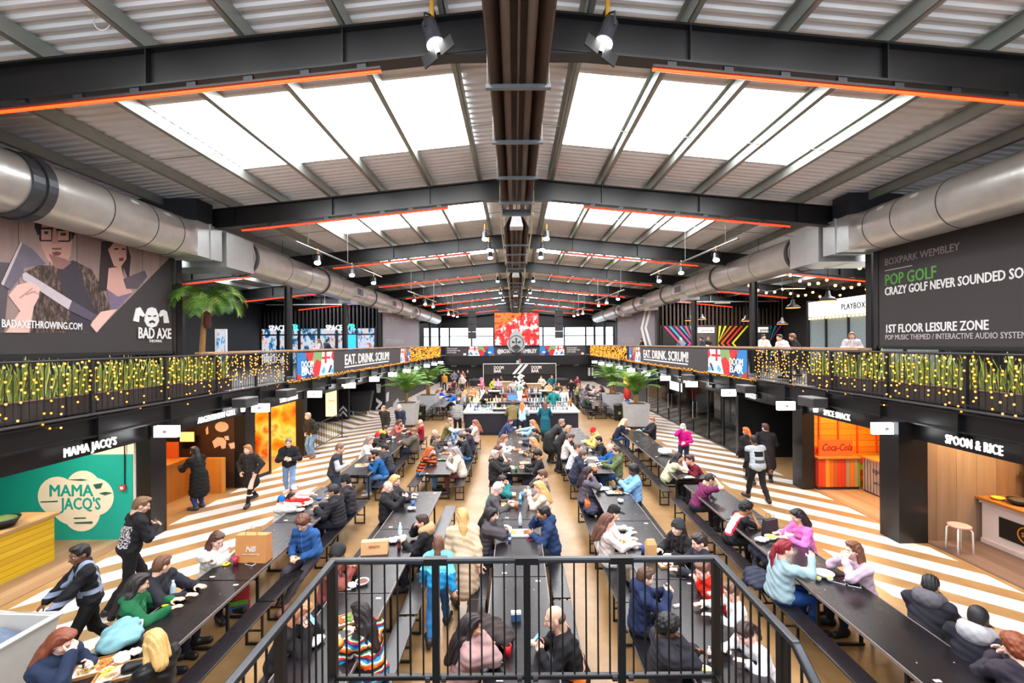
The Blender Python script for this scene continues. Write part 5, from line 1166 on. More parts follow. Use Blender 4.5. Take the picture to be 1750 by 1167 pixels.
# stage booth
t_ = thing('stage_booth', 'black draped stage booth with two sponsor banners', 'booth', (.45, 45, 0))
dr = MB(); vs = []; fs = []
for k in range(61):
    xx = -3.55 + 7.1*k/60; yy = -.06*sin(k*1.9) - .05; vs += [(xx, yy - .05, 0), (xx, yy*.4, 1.2)]
for k in range(60): fs.append((2*k, 2*k+2, 2*k+3, 2*k+1))
dr.add(vs, fs); dr.b2((-3.5, .05, 0), (3.5, .2, 1.25)); dr.build('drape', mat((26, 25, 27), .8), t_)
for sx, nm in ((-1.85, 'a'), (1.85, 'b')):
    b_ = MB().b2((sx - 1.7, -.1, 1.2), (sx + 1.7, -.04, 2.2)).build('banner_cloth', mat((40, 39, 42), .7), t_); text('DOOM', CREAM, t_, (sx - .7, -.11, 1.72), '-Y', .95, .3, .004, .02); text('BAR', CREAM, t_, (sx - .7, -.11, 1.38), '-Y', .7, .3, .004, .02)
pb = PB(); [pb.new().prism([(-.75 + k*.5, 1.22), (-.45 + k*.5, 1.22), (.35 + k*.5, 2.16), (.05 + k*.5, 2.16)], 1, -.112, -.102) for k in range(2)]; pb.build('stripe', CREAM, t_)
pb = PB(); pb.new().tube([(-3.58, -.08, 0), (-3.58, -.08, 2.24)], .03, 6); pb.new().tube([(3.58, -.08, 0), (3.58, -.08, 2.24)], .03, 6); pb.new().tube([(-3.58, -.08, 2.24), (3.58, -.08, 2.24)], .03, 6); pb.build('frame_pipe', WHITE, t_)
struct(MB().b2((-4.5, 45.3, 0), (5.4, 50.5, .6)), 'floor_stage', JET)
t_ = thing('stage_lamp', 'small green and red lit emblem above the stage booth', 'light', (.35, 45.1, 2.24)); MB().b2((-.2, 0, .05), (.0, .05, .3)).build('panel', glow((60, 220, 170), 1.2), t_); MB().b2((.02, 0, .1), (.2, .05, .45)).build('panel', glow((200, 50, 60), 1.0), t_); MB().b2((-.25, .05, 0), (.25, .1, .08)).build('base', BLK, t_)
for x_, y_, n in ((1.35, 34.0, 'right of the flowers'), (-.9, 36.0, 'left of the flowers')):
    t_ = thing('wooden_booth', 'pale timber booth panel behind the bar, %s' % n, 'booth', (x_, y_, 0)); MB().b2((-.6, 0, 0), (.6, .7, 1.15)).build('panel', planks('booth_boards', [(206, 172, 132), (196, 160, 120)], .2, axis=0, grain=6), t_); MB().b2((-.65, -.05, 1.15), (.65, .75, 1.2)).build('top', mat((180, 150, 116), .5), t_)

# ================================================================== PLANTERS, PALMS, BINS
CON = mat((178, 178, 180), .6, var=.14, vs=4, bump=.1)
palmm = NT('palm_leaf'); o, x, y, z = palmm.pos(); n_ = palmm.noise(o, 2.5, 3); palmm.set(col=palmm.ramp(n_, [(.3, C(44, 82, 30)), (.5, C(92, 138, 48)), (.7, C(168, 190, 96))]), rough=.45); PALMM = palmm.m
barkm = mat((150, 110, 62), .8, var=.3, vs=12, bump=.4)
def fronds(r, n, L, droop, up, wl, dirs=None):
    m = MB()
    for i in range(n):
        a = (2*pi*i/n + r.uniform(-.25, .25)) if dirs is None else dirs[0] + r.uniform(-dirs[1], dirs[1]); e = up + r.uniform(-.35, .3); l = L*r.uniform(.8, 1.12); K = 13
        P = []; p = Vector((0, 0, 0)); ee = e
        for k in range(K + 1):
            P.append(p.copy()); p = p + Vector((cos(a)*cos(ee), sin(a)*cos(ee), sin(ee)))*(l/K); ee -= droop/K*(1 + k*.12)
        m.tube(P, [.014*(1 - k/(K + 1.5)) + .002 for k in range(K + 1)], 4, False)
        s_ = Vector((-sin(a), cos(a), 0))
        for k in range(2, K + 1):
            for h in (0, .5):
                if k + h > K: continue
                q = P[k] if not h else (P[k] + P[min(k+1, K)])/2; d = (P[min(k+1, K)] - P[k-1]).normalized(); f = (k + h)/K
                ll = wl*(.35 + 1.5*f*(1 - f)*1.5 + .1)*r.uniform(.85, 1.1)
                for sd in (-1, 1):
                    dv = (d*.75 + s_*sd*.95 + Vector((0, 0, -.22))).normalized(); w = d*.016; tip = q + dv*ll; mid = q + dv*ll*.5 + Vector((0, 0, .015))
                    m.add([q - w*.6, q + w*.6, mid + w, tip, mid - w], [(0, 1, 2, 4), (4, 2, 3)])
    return m
def palm(label, loc, seed, n, L, trunk_h, droop=1.5, up=1.0, wl=.34, stems=1, lean=0.0, tr=.06):
    r = random.Random(seed); t_ = thing('potted_palm', label, 'palm', loc); 
    for s_i in range(stems):
        ox, oy = (r.uniform(-.14, .14), r.uniform(-.14, .14)) if stems > 1 else (0, 0); hh = trunk_h*r.uniform(.75, 1.1) if stems > 1 else trunk_h
        pts = [(ox + lean*(q/6)**1.6, oy, hh*q/6) for q in range(7)]
        MB().tube(pts, [tr*(1.15 - .35*q/6) for q in range(7)], 9).build('trunk', barkm, t_, smooth=True)
        f = fronds(r, n if stems == 1 else max(6, n//stems), L, droop, up, wl); f.v = [(a + pts[-1][0], b + pts[-1][1], c + pts[-1][2]) for a, b, c in f.v]; f.build('fronds', PALMM, t_)
    return t_
def planter(label, x, y, w, h):
    t_ = thing('planter', label, 'planter', (x, y, 0)); a, b = w*.42, w*.5
    m = MB(); m.hexa([(-a, -a, .12), (a, -a, .12), (a, a, .12), (-a, a, .12), (-b, -b, h), (b, -b, h), (b, b, h), (-b, b, h)]); m.build('box', CON, t_, bevel=.015)
    pb = PB()
    for sx, sy in ((0, -1), (0, 1), (-1, 0), (1, 0)): pb.new().box((sx*(b - .04), sy*(b - .04), h + .015), (2*b if sx == 0 else .1, 2*b if sy == 0 else .1, .04))
    pb.build('rim', CON, t_); MB().b2((-b + .1, -b + .1, h), (b - .1, b - .1, h + .01)).build('soil', mat((70, 50, 36), .9, var=.3, vs=20), t_)
    pb = PB(); [pb.new().tube([(sx*.3 - .025, sy*.3, .06), (sx*.3 + .025, sy*.3, .06)], .06, 10) for sx in (-1, 1) for sy in (-1, 1)]; pb.build('wheel', BLK, t_)
    return t_
for i, (px, py, w, h, side, where) in enumerate(((691, 731, 1.12, 1.18, 'left', 'nearer'), (729, 712, 1.15, 1.18, 'left', 'farther'), (1092, 734, 1.1, 1.18, 'right', 'nearer'), (1051, 710, 1.1, 1.18, 'right', 'farther'))):
    x, y = gp(px, py); y += w/2; planter('tall grey concrete planter on castors at the %s, the %s one' % (side, where), x, y, w, h)
    palm('bushy green palm in the %s grey planter at the %s' % (where, side), (x, y, h + .01), 40 + i, 39, 1.6, .55 if i % 2 == 0 else .75, .8, 1.2, .38, 3, 0, .05)
for px, py, nm in ((720, 719, 'left'), (1057, 718, 'right')):
    x, y = gp(px, py); t_ = thing('litter_bin', 'black litter bin beside the farther planter at the %s' % nm, 'bin', (x, y, 0)); MB().lathe([(.2, 0), (.22, .05), (.26, .78), (.28, .8), (.28, .84), (.2, .9)], 18).build('body', BLK, t_, smooth=True); MB().b2((-.06, -.255, .35), (.06, -.235, .5)).build('sticker', mat((120, 170, 90), .5), t_)
# palm standing on the left balcony
t_ = palm('tall potted palm leaning behind the left balcony railing', (-8.8, 12.75, 2.955), 9, 30, 1.2, 2.5, 1.3, .75, .42, 1, .14, .075)
MB().lathe([(.2, 0), (.24, .4), (.22, .4), (.2, .1)], 16).build('pot', BLK, t_, smooth=True); MB().lathe([(.07, 1.75), (.11, 1.85), (.09, 2.1), (.12, 2.2), (.1, 2.5), (.06, 2.75)], 10, (.19, 0, 0)).build('fibre_collar', mat((92, 50, 40), .8, var=.3, vs=14, bump=.4), t_)
# parrot lamp figure in the right planter palm: a tall orange lit totem
x, y = gp(1080, 716); t_ = thing('totem_lamp', 'tall orange lit decorative totem beside the nearer right planter', 'decoration', (x, y + 1.0, 0)); MB().lathe([(.16, 0), (.16, .9), (.1, .95)], 12).build('base', mat((40, 90, 140), .5), t_, smooth=True); MB().lathe([(.1, .95), (.2, 1.1), (.22, 1.5), (.12, 1.7)], 12).build('body', mat((206, 50, 40), .5), t_, smooth=True); MB().lathe([(.12, 1.7), (.22, 1.9), (.2, 2.25), (.08, 2.4)], 12).build('lamp_shade', glow((255, 170, 60), 1.5), t_, smooth=True)
# ================================================================== PEOPLE
def nets(Fv, org, h):
    """smooth surface of a distance field sampled on a grid"""
    ins = Fv < 0
    c = [(i, j, k) for i in (0, 1) for j in (0, 1) for k in (0, 1)]
    nx, ny, nz = Fv.shape
    cnt = np.zeros((nx-1, ny-1, nz-1), np.uint8)
    for i, j, k in c: cnt += ins[i:nx-1+i, j:ny-1+j, k:nz-1+k]
    act = (cnt > 0) & (cnt < 8); idx = np.argwhere(act)
    if len(idx) == 0: return np.zeros((0, 3)), np.zeros((0, 4), int)
    pos = np.zeros((len(idx), 3)); num = np.zeros(len(idx))
    fv = {q: Fv[idx[:, 0]+q[0], idx[:, 1]+q[1], idx[:, 2]+q[2]] for q in c}
    for a in c:
        for ax in range(3):
            if a[ax]: continue
            b = list(a); b[ax] = 1; b = tuple(b); fa, fb = fv[a], fv[b]; cr = (fa < 0) != (fb < 0)
            tt_ = np.where(cr, fa/np.where(cr, fa - fb, 1), 0); p = np.tile(np.array(a, float), (len(idx), 1)); p[:, ax] += tt_
            pos += p*cr[:, None]; num += cr
    V = (idx + pos/num[:, None])*h + org
    vid = -np.ones(act.shape, int); vid[act] = np.arange(len(idx)); Q = []
    for ax in range(3):
        o1, o2 = [(1, 2), (2, 0), (0, 1)][ax]
        s0 = [slice(None)]*3; s1 = [slice(None)]*3; s0[ax] = slice(0, -1); s1[ax] = slice(1, None)
        for o_ in (o1, o2): s0[o_] = slice(1, -1); s1[o_] = slice(1, -1)
        A, B = ins[tuple(s0)], ins[tuple(s1)]; E = np.argwhere(A != B)
        if len(E) == 0: continue
        E[:, o1] += 1; E[:, o2] += 1; sgn = ins[E[:, 0], E[:, 1], E[:, 2]]
        def v(d1, d2):
            q = E.copy(); q[:, o1] += d1; q[:, o2] += d2; return vid[q[:, 0], q[:, 1], q[:, 2]]
        quad = np.stack([v(-1, -1), v(0, -1), v(0, 0), v(-1, 0)], 1)
        quad[~sgn] = quad[~sgn][:, ::-1]; Q.append(quad)
    Q = np.concatenate(Q) if Q else np.zeros((0, 4), int)
    return V, Q[(Q >= 0).all(1)]
def A3(*v): return np.array(v, float)
def sdf(prims, h, k=.03, inflate=0.0, post=None):
    lo = np.full(3, 1e9); hi = np.full(3, -1e9)
    for p in prims:
        if p[0] == 'c': r = max(p[3], p[4]); pts = [p[1], p[2]]
        else: r = max(p[2]); pts = [p[1]]
        for q in pts: lo = np.minimum(lo, q - r); hi = np.maximum(hi, q + r)
    m = inflate + 3*h; lo -= m; hi += m
    n = np.ceil((hi - lo)/h).astype(int) + 1; Fv = np.full(n, 1.0); ax = [lo[i] + h*np.arange(n[i]) for i in range(3)]
    for p in prims:
        if p[0] == 'c': a, b, ra, rb = p[1:5]; r = max(ra, rb); pl, ph = np.minimum(a, b) - r, np.maximum(a, b) + r
        else: cc, rr = p[1], p[2]; pl, ph = cc - max(rr), cc + max(rr)
        mm = inflate + k + 2.5*h; i0 = np.maximum(((pl - mm - lo)/h).astype(int), 0); i1 = np.minimum(((ph + mm - lo)/h).astype(int) + 2, n)
        X = ax[0][i0[0]:i1[0], None, None]; Y = ax[1][None, i0[1]:i1[1], None]; Z = ax[2][None, None, i0[2]:i1[2]]
        if p[0] == 'c':
            ba = b - a; L = ba.dot(ba) + 1e-9; t_ = np.clip(((X-a[0])*ba[0] + (Y-a[1])*ba[1] + (Z-a[2])*ba[2])/L, 0, 1)
            d = np.sqrt((X-a[0]-t_*ba[0])**2 + (Y-a[1]-t_*ba[1])**2 + (Z-a[2]-t_*ba[2])**2) - (ra + (rb-ra)*t_)
        else:
            Rm = p[3] if len(p) > 3 and p[3] is not None else np.eye(3)
            dx, dy, dz = X-cc[0], Y-cc[1], Z-cc[2]; q = [dx*Rm[0, i] + dy*Rm[1, i] + dz*Rm[2, i] for i in range(3)]
            k0 = np.sqrt(sum((q[i]/rr[i])**2 for i in range(3))); k1 = np.sqrt(sum((q[i]/rr[i]**2)**2 for i in range(3))) + 1e-9; d = k0*(k0-1)/k1
        sub = Fv[i0[0]:i1[0], i0[1]:i1[1], i0[2]:i1[2]]
        hh = np.maximum(k - np.abs(sub - d), 0)/k; sub[:] = np.minimum(sub, d) - hh*hh*k*.25
    Fv -= inflate
    if post is not None: Fv = post(Fv, ax[0][:, None, None], ax[1][None, :, None], ax[2][None, None, :])
    Fv[0] = Fv[-1] = 1; Fv[:, 0] = Fv[:, -1] = 1; Fv[:, :, 0] = Fv[:, :, -1] = 1
    return nets(Fv, lo, h)
def rot(ax, a):
    c_, s_ = cos(a), sin(a)
    return np.array([[1, 0, 0], [0, c_, -s_], [0, s_, c_]] if ax == 0 else [[c_, 0, s_], [0, 1, 0], [-s_, 0, c_]] if ax == 1 else [[c_, -s_, 0], [s_, c_, 0], [0, 0, 1]], float)
CACHE = {}
def head_mesh(h):
    """head looking along +y, origin at the middle of the skull"""
    if ('h', h) not in CACHE:
        P = [('e', A3(0, -.012, .03), A3(.075, .095, .088)), ('e', A3(0, .028, -.035), A3(.06, .068, .085)), ('e', A3(0, .06, -.085), A3(.032, .03, .028)), ('c', A3(0, .09, .015), A3(0, .113, -.03), .011, .017), ('e', A3(0, .078, .03), A3(.05, .02, .014)),
             ('e', A3(-.04, .062, -.025), A3(.026, .028, .026)), ('e', A3(.04, .062, -.025), A3(.026, .028, .026)), ('e', A3(0, .09, -.06), A3(.024, .012, .007)), ('e', A3(0, .087, -.071), A3(.02, .012, .007)),
             ('e', A3(-.077, -.008, -.015), A3(.012, .024, .034)), ('e', A3(.077, -.008, -.015), A3(.012, .024, .034)), ('c', A3(0, -.03, -.05), A3(0, -.035, -.13), .058, .056)]
        CACHE[('h', h)] = sdf(P, h, .018)
    return CACHE[('h', h)]
HAIRS = {}
def hair_prims(st):
    cap = [('e', A3(0, -.02, .038), A3(.086, .102, .094)), ('e', A3(0, -.05, -.01), A3(.078, .066, .085))]
    if st in ('short', 'buzz', 'side'): return cap + ([('e', A3(.0, .04, .105), A3(.06, .05, .03))] if st == 'short' else [('e', A3(.03, .05, .1), A3(.055, .05, .032))] if st == 'side' else [])
    if st == 'curly': return [('e', A3(0, -.015, .055), A3(.11, .115, .1)), ('e', A3(0, -.06, .0), A3(.095, .075, .09)), ('e', A3(0, .05, .1), A3(.08, .05, .045))]
    if st == 'afro': return [('e', A3(0, -.02, .06), A3(.112, .118, .105)), ('e', A3(0, -.06, .0), A3(.1, .08, .09))]
    lng = cap + [('c', A3(-.075, -.02, .02), A3(-.082, -.03, -.16), .028, .035), ('c', A3(.075, -.02, .02), A3(.082, -.03, -.16), .028, .035), ('c', A3(0, -.07, .0), A3(0, -.1, -.2), .07, .065), ('e', A3(0, .035, .1), A3(.07, .055, .03))]
    if st == 'bob': return lng
    if st == 'long': return lng + [('c', A3(-.07, -.06, -.12), A3(-.08, -.085, -.33), .042, .03), ('c', A3(.07, -.06, -.12), A3(.08, -.085, -.33), .042, .03), ('c', A3(0, -.1, -.15), A3(0, -.13, -.38), .065, .045)]
    if st == 'front': return lng + [('c', A3(-.085, 0, -.1), A3(-.1, .06, -.34), .034, .03), ('c', A3(.085, 0, -.1), A3(.1, .06, -.34), .034, .03), ('c', A3(0, -.1, -.15), A3(0, -.12, -.3), .065, .045)]
    if st == 'pony': return cap + [('e', A3(0, -.125, .03), A3(.03, .03, .03)), ('c', A3(0, -.13, .02), A3(0, -.16, -.12), .032, .04), ('c', A3(0, -.16, -.12), A3(.02, -.15, -.3), .036, .012), ('e', A3(0, .035, .1), A3(.07, .055, .03))]
    if st == 'bun': return cap + [('e', A3(0, -.09, .11), A3(.05, .05, .045)), ('e', A3(0, .035, .1), A3(.07, .055, .03))]
    if st == 'horse': return [('e', A3(0, -.055, -.01), A3(.083, .062, .055))]
    if st == 'beanie': return [('e', A3(0, -.015, .06), A3(.09, .108, .1)), ('c', A3(-.03, 0, .025), A3(.03, 0, .025), .088, .088)]
    if st == 'cap': return [('e', A3(0, -.012, .058), A3(.087, .104, .085)), ('e', A3(0, .12, .045), A3(.07, .075, .012))]
    if st == 'hood': return [('e', A3(0, -.03, .03), A3(.105, .115, .12)), ('c', A3(0, -.06, -.05), A3(0, -.07, -.14), .1, .105)]
    if st == 'scarfhead': return [('e', A3(0, -.02, .03), A3(.095, .11, .105)), ('c', A3(0, -.03, -.06), A3(0, -.03, -.17), .085, .12)]
    if st == 'beard': return [('e', A3(0, .05, -.085), A3(.052, .05, .045)), ('c', A3(-.06, .02, -.05), A3(-.045, .055, -.085), .018, .02), ('c', A3(.06, .02, -.05), A3(.045, .055, -.085), .018, .02)]
    return cap
def hair_mesh(st, h):
    if (st, h) not in CACHE:
        def post(Fv, X, Y, Z):
            w = 0
            if st in ('curly', 'afro'): w = .008*np.sin(X*95)*np.sin(Y*90 + 1)*np.sin(Z*95)
            elif st in ('long', 'front', 'bob', 'pony', 'short', 'side'): w = .0045*np.sin(X*190 + Y*60 + 2.5*np.sin(Z*16))
            Fv = Fv + w
            if st in ('hood', 'scarfhead'): face = np.sqrt((X/.075)**2 + ((Y - .1)/.1)**2 + ((Z + .02)/.1)**2) - 1
            elif st == 'beard': face = np.sqrt((X/.03)**2 + ((Y - .1)/.04)**2 + ((Z + .066)/.014)**2) - 1
            elif st in ('beanie', 'cap'): return np.maximum(Fv, (-Z + .015) - .3*np.clip(-Y - .02, 0, 1) + .0*X)
            else: face = np.sqrt((X/.068)**2 + ((Y - .115)/.1)**2 + ((Z + .025)/.105)**2) - 1
            face = face*.06
            return np.maximum(Fv, -face)
        CACHE[(st, h)] = sdf(hair_prims(st), h, .02, 0, post)
    return CACHE[(st, h)]
def hand_mesh(curl, h, side):
    """palm grows along +y from the wrist, palm faces -z, thumb towards the body side"""
    key = ('hand', curl, h, side)
    if key not in CACHE:
        P = [('e', A3(0, .045, 0), A3(.04, .05, .015)), ('c', A3(0, -.02, 0), A3(0, .02, 0), .026, .028), ('e', A3(side*-.022, .035, -.008), A3(.02, .032, .015))]
        for i, (fx_, l) in enumerate(((-.03, .066), (-.0105, .076), (.0105, .071), (.029, .055))):
            p = A3(fx_, .085, 0); a = curl*.35 + .06; sp = (fx_)*1.6
            for j, (fr, r_) in enumerate(((.45, .0088), (.32, .008), (.25, .0072))):
                q = p + A3(sin(sp)*l*fr*cos(a), l*fr*cos(a), -l*fr*sin(a)); rr = max(r_, h*.85); P.append(('c', p, q, rr, rr*.93)); p = q; a += curl*(.75 if j == 0 else .6)
        p = A3(side*-.036, .022, -.004); q = p + A3(side*-.03, .026, -.012); e = q + A3(side*-.006, .03, -.012*(1 + curl)); rr = max(.0098, h*.85); P += [('c', p, q, rr*1.15, rr), ('c', q, e, rr, rr*.9)]
        CACHE[key] = sdf(P, h, .009)
    return CACHE[key]
def ik(a, t_, l1, l2, pole):
    d = t_ - a; L = np.linalg.norm(d); L2 = min(L, (l1 + l2)*.995); u = d/L; t_ = a + u*L2; c_ = (l1*l1 + L2*L2 - l2*l2)/(2*L2); hgt = math.sqrt(max(l1*l1 - c_*c_, 0)); pv = pole - u*pole.dot(u); pv = pv/(np.linalg.norm(pv) + 1e-9)
    return a + u*c_ + pv*hgt, t_
SKIN = dict(l=(226, 178, 152), m=(204, 150, 116), t=(172, 118, 84), b=(124, 80, 56), d=(92, 60, 44), p=(238, 190, 172))
def mk(V, Q, name, m, parent=None):
    me = bpy.data.meshes.new(name); n = len(V)
    me.vertices.add(n); me.vertices.foreach_set('co', np.ascontiguousarray(V, dtype='f').ravel())
    me.loops.add(len(Q)*4); me.loops.foreach_set('vertex_index', np.ascontiguousarray(Q, dtype='i').ravel())
    me.polygons.add(len(Q)); me.polygons.foreach_set('loop_start', np.arange(0, len(Q)*4, 4, dtype='i')); me.polygons.foreach_set('use_smooth', np.ones(len(Q), bool))
    me.update(calc_edges=True); me.materials.append(m)
    o_ = bpy.data.objects.new(name, me); COL.objects.link(o_)
    if parent is not None: o_.parent = parent
    return o_
def clothmat(c, kind=''):
    key = ('cloth', tuple(c), kind)
    if key in MC: return MC[key]
    t = NT('cloth_%d_%d_%d' % tuple(c)); o, x, y, z = t.pos(); n1 = t.noise(o, 9, 4, .6); n2 = t.noise(o, 220, 2); cc = C(c); b = lambda f: (*[min(1, v*f) for v in cc[:3]], 1)
    col = t.mix(n1, b(.8), b(1.22))
    if kind == 'check':
        f1 = t.math('GREATER_THAN', t.math('SINE', t.math('MULTIPLY', z, 70.0)), .3); f2 = t.math('GREATER_THAN', t.math('SINE', t.math('MULTIPLY', x, 70.0)), .3); col = t.mix(t.math('MAXIMUM', f1, f2), col, C(40, 26, 26))
    if kind == 'rainbow':
        w = t.math('FRACT', t.math('ADD', t.math('MULTIPLY', z, 5.5), t.math('MULTIPLY', t.noise(o, 5, 2), .9)))
        col = t.ramp(w, [(0, C(30, 26, 30)), (.18, C(226, 84, 30)), (.3, C(240, 160, 50)), (.4, C(240, 236, 226)), (.5, C(60, 150, 190)), (.62, C(30, 60, 120)), (.72, C(210, 50, 40)), (.84, C(236, 226, 206)), (.92, C(70, 140, 90))], 'CONSTANT')
    if kind == 'stripe': col = t.mix(t.math('GREATER_THAN', t.math('SINE', t.math('MULTIPLY', z, 130.0)), .5), col, C(230, 228, 224))
    if kind == 'ombre': col = t.mix(t.math('GREATER_THAN', t.math('ADD', z, t.math('MULTIPLY', n1, .1)), .98), col, C(110, 214, 226))
    bk = lambda a, b_, c, d: t.math('MULTIPLY', between2(t, x, a, b_), t.math('MULTIPLY', between2(t, z, c, d), t.math('LESS_THAN', y, .04)))
    if kind == 'seam': col = t.mix(t.math('MULTIPLY', t.math('LESS_THAN', t.math('ABSOLUTE', x), .007), t.math('GREATER_THAN', y, .05)), col, b(2.6))
    if kind == 'backprint': col = t.mix(t.math('MULTIPLY', bk(-.17, .17, 1.02, 1.34), t.math('GREATER_THAN', t.noise(o, 26, 3, .7, stretch=(1, 1, 1.6)), .5)), col, C(206, 200, 206))
    if kind == 'panel': y = t.math('SUBTRACT', y, t.math('MULTIPLY', t.math('SUBTRACT', z, .5), .45)); e_ = bk(-.13, .13, .62, 1.02); col = t.mix(e_, col, C(214, 40, 60)); col = t.mix(bk(-.1, .1, .65, .99), col, C(226, 220, 220))
    if kind == 'straps': col = t.mix(t.math('MULTIPLY', t.math('GREATER_THAN', z, .95), t.math('MAXIMUM', between2(t, t.math('ABSOLUTE', x), .075, .125), between2(t, z, .98, 1.04))), col, C(136, 146, 170))
    if kind == 'sash': q_ = t.math('ADD', z, t.math('MULTIPLY', x, -1.1)); col = t.mix(between2(t, q_, .80, .835), col, C(226, 120, 50)); col = t.mix(between2(t, q_, .835, .85), col, C(230, 226, 220))
    if kind == 'guard': col = t.mix(bk(-.12, .12, 1.2, 1.33), col, C(30, 30, 34)); col = t.mix(bk(-.13, .13, 1.04, 1.12), col, C(70, 74, 80))
    if kind == 'camo': col = t.ramp(t.noise(o, 12, 3), [(.4, C(60, 44, 34)), (.48, C(120, 96, 70)), (.56, C(176, 150, 116)), (.62, C(90, 66, 48))], 'CONSTANT')
    t.set(col=col, rough=.82 if kind != 'shiny' else .4, spec=.25); t.bump(t.math('ADD', t.math('MULTIPLY', n1, .7), t.math('MULTIPLY', n2, .3)), .35, .006); MC[key] = t.m
    return t.m
def between2(t, v, a, b): return t.math('MULTIPLY', t.math('GREATER_THAN', v, a), t.math('LESS_THAN', v, b))
hairM = lambda c: mat(c, .5, var=.3, vs=30, bump=.3, bs=90)
eyeW = mat((236, 232, 226), .2, var=0); 
def person(label, head, yaw, pose='sit', h=1.72, top=(40, 40, 46), kind='', tk='jacket', low=(40, 44, 60), skin='l', hair=('short', (60, 40, 30)), hat=None, hands='table', bench=None, lean=.22, hy=0, hp=None, fat=1.0, legs=None, shoes=(36, 34, 36), hood=None, group=None, z0=0.0, lowk='', extra=None, sleeve=.95, item=None):
    """head = photo pixel of the middle of the head; yaw 0 looks away, 180 towards the camera"""
    s = h/1.75; yw = R(yaw); Rz = rot(2, yw)
    sit = pose == 'sit'
    hipz = (.535 if sit else .92*s) if pose != 'perch' else .78
    hp = (20 if sit else 10) if hp is None else hp
    def spine(ln):
        up = A3(0, sin(ln), cos(ln)); pel = A3(0, 0, hipz); ch = pel + up*.27*s; nk = pel + up*.49*s; hu = A3(0, sin(ln*.55 + .1), cos(ln*.55 + .1)); hc = nk + hu*.165*s + A3(0, .02, 0)
        return up, pel, ch, nk, hc
    for _ in range(6):
        up, pel, ch, nk, hc = spine(lean); hx, hy_ = gp(head[0], head[1], hc[2] + z0) if len(head) == 2 else head[:2]
        if bench is None or not sit: break
        off = abs(hx - bench); sgn = 1 if (bench - hx)*sin(yw) > 0 else -1      # forward = (-sin yaw, cos yaw)
        fwd = (hx - bench)*(-sin(yw))
        lean += (fwd - hc[1])*.9; lean = min(.52, max(-.05, lean))
    w_ = Rz @ hc; ox, oy = hx - w_[0], hy_ - w_[1]
    Yd = max(3.0, oy); hb = min(.042, max(.017, .0017*Yd)); hh = .0085 if Yd < 9 else .012 if Yd < 15 else .018; hd = .0062 if Yd < 9 else .009 if Yd < 15 else .013
    right = A3(1, 0, 0)
    sh = [nk - up*.045*s + right*q*.172*s*(.5 + fat*.5) for q in (-1, 1)]
    U = dict(table=[A3(-.14, .40, .83), A3(.12, .42, .83)], eat=[A3(-.13, .38, .83), hc + A3(.05, .14, -.1)], both=[hc + A3(-.05, .15, -.12), hc + A3(.05, .15, -.12)], phone=[A3(-.05, .38, .95), A3(.05, .38, .95)], chin=[A3(-.14, .36, .83), hc + A3(.04, .1, -.11)], brow=[A3(-.1, .4, .84), hc + A3(.06, .1, .02)],
             down=[A3(-.25, .03, .8*s), A3(.25, .03, .8*s)], sphone=[A3(-.05, .33, 1.18*s), A3(.05, .33, 1.18*s)], pocket=[A3(-.22, .13, .93*s), A3(.22, .13, .93*s)], fold=[A3(.12, .27, .88), A3(-.12, .29, .86)], push=[A3(-.2, .5, .82), A3(.2, .5, .82)], bar=[A3(-.16, .42, 1.1), A3(.16, .42, 1.1)], lap=[A3(-.1, .3, .66), A3(.1, .3, .66)],
             cam=[A3(-.12, .36, .83), hc + A3(.1, .33, -.1)], walk=[A3(-.24, .2, .85*s), A3(.24, -.14, .84*s)], reach=[A3(-.15, .45, .86), A3(.1, .62, .9)], hold=[A3(-.1, .3, 1.12*s), A3(.1, .34, 1.15*s)], face=[A3(-.1, .3, 1.05*s), hc + A3(.03, .12, -.06)])
    tg = U[hands] if isinstance(hands, str) else hands
    body = []; arms = []; hands_ = []
    ul, fl = .285*s, .25*s
    for i, q in enumerate((-1, 1)):
        pole = A3(q*.75, -.35, -.8) if hands not in ('down', 'walk') else A3(q*.2, -1, -.1)
        el, wr = ik(sh[i], np.array(tg[i], float), ul, fl, pole); arms.append((sh[i], el, wr)); f = wr - el; f = f/np.linalg.norm(f)
        body += [('c', sh[i], el, .05*s, .04*s), ('c', el, wr, .04*s, .027*s)]
        hf = f*.6 + A3(0, .5, -.1) if hands in ('table', 'reach', 'push') else f.copy()
        if hands == 'push': hf = f*.8 + A3(0, .2, -.2)
        hf = hf/np.linalg.norm(hf); xx = np.cross(hf, A3(0, 0, 1)); xx = xx/(np.linalg.norm(xx) + 1e-6); zz = np.cross(xx, hf)
        if hands in ('down', 'walk', 'pocket', 'phone', 'sphone', 'both', 'eat', 'chin', 'hold', 'face', 'brow'): ang = -q*1.1; c_, s_ = cos(ang), sin(ang); xx, zz = xx*c_ + zz*s_, zz*c_ - xx*s_
        hands_.append((wr, np.stack([xx, hf, zz], 1), q))
    fx = fat
    tors = [('e', pel + up*.02, A3(.165*fx, .118*fx, .12)*s), ('e', pel + up*.15*s, A3(.148*fx, .112*fx, .15)*s), ('e', ch + up*.03*s, A3(.165*(.4 + .6*fx), .112*(.4 + .6*fx), .17)*s), ('c', sh[0] - up*.01, sh[1] - up*.01, .062*s, .062*s)]
    Rl = rot(0, -lean); tors = [(p[0], p[1], p[2], Rl) if p[0] == 'e' else p for p in tors]
    legp = []; feet = []; knees = []
    hips = [pel + A3(q*.09*s, 0, -.02) for q in (-1, 1)]
    if legs is None: legs = 'sit' if sit else 'stand'
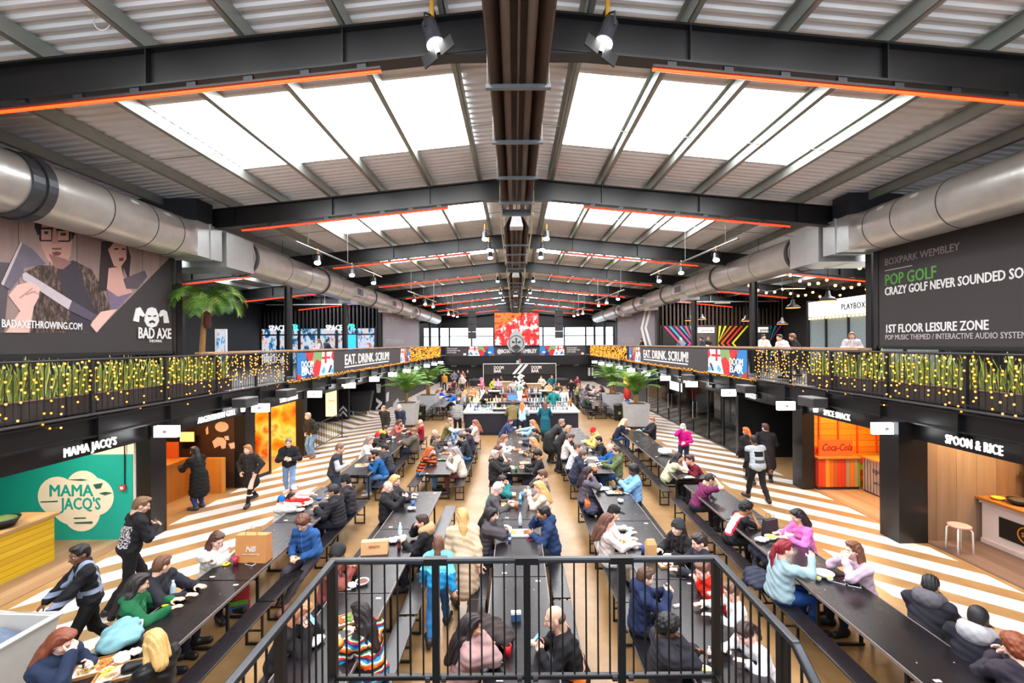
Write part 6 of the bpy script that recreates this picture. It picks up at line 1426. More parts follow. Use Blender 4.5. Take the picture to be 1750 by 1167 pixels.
    L = dict(sit=[A3(-.12, .40, .085), A3(.12, .43, .085)], tuck=[A3(-.12, .22, .085), A3(.12, .3, .085)], stretch=[A3(-.1, .75, .085), A3(.12, .62, .085)], stand=[A3(-.1, .0, .085), A3(.11, .04, .085)], stride=[A3(-.09, .3, .085), A3(.1, -.3, .14)], stride2=[A3(-.09, -.28, .13), A3(.1, .28, .085)])[legs] if isinstance(legs, str) else legs
    for i, q in enumerate((-1, 1)):
        kn, an = ik(hips[i], L[i], .43*s, .42*s, A3(q*.1, 1, .35 if sit else .05)); knees.append((hips[i], kn, an)); legp += [('c', hips[i], kn, .082*s*fx, .055*s), ('c', kn, kn*.55 + an*.45, .055*s, .053*s), ('c', kn*.5 + an*.5, an, .053*s, .036*s)]
        fd = A3(q*.05, .17, -.045)
        feet.append([('c', an + A3(0, -.03, -.045), an + fd, .04, .034), ('c', an + A3(0, -.02, -.02), an + A3(0, .03, -.03), .045, .04)])
    Vs = []; Qs = []; nb = 0
    def addm(V, Q):
        nonlocal nb
        Vs.append(V); Qs.append(Q + nb); nb += len(V)
    addm(*sdf(tors + body + legp + [('c', nk - up*.03, hc - A3(0, .02, .06)*s, .056*s, .054*s)] + [p for f in feet for p in f[:1]], hb, .035))
    hyr = rot(2, R(hy)); Rh = hyr @ rot(0, -R(hp)); V, Q = head_mesh(hh); hs = s*1.02; addm((V*hs) @ Rh.T + hc, Q)
    cur = .25 if hands in ('table', 'reach') else .8
    for wr, M, q in hands_: V, Q = hand_mesh(cur, hd, q); addm((V*s*1.05) @ M.T + wr, Q)
    me_o = mk(np.concatenate(Vs), np.concatenate(Qs), 'person', mat(SKIN[skin], .5, var=.06, vs=8)); o_ = me_o
    o_.location = (ox, oy, z0); o_.rotation_euler = (0, 0, yw); tag(o_, label, 'person', group)
    # clothes
    puff = kind == 'puffer'; e_t = dict(jacket=.026, coat=.028, jumper=.018, tee=.012, puffer=.04, vest=.036).get('puffer' if puff else tk, .02)
    slv = [] 
    for a, el, wr in arms:
        if tk == 'vest': continue
        slv.append(('c', a, el, .052*s, .044*s))
        if tk == 'tee': slv[-1] = ('c', a, a*.4 + el*.6, .054*s, .052*s)
        else: slv.append(('c', el, el + (wr - el)*sleeve, .044*s, .034*s))
    tp = tors + slv
    if tk == 'coat' and not sit: tp = tp + [('c', pel, A3(0, -.02, .52*s), .17*s, .2*s), ('c', pel + A3(-.05, 0, 0), A3(-.08, 0, .5*s), .13*s, .14*s), ('c', pel + A3(.05, 0, 0), A3(.08, 0, .5*s), .13*s, .14*s)]
    if hood and hood != 1:
        hm_ = [('e', nk + A3(0, -.07, .03)*s, A3(.12, .08, .085)*s), ('c', nk + A3(-.1, .03, .03)*s, nk + A3(-.05, -.08, .05)*s, .045, .05), ('c', nk + A3(.1, .03, .03)*s, nk + A3(.05, -.08, .05)*s, .045, .05)]
        V, Q = sdf(hm_, max(hb*.8, .014), .03, .028, lambda Fv, X, Y, Z: Fv + .006*np.sin(X*60)*np.sin(Y*70)*np.sin(Z*66)); mk(V, Q, 'hood', clothmat(hood), o_)
    elif hood: tp = tp + [('e', nk + A3(0, -.06, .03)*s, A3(.12, .08, .09)*s), ('c', nk + A3(-.08, .03, .02)*s, nk + A3(.08, .03, .02)*s, .035, .035)]
    elif tk in ('jacket', 'coat') : tp = tp + [('c', nk + A3(-.06, -.02, .02)*s, nk + A3(.06, -.02, .02)*s, .035*s, .035*s), ('c', nk + A3(-.06, -.02, .02)*s, nk + A3(-.03, .06, -.03)*s, .03*s, .02*s), ('c', nk + A3(.06, -.02, .02)*s, nk + A3(.03, .06, -.03)*s, .03*s, .02*s)]
    sd = (hash(label) if False else sum(map(ord, label))) % 97
    def wrinkle(Fv, X, Y, Z):
        if puff: return Fv - .011*np.abs(np.sin(Z*pi/.075 + Y*6)) + .006
        q_ = 1.5*np.sin(X*11 + Y*9 + sd); return Fv + .006*np.sin(X*23 + Z*33 + sd + q_)*np.sin(Y*29 - Z*19 + sd) + .0045*np.sin(Z*62 + X*27 + Y*33 + q_)
    ht = max(hb*.92, .015)
    V, Q = sdf(tp, ht, .04, e_t, wrinkle); mk(V, Q, {'jacket': 'jacket', 'coat': 'coat', 'tee': 't_shirt', 'vest': 'gilet'}.get(tk, 'jumper'), clothmat(top, ('seam' if tk == 'jacket' else '') if puff or not kind else kind), o_)
    if tk == 'vest':
        V, Q = sdf(tors[2:] + [x for a, el, wr in arms for x in (('c', a, el, .052*s, .044*s), ('c', el, el + (wr - el)*.92, .044*s, .033*s))], ht, .04, .016, wrinkle); mk(V, Q, 'shirt', clothmat(extra or (236, 232, 226)), o_)
    if lowk == 'skirt':
        V, Q = sdf([('e', pel, A3(.17, .13, .12)*s, None), ('c', pel, A3(0, 0, .62*s), .13*s, .19*s)], ht, .04, .014); mk(V, Q, 'skirt', clothmat(low), o_)
        tz = [(a, k_, an) for a, k_, an in knees]; V, Q = sdf([('c', k_ + (an - k_)*.15, an, .056*s, .04*s) for a, k_, an in tz], ht, .02, .008); mk(V, Q, 'socks', clothmat((24, 22, 24)), o_)
    else:
        tr_ = (tors[0][0], tors[0][1] - up*.03, tors[0][2]*A3(.93, .93, .8), tors[0][3]); V, Q = sdf([tr_] + legp, ht, .035, .014, lambda Fv, X, Y, Z: Fv + .004*np.sin(Z*44 + X*20 + sd)*np.sin(Y*38)); mk(V, Q, 'trousers', clothmat(low), o_)
    for f in feet:
        V, Q = sdf(f, ht, .02, .012); mk(V, Q, 'shoe', mat(shoes, .5), o_)
    hst, hcol = hair if hair else (None, None)
    if hst:
        for st in hst.split('+'):
            V, Q = hair_mesh(st, hh); mk((V*hs) @ Rh.T + hc, Q, 'beard' if st == 'beard' else 'hair', hairM(hcol), o_)
    if hat:
        V, Q = hair_mesh(hat[0], hh); mk((V*hs*1.03) @ Rh.T + hc, Q, {'beanie': 'beanie', 'cap': 'cap', 'hood': 'hood', 'scarfhead': 'headscarf'}[hat[0]], clothmat(hat[1]), o_)
    if item:
        k_, lb, at_ = item; ct = [q[0] + q[1][:, 1]*.1 + (q[1][:, 2]*-.035 if k_ != 'smartphone' else A3(0, .01, .02)) for q in hands_]; c_ = (ct[0] + ct[1])/2 if at_ == 'mid' else ct[at_]; wp = Rz @ c_ + A3(ox, oy, z0)
        t_ = thing(k_, lb, {'smartphone': 'phone', 'paper_cup': 'cup', 'burger': 'food', 'drink_can': 'can'}.get(k_, k_), tuple(wp), yw)
        if k_ == 'smartphone': Mx = Euler((-.9, 0, 0)).to_matrix(); MB().box((0, 0, 0), (.075, .155, .009), rot=Mx).build('case', JET, t_); MB().box(Mx @ Vector((0, 0, .005)), (.068, .145, .002), rot=Mx).build('screen', glow((120, 170, 220), .6), t_)
        elif k_ == 'paper_cup': MB().lathe([(.032, -.06), (.045, .07)], 14).build('cup', mat((238, 236, 232), .5), t_, smooth=True); MB().lathe([(.047, .07), (.046, .085), (.035, .09)], 14).build('lid', WHITE, t_)
        elif k_ == 'drink_can': MB().lathe([(.025, -.05), (.033, -.04), (.033, .06), (.026, .07)], 14).build('body', mat((206, 30, 40), .3), t_, smooth=True); MB().lathe([(.025, .07), (.024, .072)], 14).build('lid', STEEL, t_)
        else: MB().ball((0, 0, .012), (.05, .05, .03), 12, 6).build('bun', mat((206, 140, 70), .6, var=.2), t_, smooth=True); MB().lathe([(.05, -.03), (.054, -.01), (.05, 0)], 12).build('filling', mat((120, 70, 40), .6), t_)
    if Yd < 16:
        fc = np.stack([rot(2, pi) @ np.zeros(3)]); fwd_w = Rz @ (Rh @ A3(0, 1, 0))
        if fwd_w[1] < .75:
            def fpart(nm, c_, r_, m):
                mb = MB().ball((0, 0, 0), tuple(v*hs for v in r_), 8, 6); q = mb.build(nm, m, o_, smooth=True); q.matrix_local = Matrix.Translation(Vector(Rh @ (A3(*c_)*hs) + hc)) @ Matrix(Rh.tolist()).to_4x4()
            for q in (-1, 1):
                fpart('eye', (q*.031, .083, .005), (.0145, .008, .0085), eyeW); fpart('iris', (q*.031, .0885, .004), (.0065, .005, .0065), JET); fpart('eyebrow', (q*.032, .089, .027), (.018, .007, .0045), hairM(hcol if hcol else (90, 70, 60)))
            fpart('lips', (0, .0955, -.066), (.023, .0075, .009), mat((178, 96, 92) if skin in 'lpm' else (120, 64, 58), .5))
    return o_
def bench_of(rw, sd): return ROWX[rw] + (-BENCH if sd == 'l' else BENCH)
def seat(rw, sd, label, head, **kw):
    kw.setdefault('yaw', -90 if sd == 'l' else 90); kw.setdefault('bench', bench_of(rw, sd)); 
    y = kw.pop('yaw'); return person(label, head, y, 'sit', **kw)
BLKC = (30, 29, 32); NAV = (34, 40, 62); JEAN = (62, 92, 140); DJ = (40, 52, 80); GRY = (84, 84, 90); CRM = (222, 206, 188); BRN = (70, 46, 34); BLD = (196, 152, 92); DRK = (28, 22, 22); GRH = (168, 164, 162); RDH = (160, 60, 40)
P = person
# ---- walkers and standing people, left
P('man in black hoodie with white back print looking at his phone', (242, 863), -35, 'stand', h=1.8, kind='backprint', item=('smartphone', 'phone held by the man in black hoodie', 'mid'), top=BLKC, low=(26, 27, 30), hair=('short', (120, 86, 58)), hands='sphone', hy=-15, hp=25, fat=1.1, legs='stride')
P('worker in black top and grey vest straps pushing the grey bin', (136, 947), 140, 'stand', h=1.66, kind='straps', top=(28, 28, 32), low=(24, 24, 27), skin='b', hair=('short', DRK), hands='push', hy=20, legs='stride', lean=.12)
P('woman with short skirt and red scarf walking towards the camera', (423, 768), 175, 'stand', h=1.66, top=(44, 42, 42), low=(34, 30, 32), lowk='skirt', skin='p', hair=('bob', (176, 120, 70)), hands='pocket', legs='stride')
P('man in dark sweatshirt and light jeans walking by the grill stall', (493, 757), -160, 'stand', h=1.7, top=(36, 36, 42), low=(120, 150, 190), skin='l', hair=('buzz', (110, 100, 96)), hands='hold', legs='stride', shoes=(226, 220, 216))
P('man in black jacket and blue jeans standing by the barrier', (526, 711), 150, 'stand', h=1.76, top=(42, 40, 38), low=(110, 142, 180), hair=('short', (176, 160, 140)), hands='pocket', fat=1.1, legs='stand', shoes=(120, 84, 60))
P('woman in long black coat ordering at the grill stall counter', (332, 771), 75, 'stand', h=1.66, top=(24, 23, 25), tk='coat', low=(36, 60, 110), hair=('long', DRK), hands='bar', shoes=(60, 56, 60))
P('man in grey hoodie and dark gilet standing at the table end', (581, 766), -80, 'stand', h=1.74, top=(58, 58, 66), tk='vest', extra=(188, 188, 194), low=(46, 56, 76), hair=('buzz', (120, 90, 70)), hands='hold', hp=25)
P('man in dark jacket walking past the nearer left planter', (655, 698), 160, 'stand', h=1.74, top=(52, 48, 44), low=(50, 48, 48), hair=('buzz', (150, 120, 100)), hands='walk', legs='stride')
P('white-haired man in navy jumper walking by the left planter', (682, 696), 165, 'stand', h=1.74, top=(48, 54, 72), tk='jumper', low=(40, 44, 60), skin='p', hair=('horse', (226, 222, 220)), hands='walk', legs='stride2')
P('woman in long beige coat with blonde hair walking away', (790, 882), 12, 'stand', h=1.68, top=(214, 184, 154), tk='coat', low=(150, 90, 50), skin='p', hair=('long', (206, 164, 104)), hands='walk', legs='stride', shoes=(28, 26, 28), fat=1.02)
P('girl in turquoise and blue puffer jacket walking away', (749, 929), 5, 'stand', h=1.42, top=(38, 140, 196), tk='jacket', kind='ombre', low=(44, 100, 150), hair=('long', (104, 62, 44)), hands='walk', legs='stride2')
P('worker in black and white hi-vis jacket standing before the bar', (782, 688), 0, 'stand', h=1.74, top=(40, 42, 48), kind='stripe', low=(30, 32, 40), hair=('buzz', (60, 50, 46)), hands='walk')
# ---- walkers right
P('security guard in silver hi-vis vest with his back to us', (1288, 752), 5, 'stand', h=1.78, kind='guard', top=(176, 184, 190), tk='vest', extra=(32, 32, 36), low=(30, 30, 34), skin='b', hair=('buzz', DRK), hands='walk', legs='stride', fat=1.1)
P('woman with orange hair in black jacket beside the security guard', (1275, 737), 10, 'stand', h=1.7, top=(34, 32, 34), low=(30, 28, 30), hair=('pony', (212, 100, 34)), hands='walk', legs='stride2')
P('tall person in black coat with yellow trim right of the guard', (1308, 731), -20, 'stand', h=1.8, top=(28, 27, 30), tk='coat', low=(26, 26, 28), hair=('short', (70, 46, 40)), hands='hold', fat=1.15, hy=30)
P('white-haired woman in magenta fleece standing behind the tables', (1167, 730), 150, 'stand', h=1.62, top=(206, 22, 130), tk='jumper', low=(40, 40, 60), skin='p', hair=('bob', (232, 226, 220)), hands='face')
# ---- outer left row
seat('L2', 'l', 'red-haired woman in navy jacket eating at the bottom left', (106, 1096), top=(36, 46, 70), hair=('long', (128, 66, 42)), hands='eat', hp=30, skin='p')
seat('L2', 'r', 'blonde woman in black leather jacket at the bottom left', (264, 1098), top=(28, 27, 29), kind='shiny', hair=('bob', (206, 164, 100)), hands='table', hy=-35)
seat('L2', 'l', 'woman in green hoodie with long dark hair', (236, 998), yaw=-65, top=(26, 94, 58), hood=1, hair=('long', (34, 24, 24)), low=NAV, hands='table', hy=20)
seat('L2', 'l', 'man in dark jacket turned towards the woman in green', (277, 966), top=(38, 38, 46), hair=('short', (100, 66, 44)), hood=1, hy=70, hands='table')
seat('L2', 'l', 'woman in white jumper with long brown hair leaning on table', (371, 922), yaw=-115, top=(226, 222, 216), tk='jumper', low=BLKC, skin='p', hair=('front', (84, 52, 42)), hands='fold', hp=28)
P('curly-haired man in blue zip jacket sitting sideways on the bench', (518, 893), 165, 'sit', top=(44, 84, 140), low=(70, 64, 72), hair=('curly', (104, 62, 44)), hands='lap', legs='stretch', hp=35, h=1.74, shoes=(160, 110, 96))
seat('L2', 'l', 'small child in white jacket and blue bobble hat', (481, 855), h=1.18, top=(216, 214, 210), hat=('beanie', (26, 104, 190)), hair=('short', DRK), hands='table')
seat('L2', 'l', 'small dark-haired child in a red jacket', (498, 848), h=1.16, top=(214, 36, 34), hair=('bob', DRK), hands='table')
seat('L2', 'l', 'small child in pale pink woolly hat', (503, 836), h=1.22, top=(226, 180, 180), hat=('beanie', (232, 196, 200)), hair=('short', BRN), hands='table')
seat('L2', 'r', 'man in black padded jacket and grey cap facing the children', (570, 839), top=(44, 42, 48), kind='puffer', hat=('cap', (70, 66, 66)), hair=('short', DRK), hands='table', skin='m')
seat('L2', 'r', 'person in black jacket and black beanie by the capped man', (591, 822), top=(52, 50, 56), hat=('beanie', (34, 32, 34)), hair=('short', DRK), hands='table')
seat('L2', 'r', 'bearded man in blue jumper and jeans astride the bench', (640, 776), yaw=100, top=(24, 84, 140), tk='jumper', low=(90, 130, 180), hair=('short+beard', (34, 26, 24)), hands='table', skin='m', shoes=(210, 206, 200))
seat('L2', 'r', 'man in charcoal jacket behind the man in blue jumper', (657, 766), top=(58, 60, 68), hair=('short', DRK), hands='table')
seat('L2', 'l', 'grey-haired person in white top in the outer left row', (632, 752), top=(228, 224, 220), tk='jumper', hair=('bob', (150, 136, 126)), hands='table', skin='p')
seat('L2', 'l', 'child in red woolly hat and dark coat', (645, 745), h=1.35, top=(48, 46, 50), hat=('beanie', (206, 28, 44)), hair=('short', BRN), hands='table')
seat('L2', 'l', 'person in black jacket with yellow hood lining', (659, 733), top=(44, 42, 44), hood=(206, 176, 70), hair=('short', (60, 44, 40)), hands='table')
seat('L2', 'l', 'woman in dusty pink jacket near the left planter', (683, 722), top=(176, 100, 92), hair=('bob', (92, 56, 46)), hands='table')
seat('L2', 'r', 'person in brown-grey padded coat on the outer left bench', (708, 737), top=(98, 88, 80), kind='puffer', hair=('short', (140, 96, 72)), hands='table', fat=1.15)
seat('L2', 'r', 'balding man in dark red jumper near the left planter', (718, 722), top=(150, 26, 44), tk='jumper', hair=('horse', (190, 170, 156)), hands='table')
# ---- inner left row
seat('L1', 'l', 'person in rust jacket and dark beanie behind the railing corner', (577, 946), top=(132, 68, 60), hat=('beanie', (48, 46, 48)), hair=('short', DRK), skin='t', hands='phone')
seat('L1', 'l', 'girl with long tan hair in black jacket below the railing', (514, 1046), top=(30, 28, 30), hair=('front', (190, 126, 88)), item=('smartphone', 'phone held by the girl with long tan hair', 'mid'), hands='phone', skin='p', hp=30)
seat('L1', 'r', 'woman in multicoloured striped jumper with long dark hair', (616, 1048), yaw=60, top=(220, 120, 60), tk='jumper', kind='rainbow', hair=('long', (36, 24, 26)), low=(70, 130, 160), hands='table')
seat('L1', 'l', 'bald man in black jacket with hands clasped', (663, 832), top=(38, 37, 40), hair=None, skin='p', hands='phone', fat=1.12, lean=.3)
seat('L1', 'l', 'blonde woman in dark grey jacket beside the bald man', (675, 821), top=(60, 58, 64), hair=('bob', (206, 164, 104)), skin='p', hands='table')
seat('L1', 'r', 'person in black parka with tan fur hood eating', (722, 891), top=(36, 35, 38), hood=(190, 150, 110), hair=('short', (64, 44, 36)), hands='eat', h=1.66)
seat('L1', 'l', 'ginger woman in orange checked shirt', (735, 770), top=(226, 90, 36), kind='check', tk='jumper', low=(80, 130, 180), hair=('bob', (196, 96, 40)), skin='p', hands='eat')
seat('L1', 'l', 'man in dark grey jacket next to the orange checked shirt', (747, 749), top=(76, 72, 70), hair=('short', (120, 92, 76)), hands='table', fat=1.1)
seat('L1', 'l', 'bald man in black coat behind the grey jacket', (743, 740), top=(48, 46, 48), hair=('horse', (190, 160, 140)), hands='table')
seat('L1', 'l', 'man in olive gilet and white shirt reaching across the table', (769, 720), top=(112, 104, 64), tk='vest', low=(206, 190, 170), hair=('short', (150, 120, 100)), hands='reach', h=1.84)
seat('L1', 'r', 'grey-haired woman in cream padded jacket', (778, 772), top=(214, 200, 186), kind='puffer', low=(110, 60, 66), hair=('bob', (150, 142, 140)), hands='chin')
seat('L1', 'r', 'man in black jacket and jeans in the inner left row', (790, 748), top=(44, 46, 54), low=(90, 140, 190), hair=('short', (44, 36, 34)), hands='chin')
seat('L1', 'r', 'bearded man in dark jacket facing the olive gilet', (800, 738), top=(52, 50, 58), hair=('short+beard', DRK), hands='table')
seat('L1', 'r', 'long-haired woman in pale pink coat before the bar', (812, 723), top=(220, 190, 180), hair=('long', (150, 88, 62)), hands='chin', h=1.76)
# ---- centre row
seat('C', 'l', 'woman in dusty pink puffer jacket just behind the railing', (805, 1070), yaw=-70, top=(176, 140, 138), kind='puffer', hair=('long', (36, 24, 26)), hands='chin', skin='m', fat=1.1)
seat('C', 'r', 'bald man in black top with orange stripe behind the railing', (948, 1056), top=(32, 31, 35), tk='jumper', kind='sash', hair=('horse', (90, 66, 54)), hands=[A3(-.1, .4, .86), A3(.04, .42, .88)], fat=1.15, item=('smartphone', 'phone held by the bald man behind the railing', 'mid'), h=1.8)
seat('C', 'l', 'woman with black hood-like hair in dark grey padded coat', (839, 880), top=(76, 72, 76), kind='puffer', hair=('long', (24, 20, 22)), hands='eat', h=1.7)
seat('C', 'l', 'white-haired man in dark grey jumper bent over his tray', (851, 834), top=(84, 80, 84), tk='jumper', low=DJ, hair=('short', (226, 220, 216)), skin='p', hands='table', hp=35, fat=1.1)
seat('C', 'l', 'boy in teal top beside the white-haired man', (858, 821), top=(40, 120, 120), h=1.6, hair=('short', (50, 38, 34)), hands='eat')
seat('C', 'r', 'blonde woman in beige jumper holding a paper cup', (921, 832), top=(222, 196, 176), tk='jumper', hair=('long', (214, 172, 108)), skin='p', hands='phone', item=('paper_cup', 'white paper cup in the hands of the blonde woman', 'mid'))
seat('C', 'r', 'man in grey jumper beside the blonde woman in beige', (927, 812), top=(108, 98, 102), tk='jumper', hair=('short', (96, 64, 50)), hands='eat')
seat('C', 'r', 'person in navy hooded jacket eating with a hand raised', (930, 877), top=(38, 56, 94), hood=1, hair=('short', (24, 20, 24)), skin='t', item=('burger', 'burger held by the person in navy hooded jacket', 1), hands='eat', fat=1.12, low=(60, 60, 66))
seat('C', 'l', 'grey-haired man in black jacket at the middle of the hall', (845, 777), top=(44, 42, 44), hair=('short', (176, 172, 170)), hands='table', fat=1.12)
seat('C', 'l', 'brown-haired woman in black top with bare arms', (852, 768), top=(40, 38, 40), tk='tee', hair=('long', (86, 48, 40)), hands='chin', skin='p')
seat('C', 'l', 'long-haired woman in white blouse in the centre row', (862, 749), top=(230, 226, 222), tk='jumper', hair=('long', (140, 92, 62)), hands='table', skin='p')
seat('C', 'l', 'person in navy padded jacket at the far end of centre row', (872, 720), top=(52, 62, 96), kind='puffer', hair=('short', (100, 60, 50)), hands='table')
seat('C', 'r', 'dark-haired man in black jumper eating from a box', (919, 776), top=(40, 39, 42), tk='jumper', hair=('curly', DRK), hands='table', skin='m', hp=30)
seat('C', 'r', 'woman with light brown hair in patterned brown top', (910, 754), top=(120, 96, 78), kind='camo', tk='jumper', hair=('long', (196, 146, 96)), hands='table', skin='p')
seat('C', 'r', 'dark-haired person in navy jacket in the centre row', (914, 738), top=(50, 52, 64), hair=('short', DRK), hands='table')
seat('C', 'r', 'blonde woman in pale denim jacket before the bar', (910, 723), top=(150, 182, 212), hair=('long', (196, 124, 70)), hands='reach', skin='p', h=1.76)
P('man in olive jacket standing at the bar, back to us', (876, 689), 0, 'stand', h=1.78, top=(124, 110, 70), low=(44, 60, 96), hair=('short', (104, 70, 54)), hands='bar', fat=1.15)
P('ginger woman in pale blue shirt standing at the bar', (892, 692), 0, 'stand', h=1.68, top=(176, 206, 232), tk='jumper', low=(50, 60, 80), hair=('long', (206, 116, 60)), hands='bar')
P('person in long teal coat standing at the bar', (931, 692), 0, 'stand', h=1.72, top=(22, 88, 104), tk='coat', low=(30, 40, 46), hair=('bob', (104, 60, 48)), hands='bar')
# ---- inner right row
P('person in long dark coat leaning over the inner right table', (960, 722), -80, 'stand', h=1.74, top=(48, 46, 46), tk='coat', low=(54, 52, 50), hair=('short', (150, 120, 100)), hands=[A3(-.16, .62, .84), A3(.16, .62, .84)], lean=.8)
P('grey-haired person in black jacket with white scarf leaning over', (972, 733), -80, 'stand', h=1.7, top=(36, 36, 38), low=(40, 40, 42), hair=('bob', (176, 140, 110)), hands=[A3(-.16, .6, .84), A3(.16, .6, .84)], lean=.7)
seat('R1', 'l', 'person in cream coat seated beside the leaning pair', (972, 748), top=(220, 206, 200), hair=('short', (80, 60, 50)), hands='table')
seat('R1', 'l', 'man in dark brown gilet in the inner right row', (977, 748), top=(62, 50, 52), tk='vest', hair=('short', (84, 58, 48)), hands='table')
seat('R1', 'l', 'person in pale grey hoodie behind the big navy hoodie', (987, 765), top=(206, 206, 214), tk='jumper', hair=('short', (96, 70, 60)), hands='table')
seat('R1', 'l', 'broad man in navy hoodie hunched at the table', (996, 778), top=(46, 50, 66), hood=1, hair=('short', (84, 60, 50)), hands='table', fat=1.25, low=(60, 76, 110))
seat('R1', 'r', 'person in red hat and yellow scarf', (1014, 738), top=(226, 196, 110), hat=('beanie', (216, 24, 36)), hair=('long', (216, 190, 120)), hands='table')
seat('R1', 'r', 'black-haired man in black jacket by the red hat', (1023, 752), top=(36, 36, 40), hair=('short', (22, 20, 22)), hands='table')
seat('R1', 'r', 'bald man in bright blue jacket', (1043, 765), top=(30, 84, 150), hair=None, skin='p', hands='table')
seat('R1', 'r', 'man in olive green hooded jacket and jeans', (1054, 771), top=(92, 104, 72), hood=1, low=(40, 84, 140), hair=('short', (84, 60, 48)), hands='table', fat=1.15)
seat('R1', 'l', 'woman in grey top with orange headphones', (1005, 807), top=(96, 90, 102), tk='jumper', hair=('long', (44, 28, 32)), skin='p', hands='chin')
seat('R1', 'r', 'young man in pale blue denim jacket', (1083, 804), top=(128, 176, 222), hair=('afro', (20, 18, 18)), skin='d', hands='phone', h=1.78)
seat('R1', 'l', 'man in black cap and white top in the inner right row', (1049, 876), top=(226, 222, 218), tk='jumper', hat=('cap', (34, 33, 36)), hair=('short', DRK), hands='table')
seat('R1', 'l', 'woman in white blouse with long brown hair eating', (1038, 890), top=(226, 210, 206), tk='jumper', hair=('long', (104, 66, 52)), low=(230, 228, 226), hands='table', skin='p')
seat('R1', 'r', 'woman in black beanie and black jacket with long dark hair', (1159, 902), yaw=115, top=(32, 31, 34), hat=('beanie', (48, 52, 54)), hair=('front', (40, 28, 28)), skin='p', hands='table', hp=5)
seat('R1', 'r', 'man in dark navy jacket with short brown hair looking left', (1195, 926), top=(44, 44, 54), hair=('short', (50, 38, 38)), skin='p', hands='table', h=1.74)
seat('R1', 'r', 'person in bright red hoodie leaning on folded arms', (1202, 974), yaw=105, top=(220, 44, 26), tk='jumper', hood=1, hair=('short', (110, 74, 56)), skin='p', hands='fold', hp=25)
seat('R1', 'l', 'boy in navy hooded jacket behind the railing', (1103, 986), top=(36, 46, 80), hood=1, hair=('short', (90, 60, 46)), skin='p', hands='phone', h=1.66)
seat('R1', 'l', 'man in black puffer jacket with curly black hair', (1141, 1072), top=(44, 43, 50), kind='puffer', hair=('curly', (22, 20, 22)), skin='b', hands='chin', fat=1.12)
seat('R1', 'r', 'girl in white top with pink hair bow', (1273, 1082), yaw=110, top=(226, 222, 228), tk='jumper', hair=('pony', (58, 36, 34)), hands='table', h=1.5, skin='p', hp=35)
seat('R1', 'r', 'child in white shirt behind the right railing corner', (1249, 1010), top=(230, 226, 226), tk='jumper', hair=('short', (110, 74, 56)), hands='table', h=1.4)
# ---- outer right row
seat('R2', 'l', 'woman with red braided hair in pale teal jumper', (1341, 938), top=(150, 176, 186), tk='jumper', low=(24, 62, 120), hair=('pony', (136, 26, 40)), skin='p', hands='cam', item=('smartphone', 'blue phone held up by the woman in pale teal', 1), fat=1.4, hy=-5, hp=8, lean=.2)
seat('R2', 'l', 'boy in black and white T-shirt with curly black hair', (1275, 868), top=(28, 26, 30), tk='tee', kind='panel', low=(34, 32, 36), hair=('curly', (20, 18, 20)), skin='t', hands='chin', h=1.68)
seat('R2', 'l', 'man in plum T-shirt holding his forehead', (1213, 819), top=(106, 34, 76), tk='tee', low=(40, 38, 46), hair=('short', (44, 32, 32)), hands='brow', hp=35, h=1.78, item=('smartphone', 'white phone in the hand of the man in plum', 0))
seat('R2', 'l', 'woman in pale green gilet with long black hair', (1158, 782), top=(188, 190, 156), tk='vest', extra=(226, 200, 186), low=(34, 32, 36), hair=('long', (30, 24, 26)), hands='eat', skin='l')
seat('R2', 'l', 'blonde woman in navy coat at the far end of the row', (1067, 721), top=(28, 30, 50), low=(70, 100, 150), hair=('long', (226, 196, 150)), skin='p', hands='table', h=1.8)
seat('R2', 'r', 'man in black suit jacket opposite the blonde woman', (1114, 718), top=(36, 34, 40), hair=('short', (150, 110, 90)), skin='p', hands='table', h=1.8)
seat('R2', 'r', 'person in maroon top facing the green gilet', (1179, 785), top=(112, 26, 44), tk='jumper', hair=('short', (70, 40, 40)), hands='table')
seat('R2', 'r', 'woman in lilac fluffy jumper with brown and gold hair', (1458, 940), top=(206, 180, 198), tk='jumper', hair=('bob', (116, 72, 52)), skin='p', hands='both', hp=5)
seat('R2', 'r', 'woman in pink jumper with black hair eating', (1363, 882), top=(222, 116, 190), tk='jumper', low=(110, 70, 130), hair=('bob', (32, 24, 30)), hands='table', hp=25)
P('man in black jacket with grey hood, back to the outer table', (1590, 1000), -55, 'sit', top=(40, 38, 46), hood=(96, 92, 98), hair=('short', (20, 18, 20)), skin='m', hands='phone', hp=30, lean=.3, fat=1.1)
P('man in navy jacket with pale grey hood, back to us', (1672, 1056), -60, 'sit', top=(34, 34, 44), hood=(168, 166, 172), hair=('buzz', (20, 18, 20)), skin='d', hands='phone', hp=25, lean=.3, fat=1.1)
P('woman with curly auburn hair at the bottom right corner', (1737, 1108), -20, 'sit', top=(52, 46, 56), hair=('curly', (126, 60, 30)), hands='phone', skin='p')
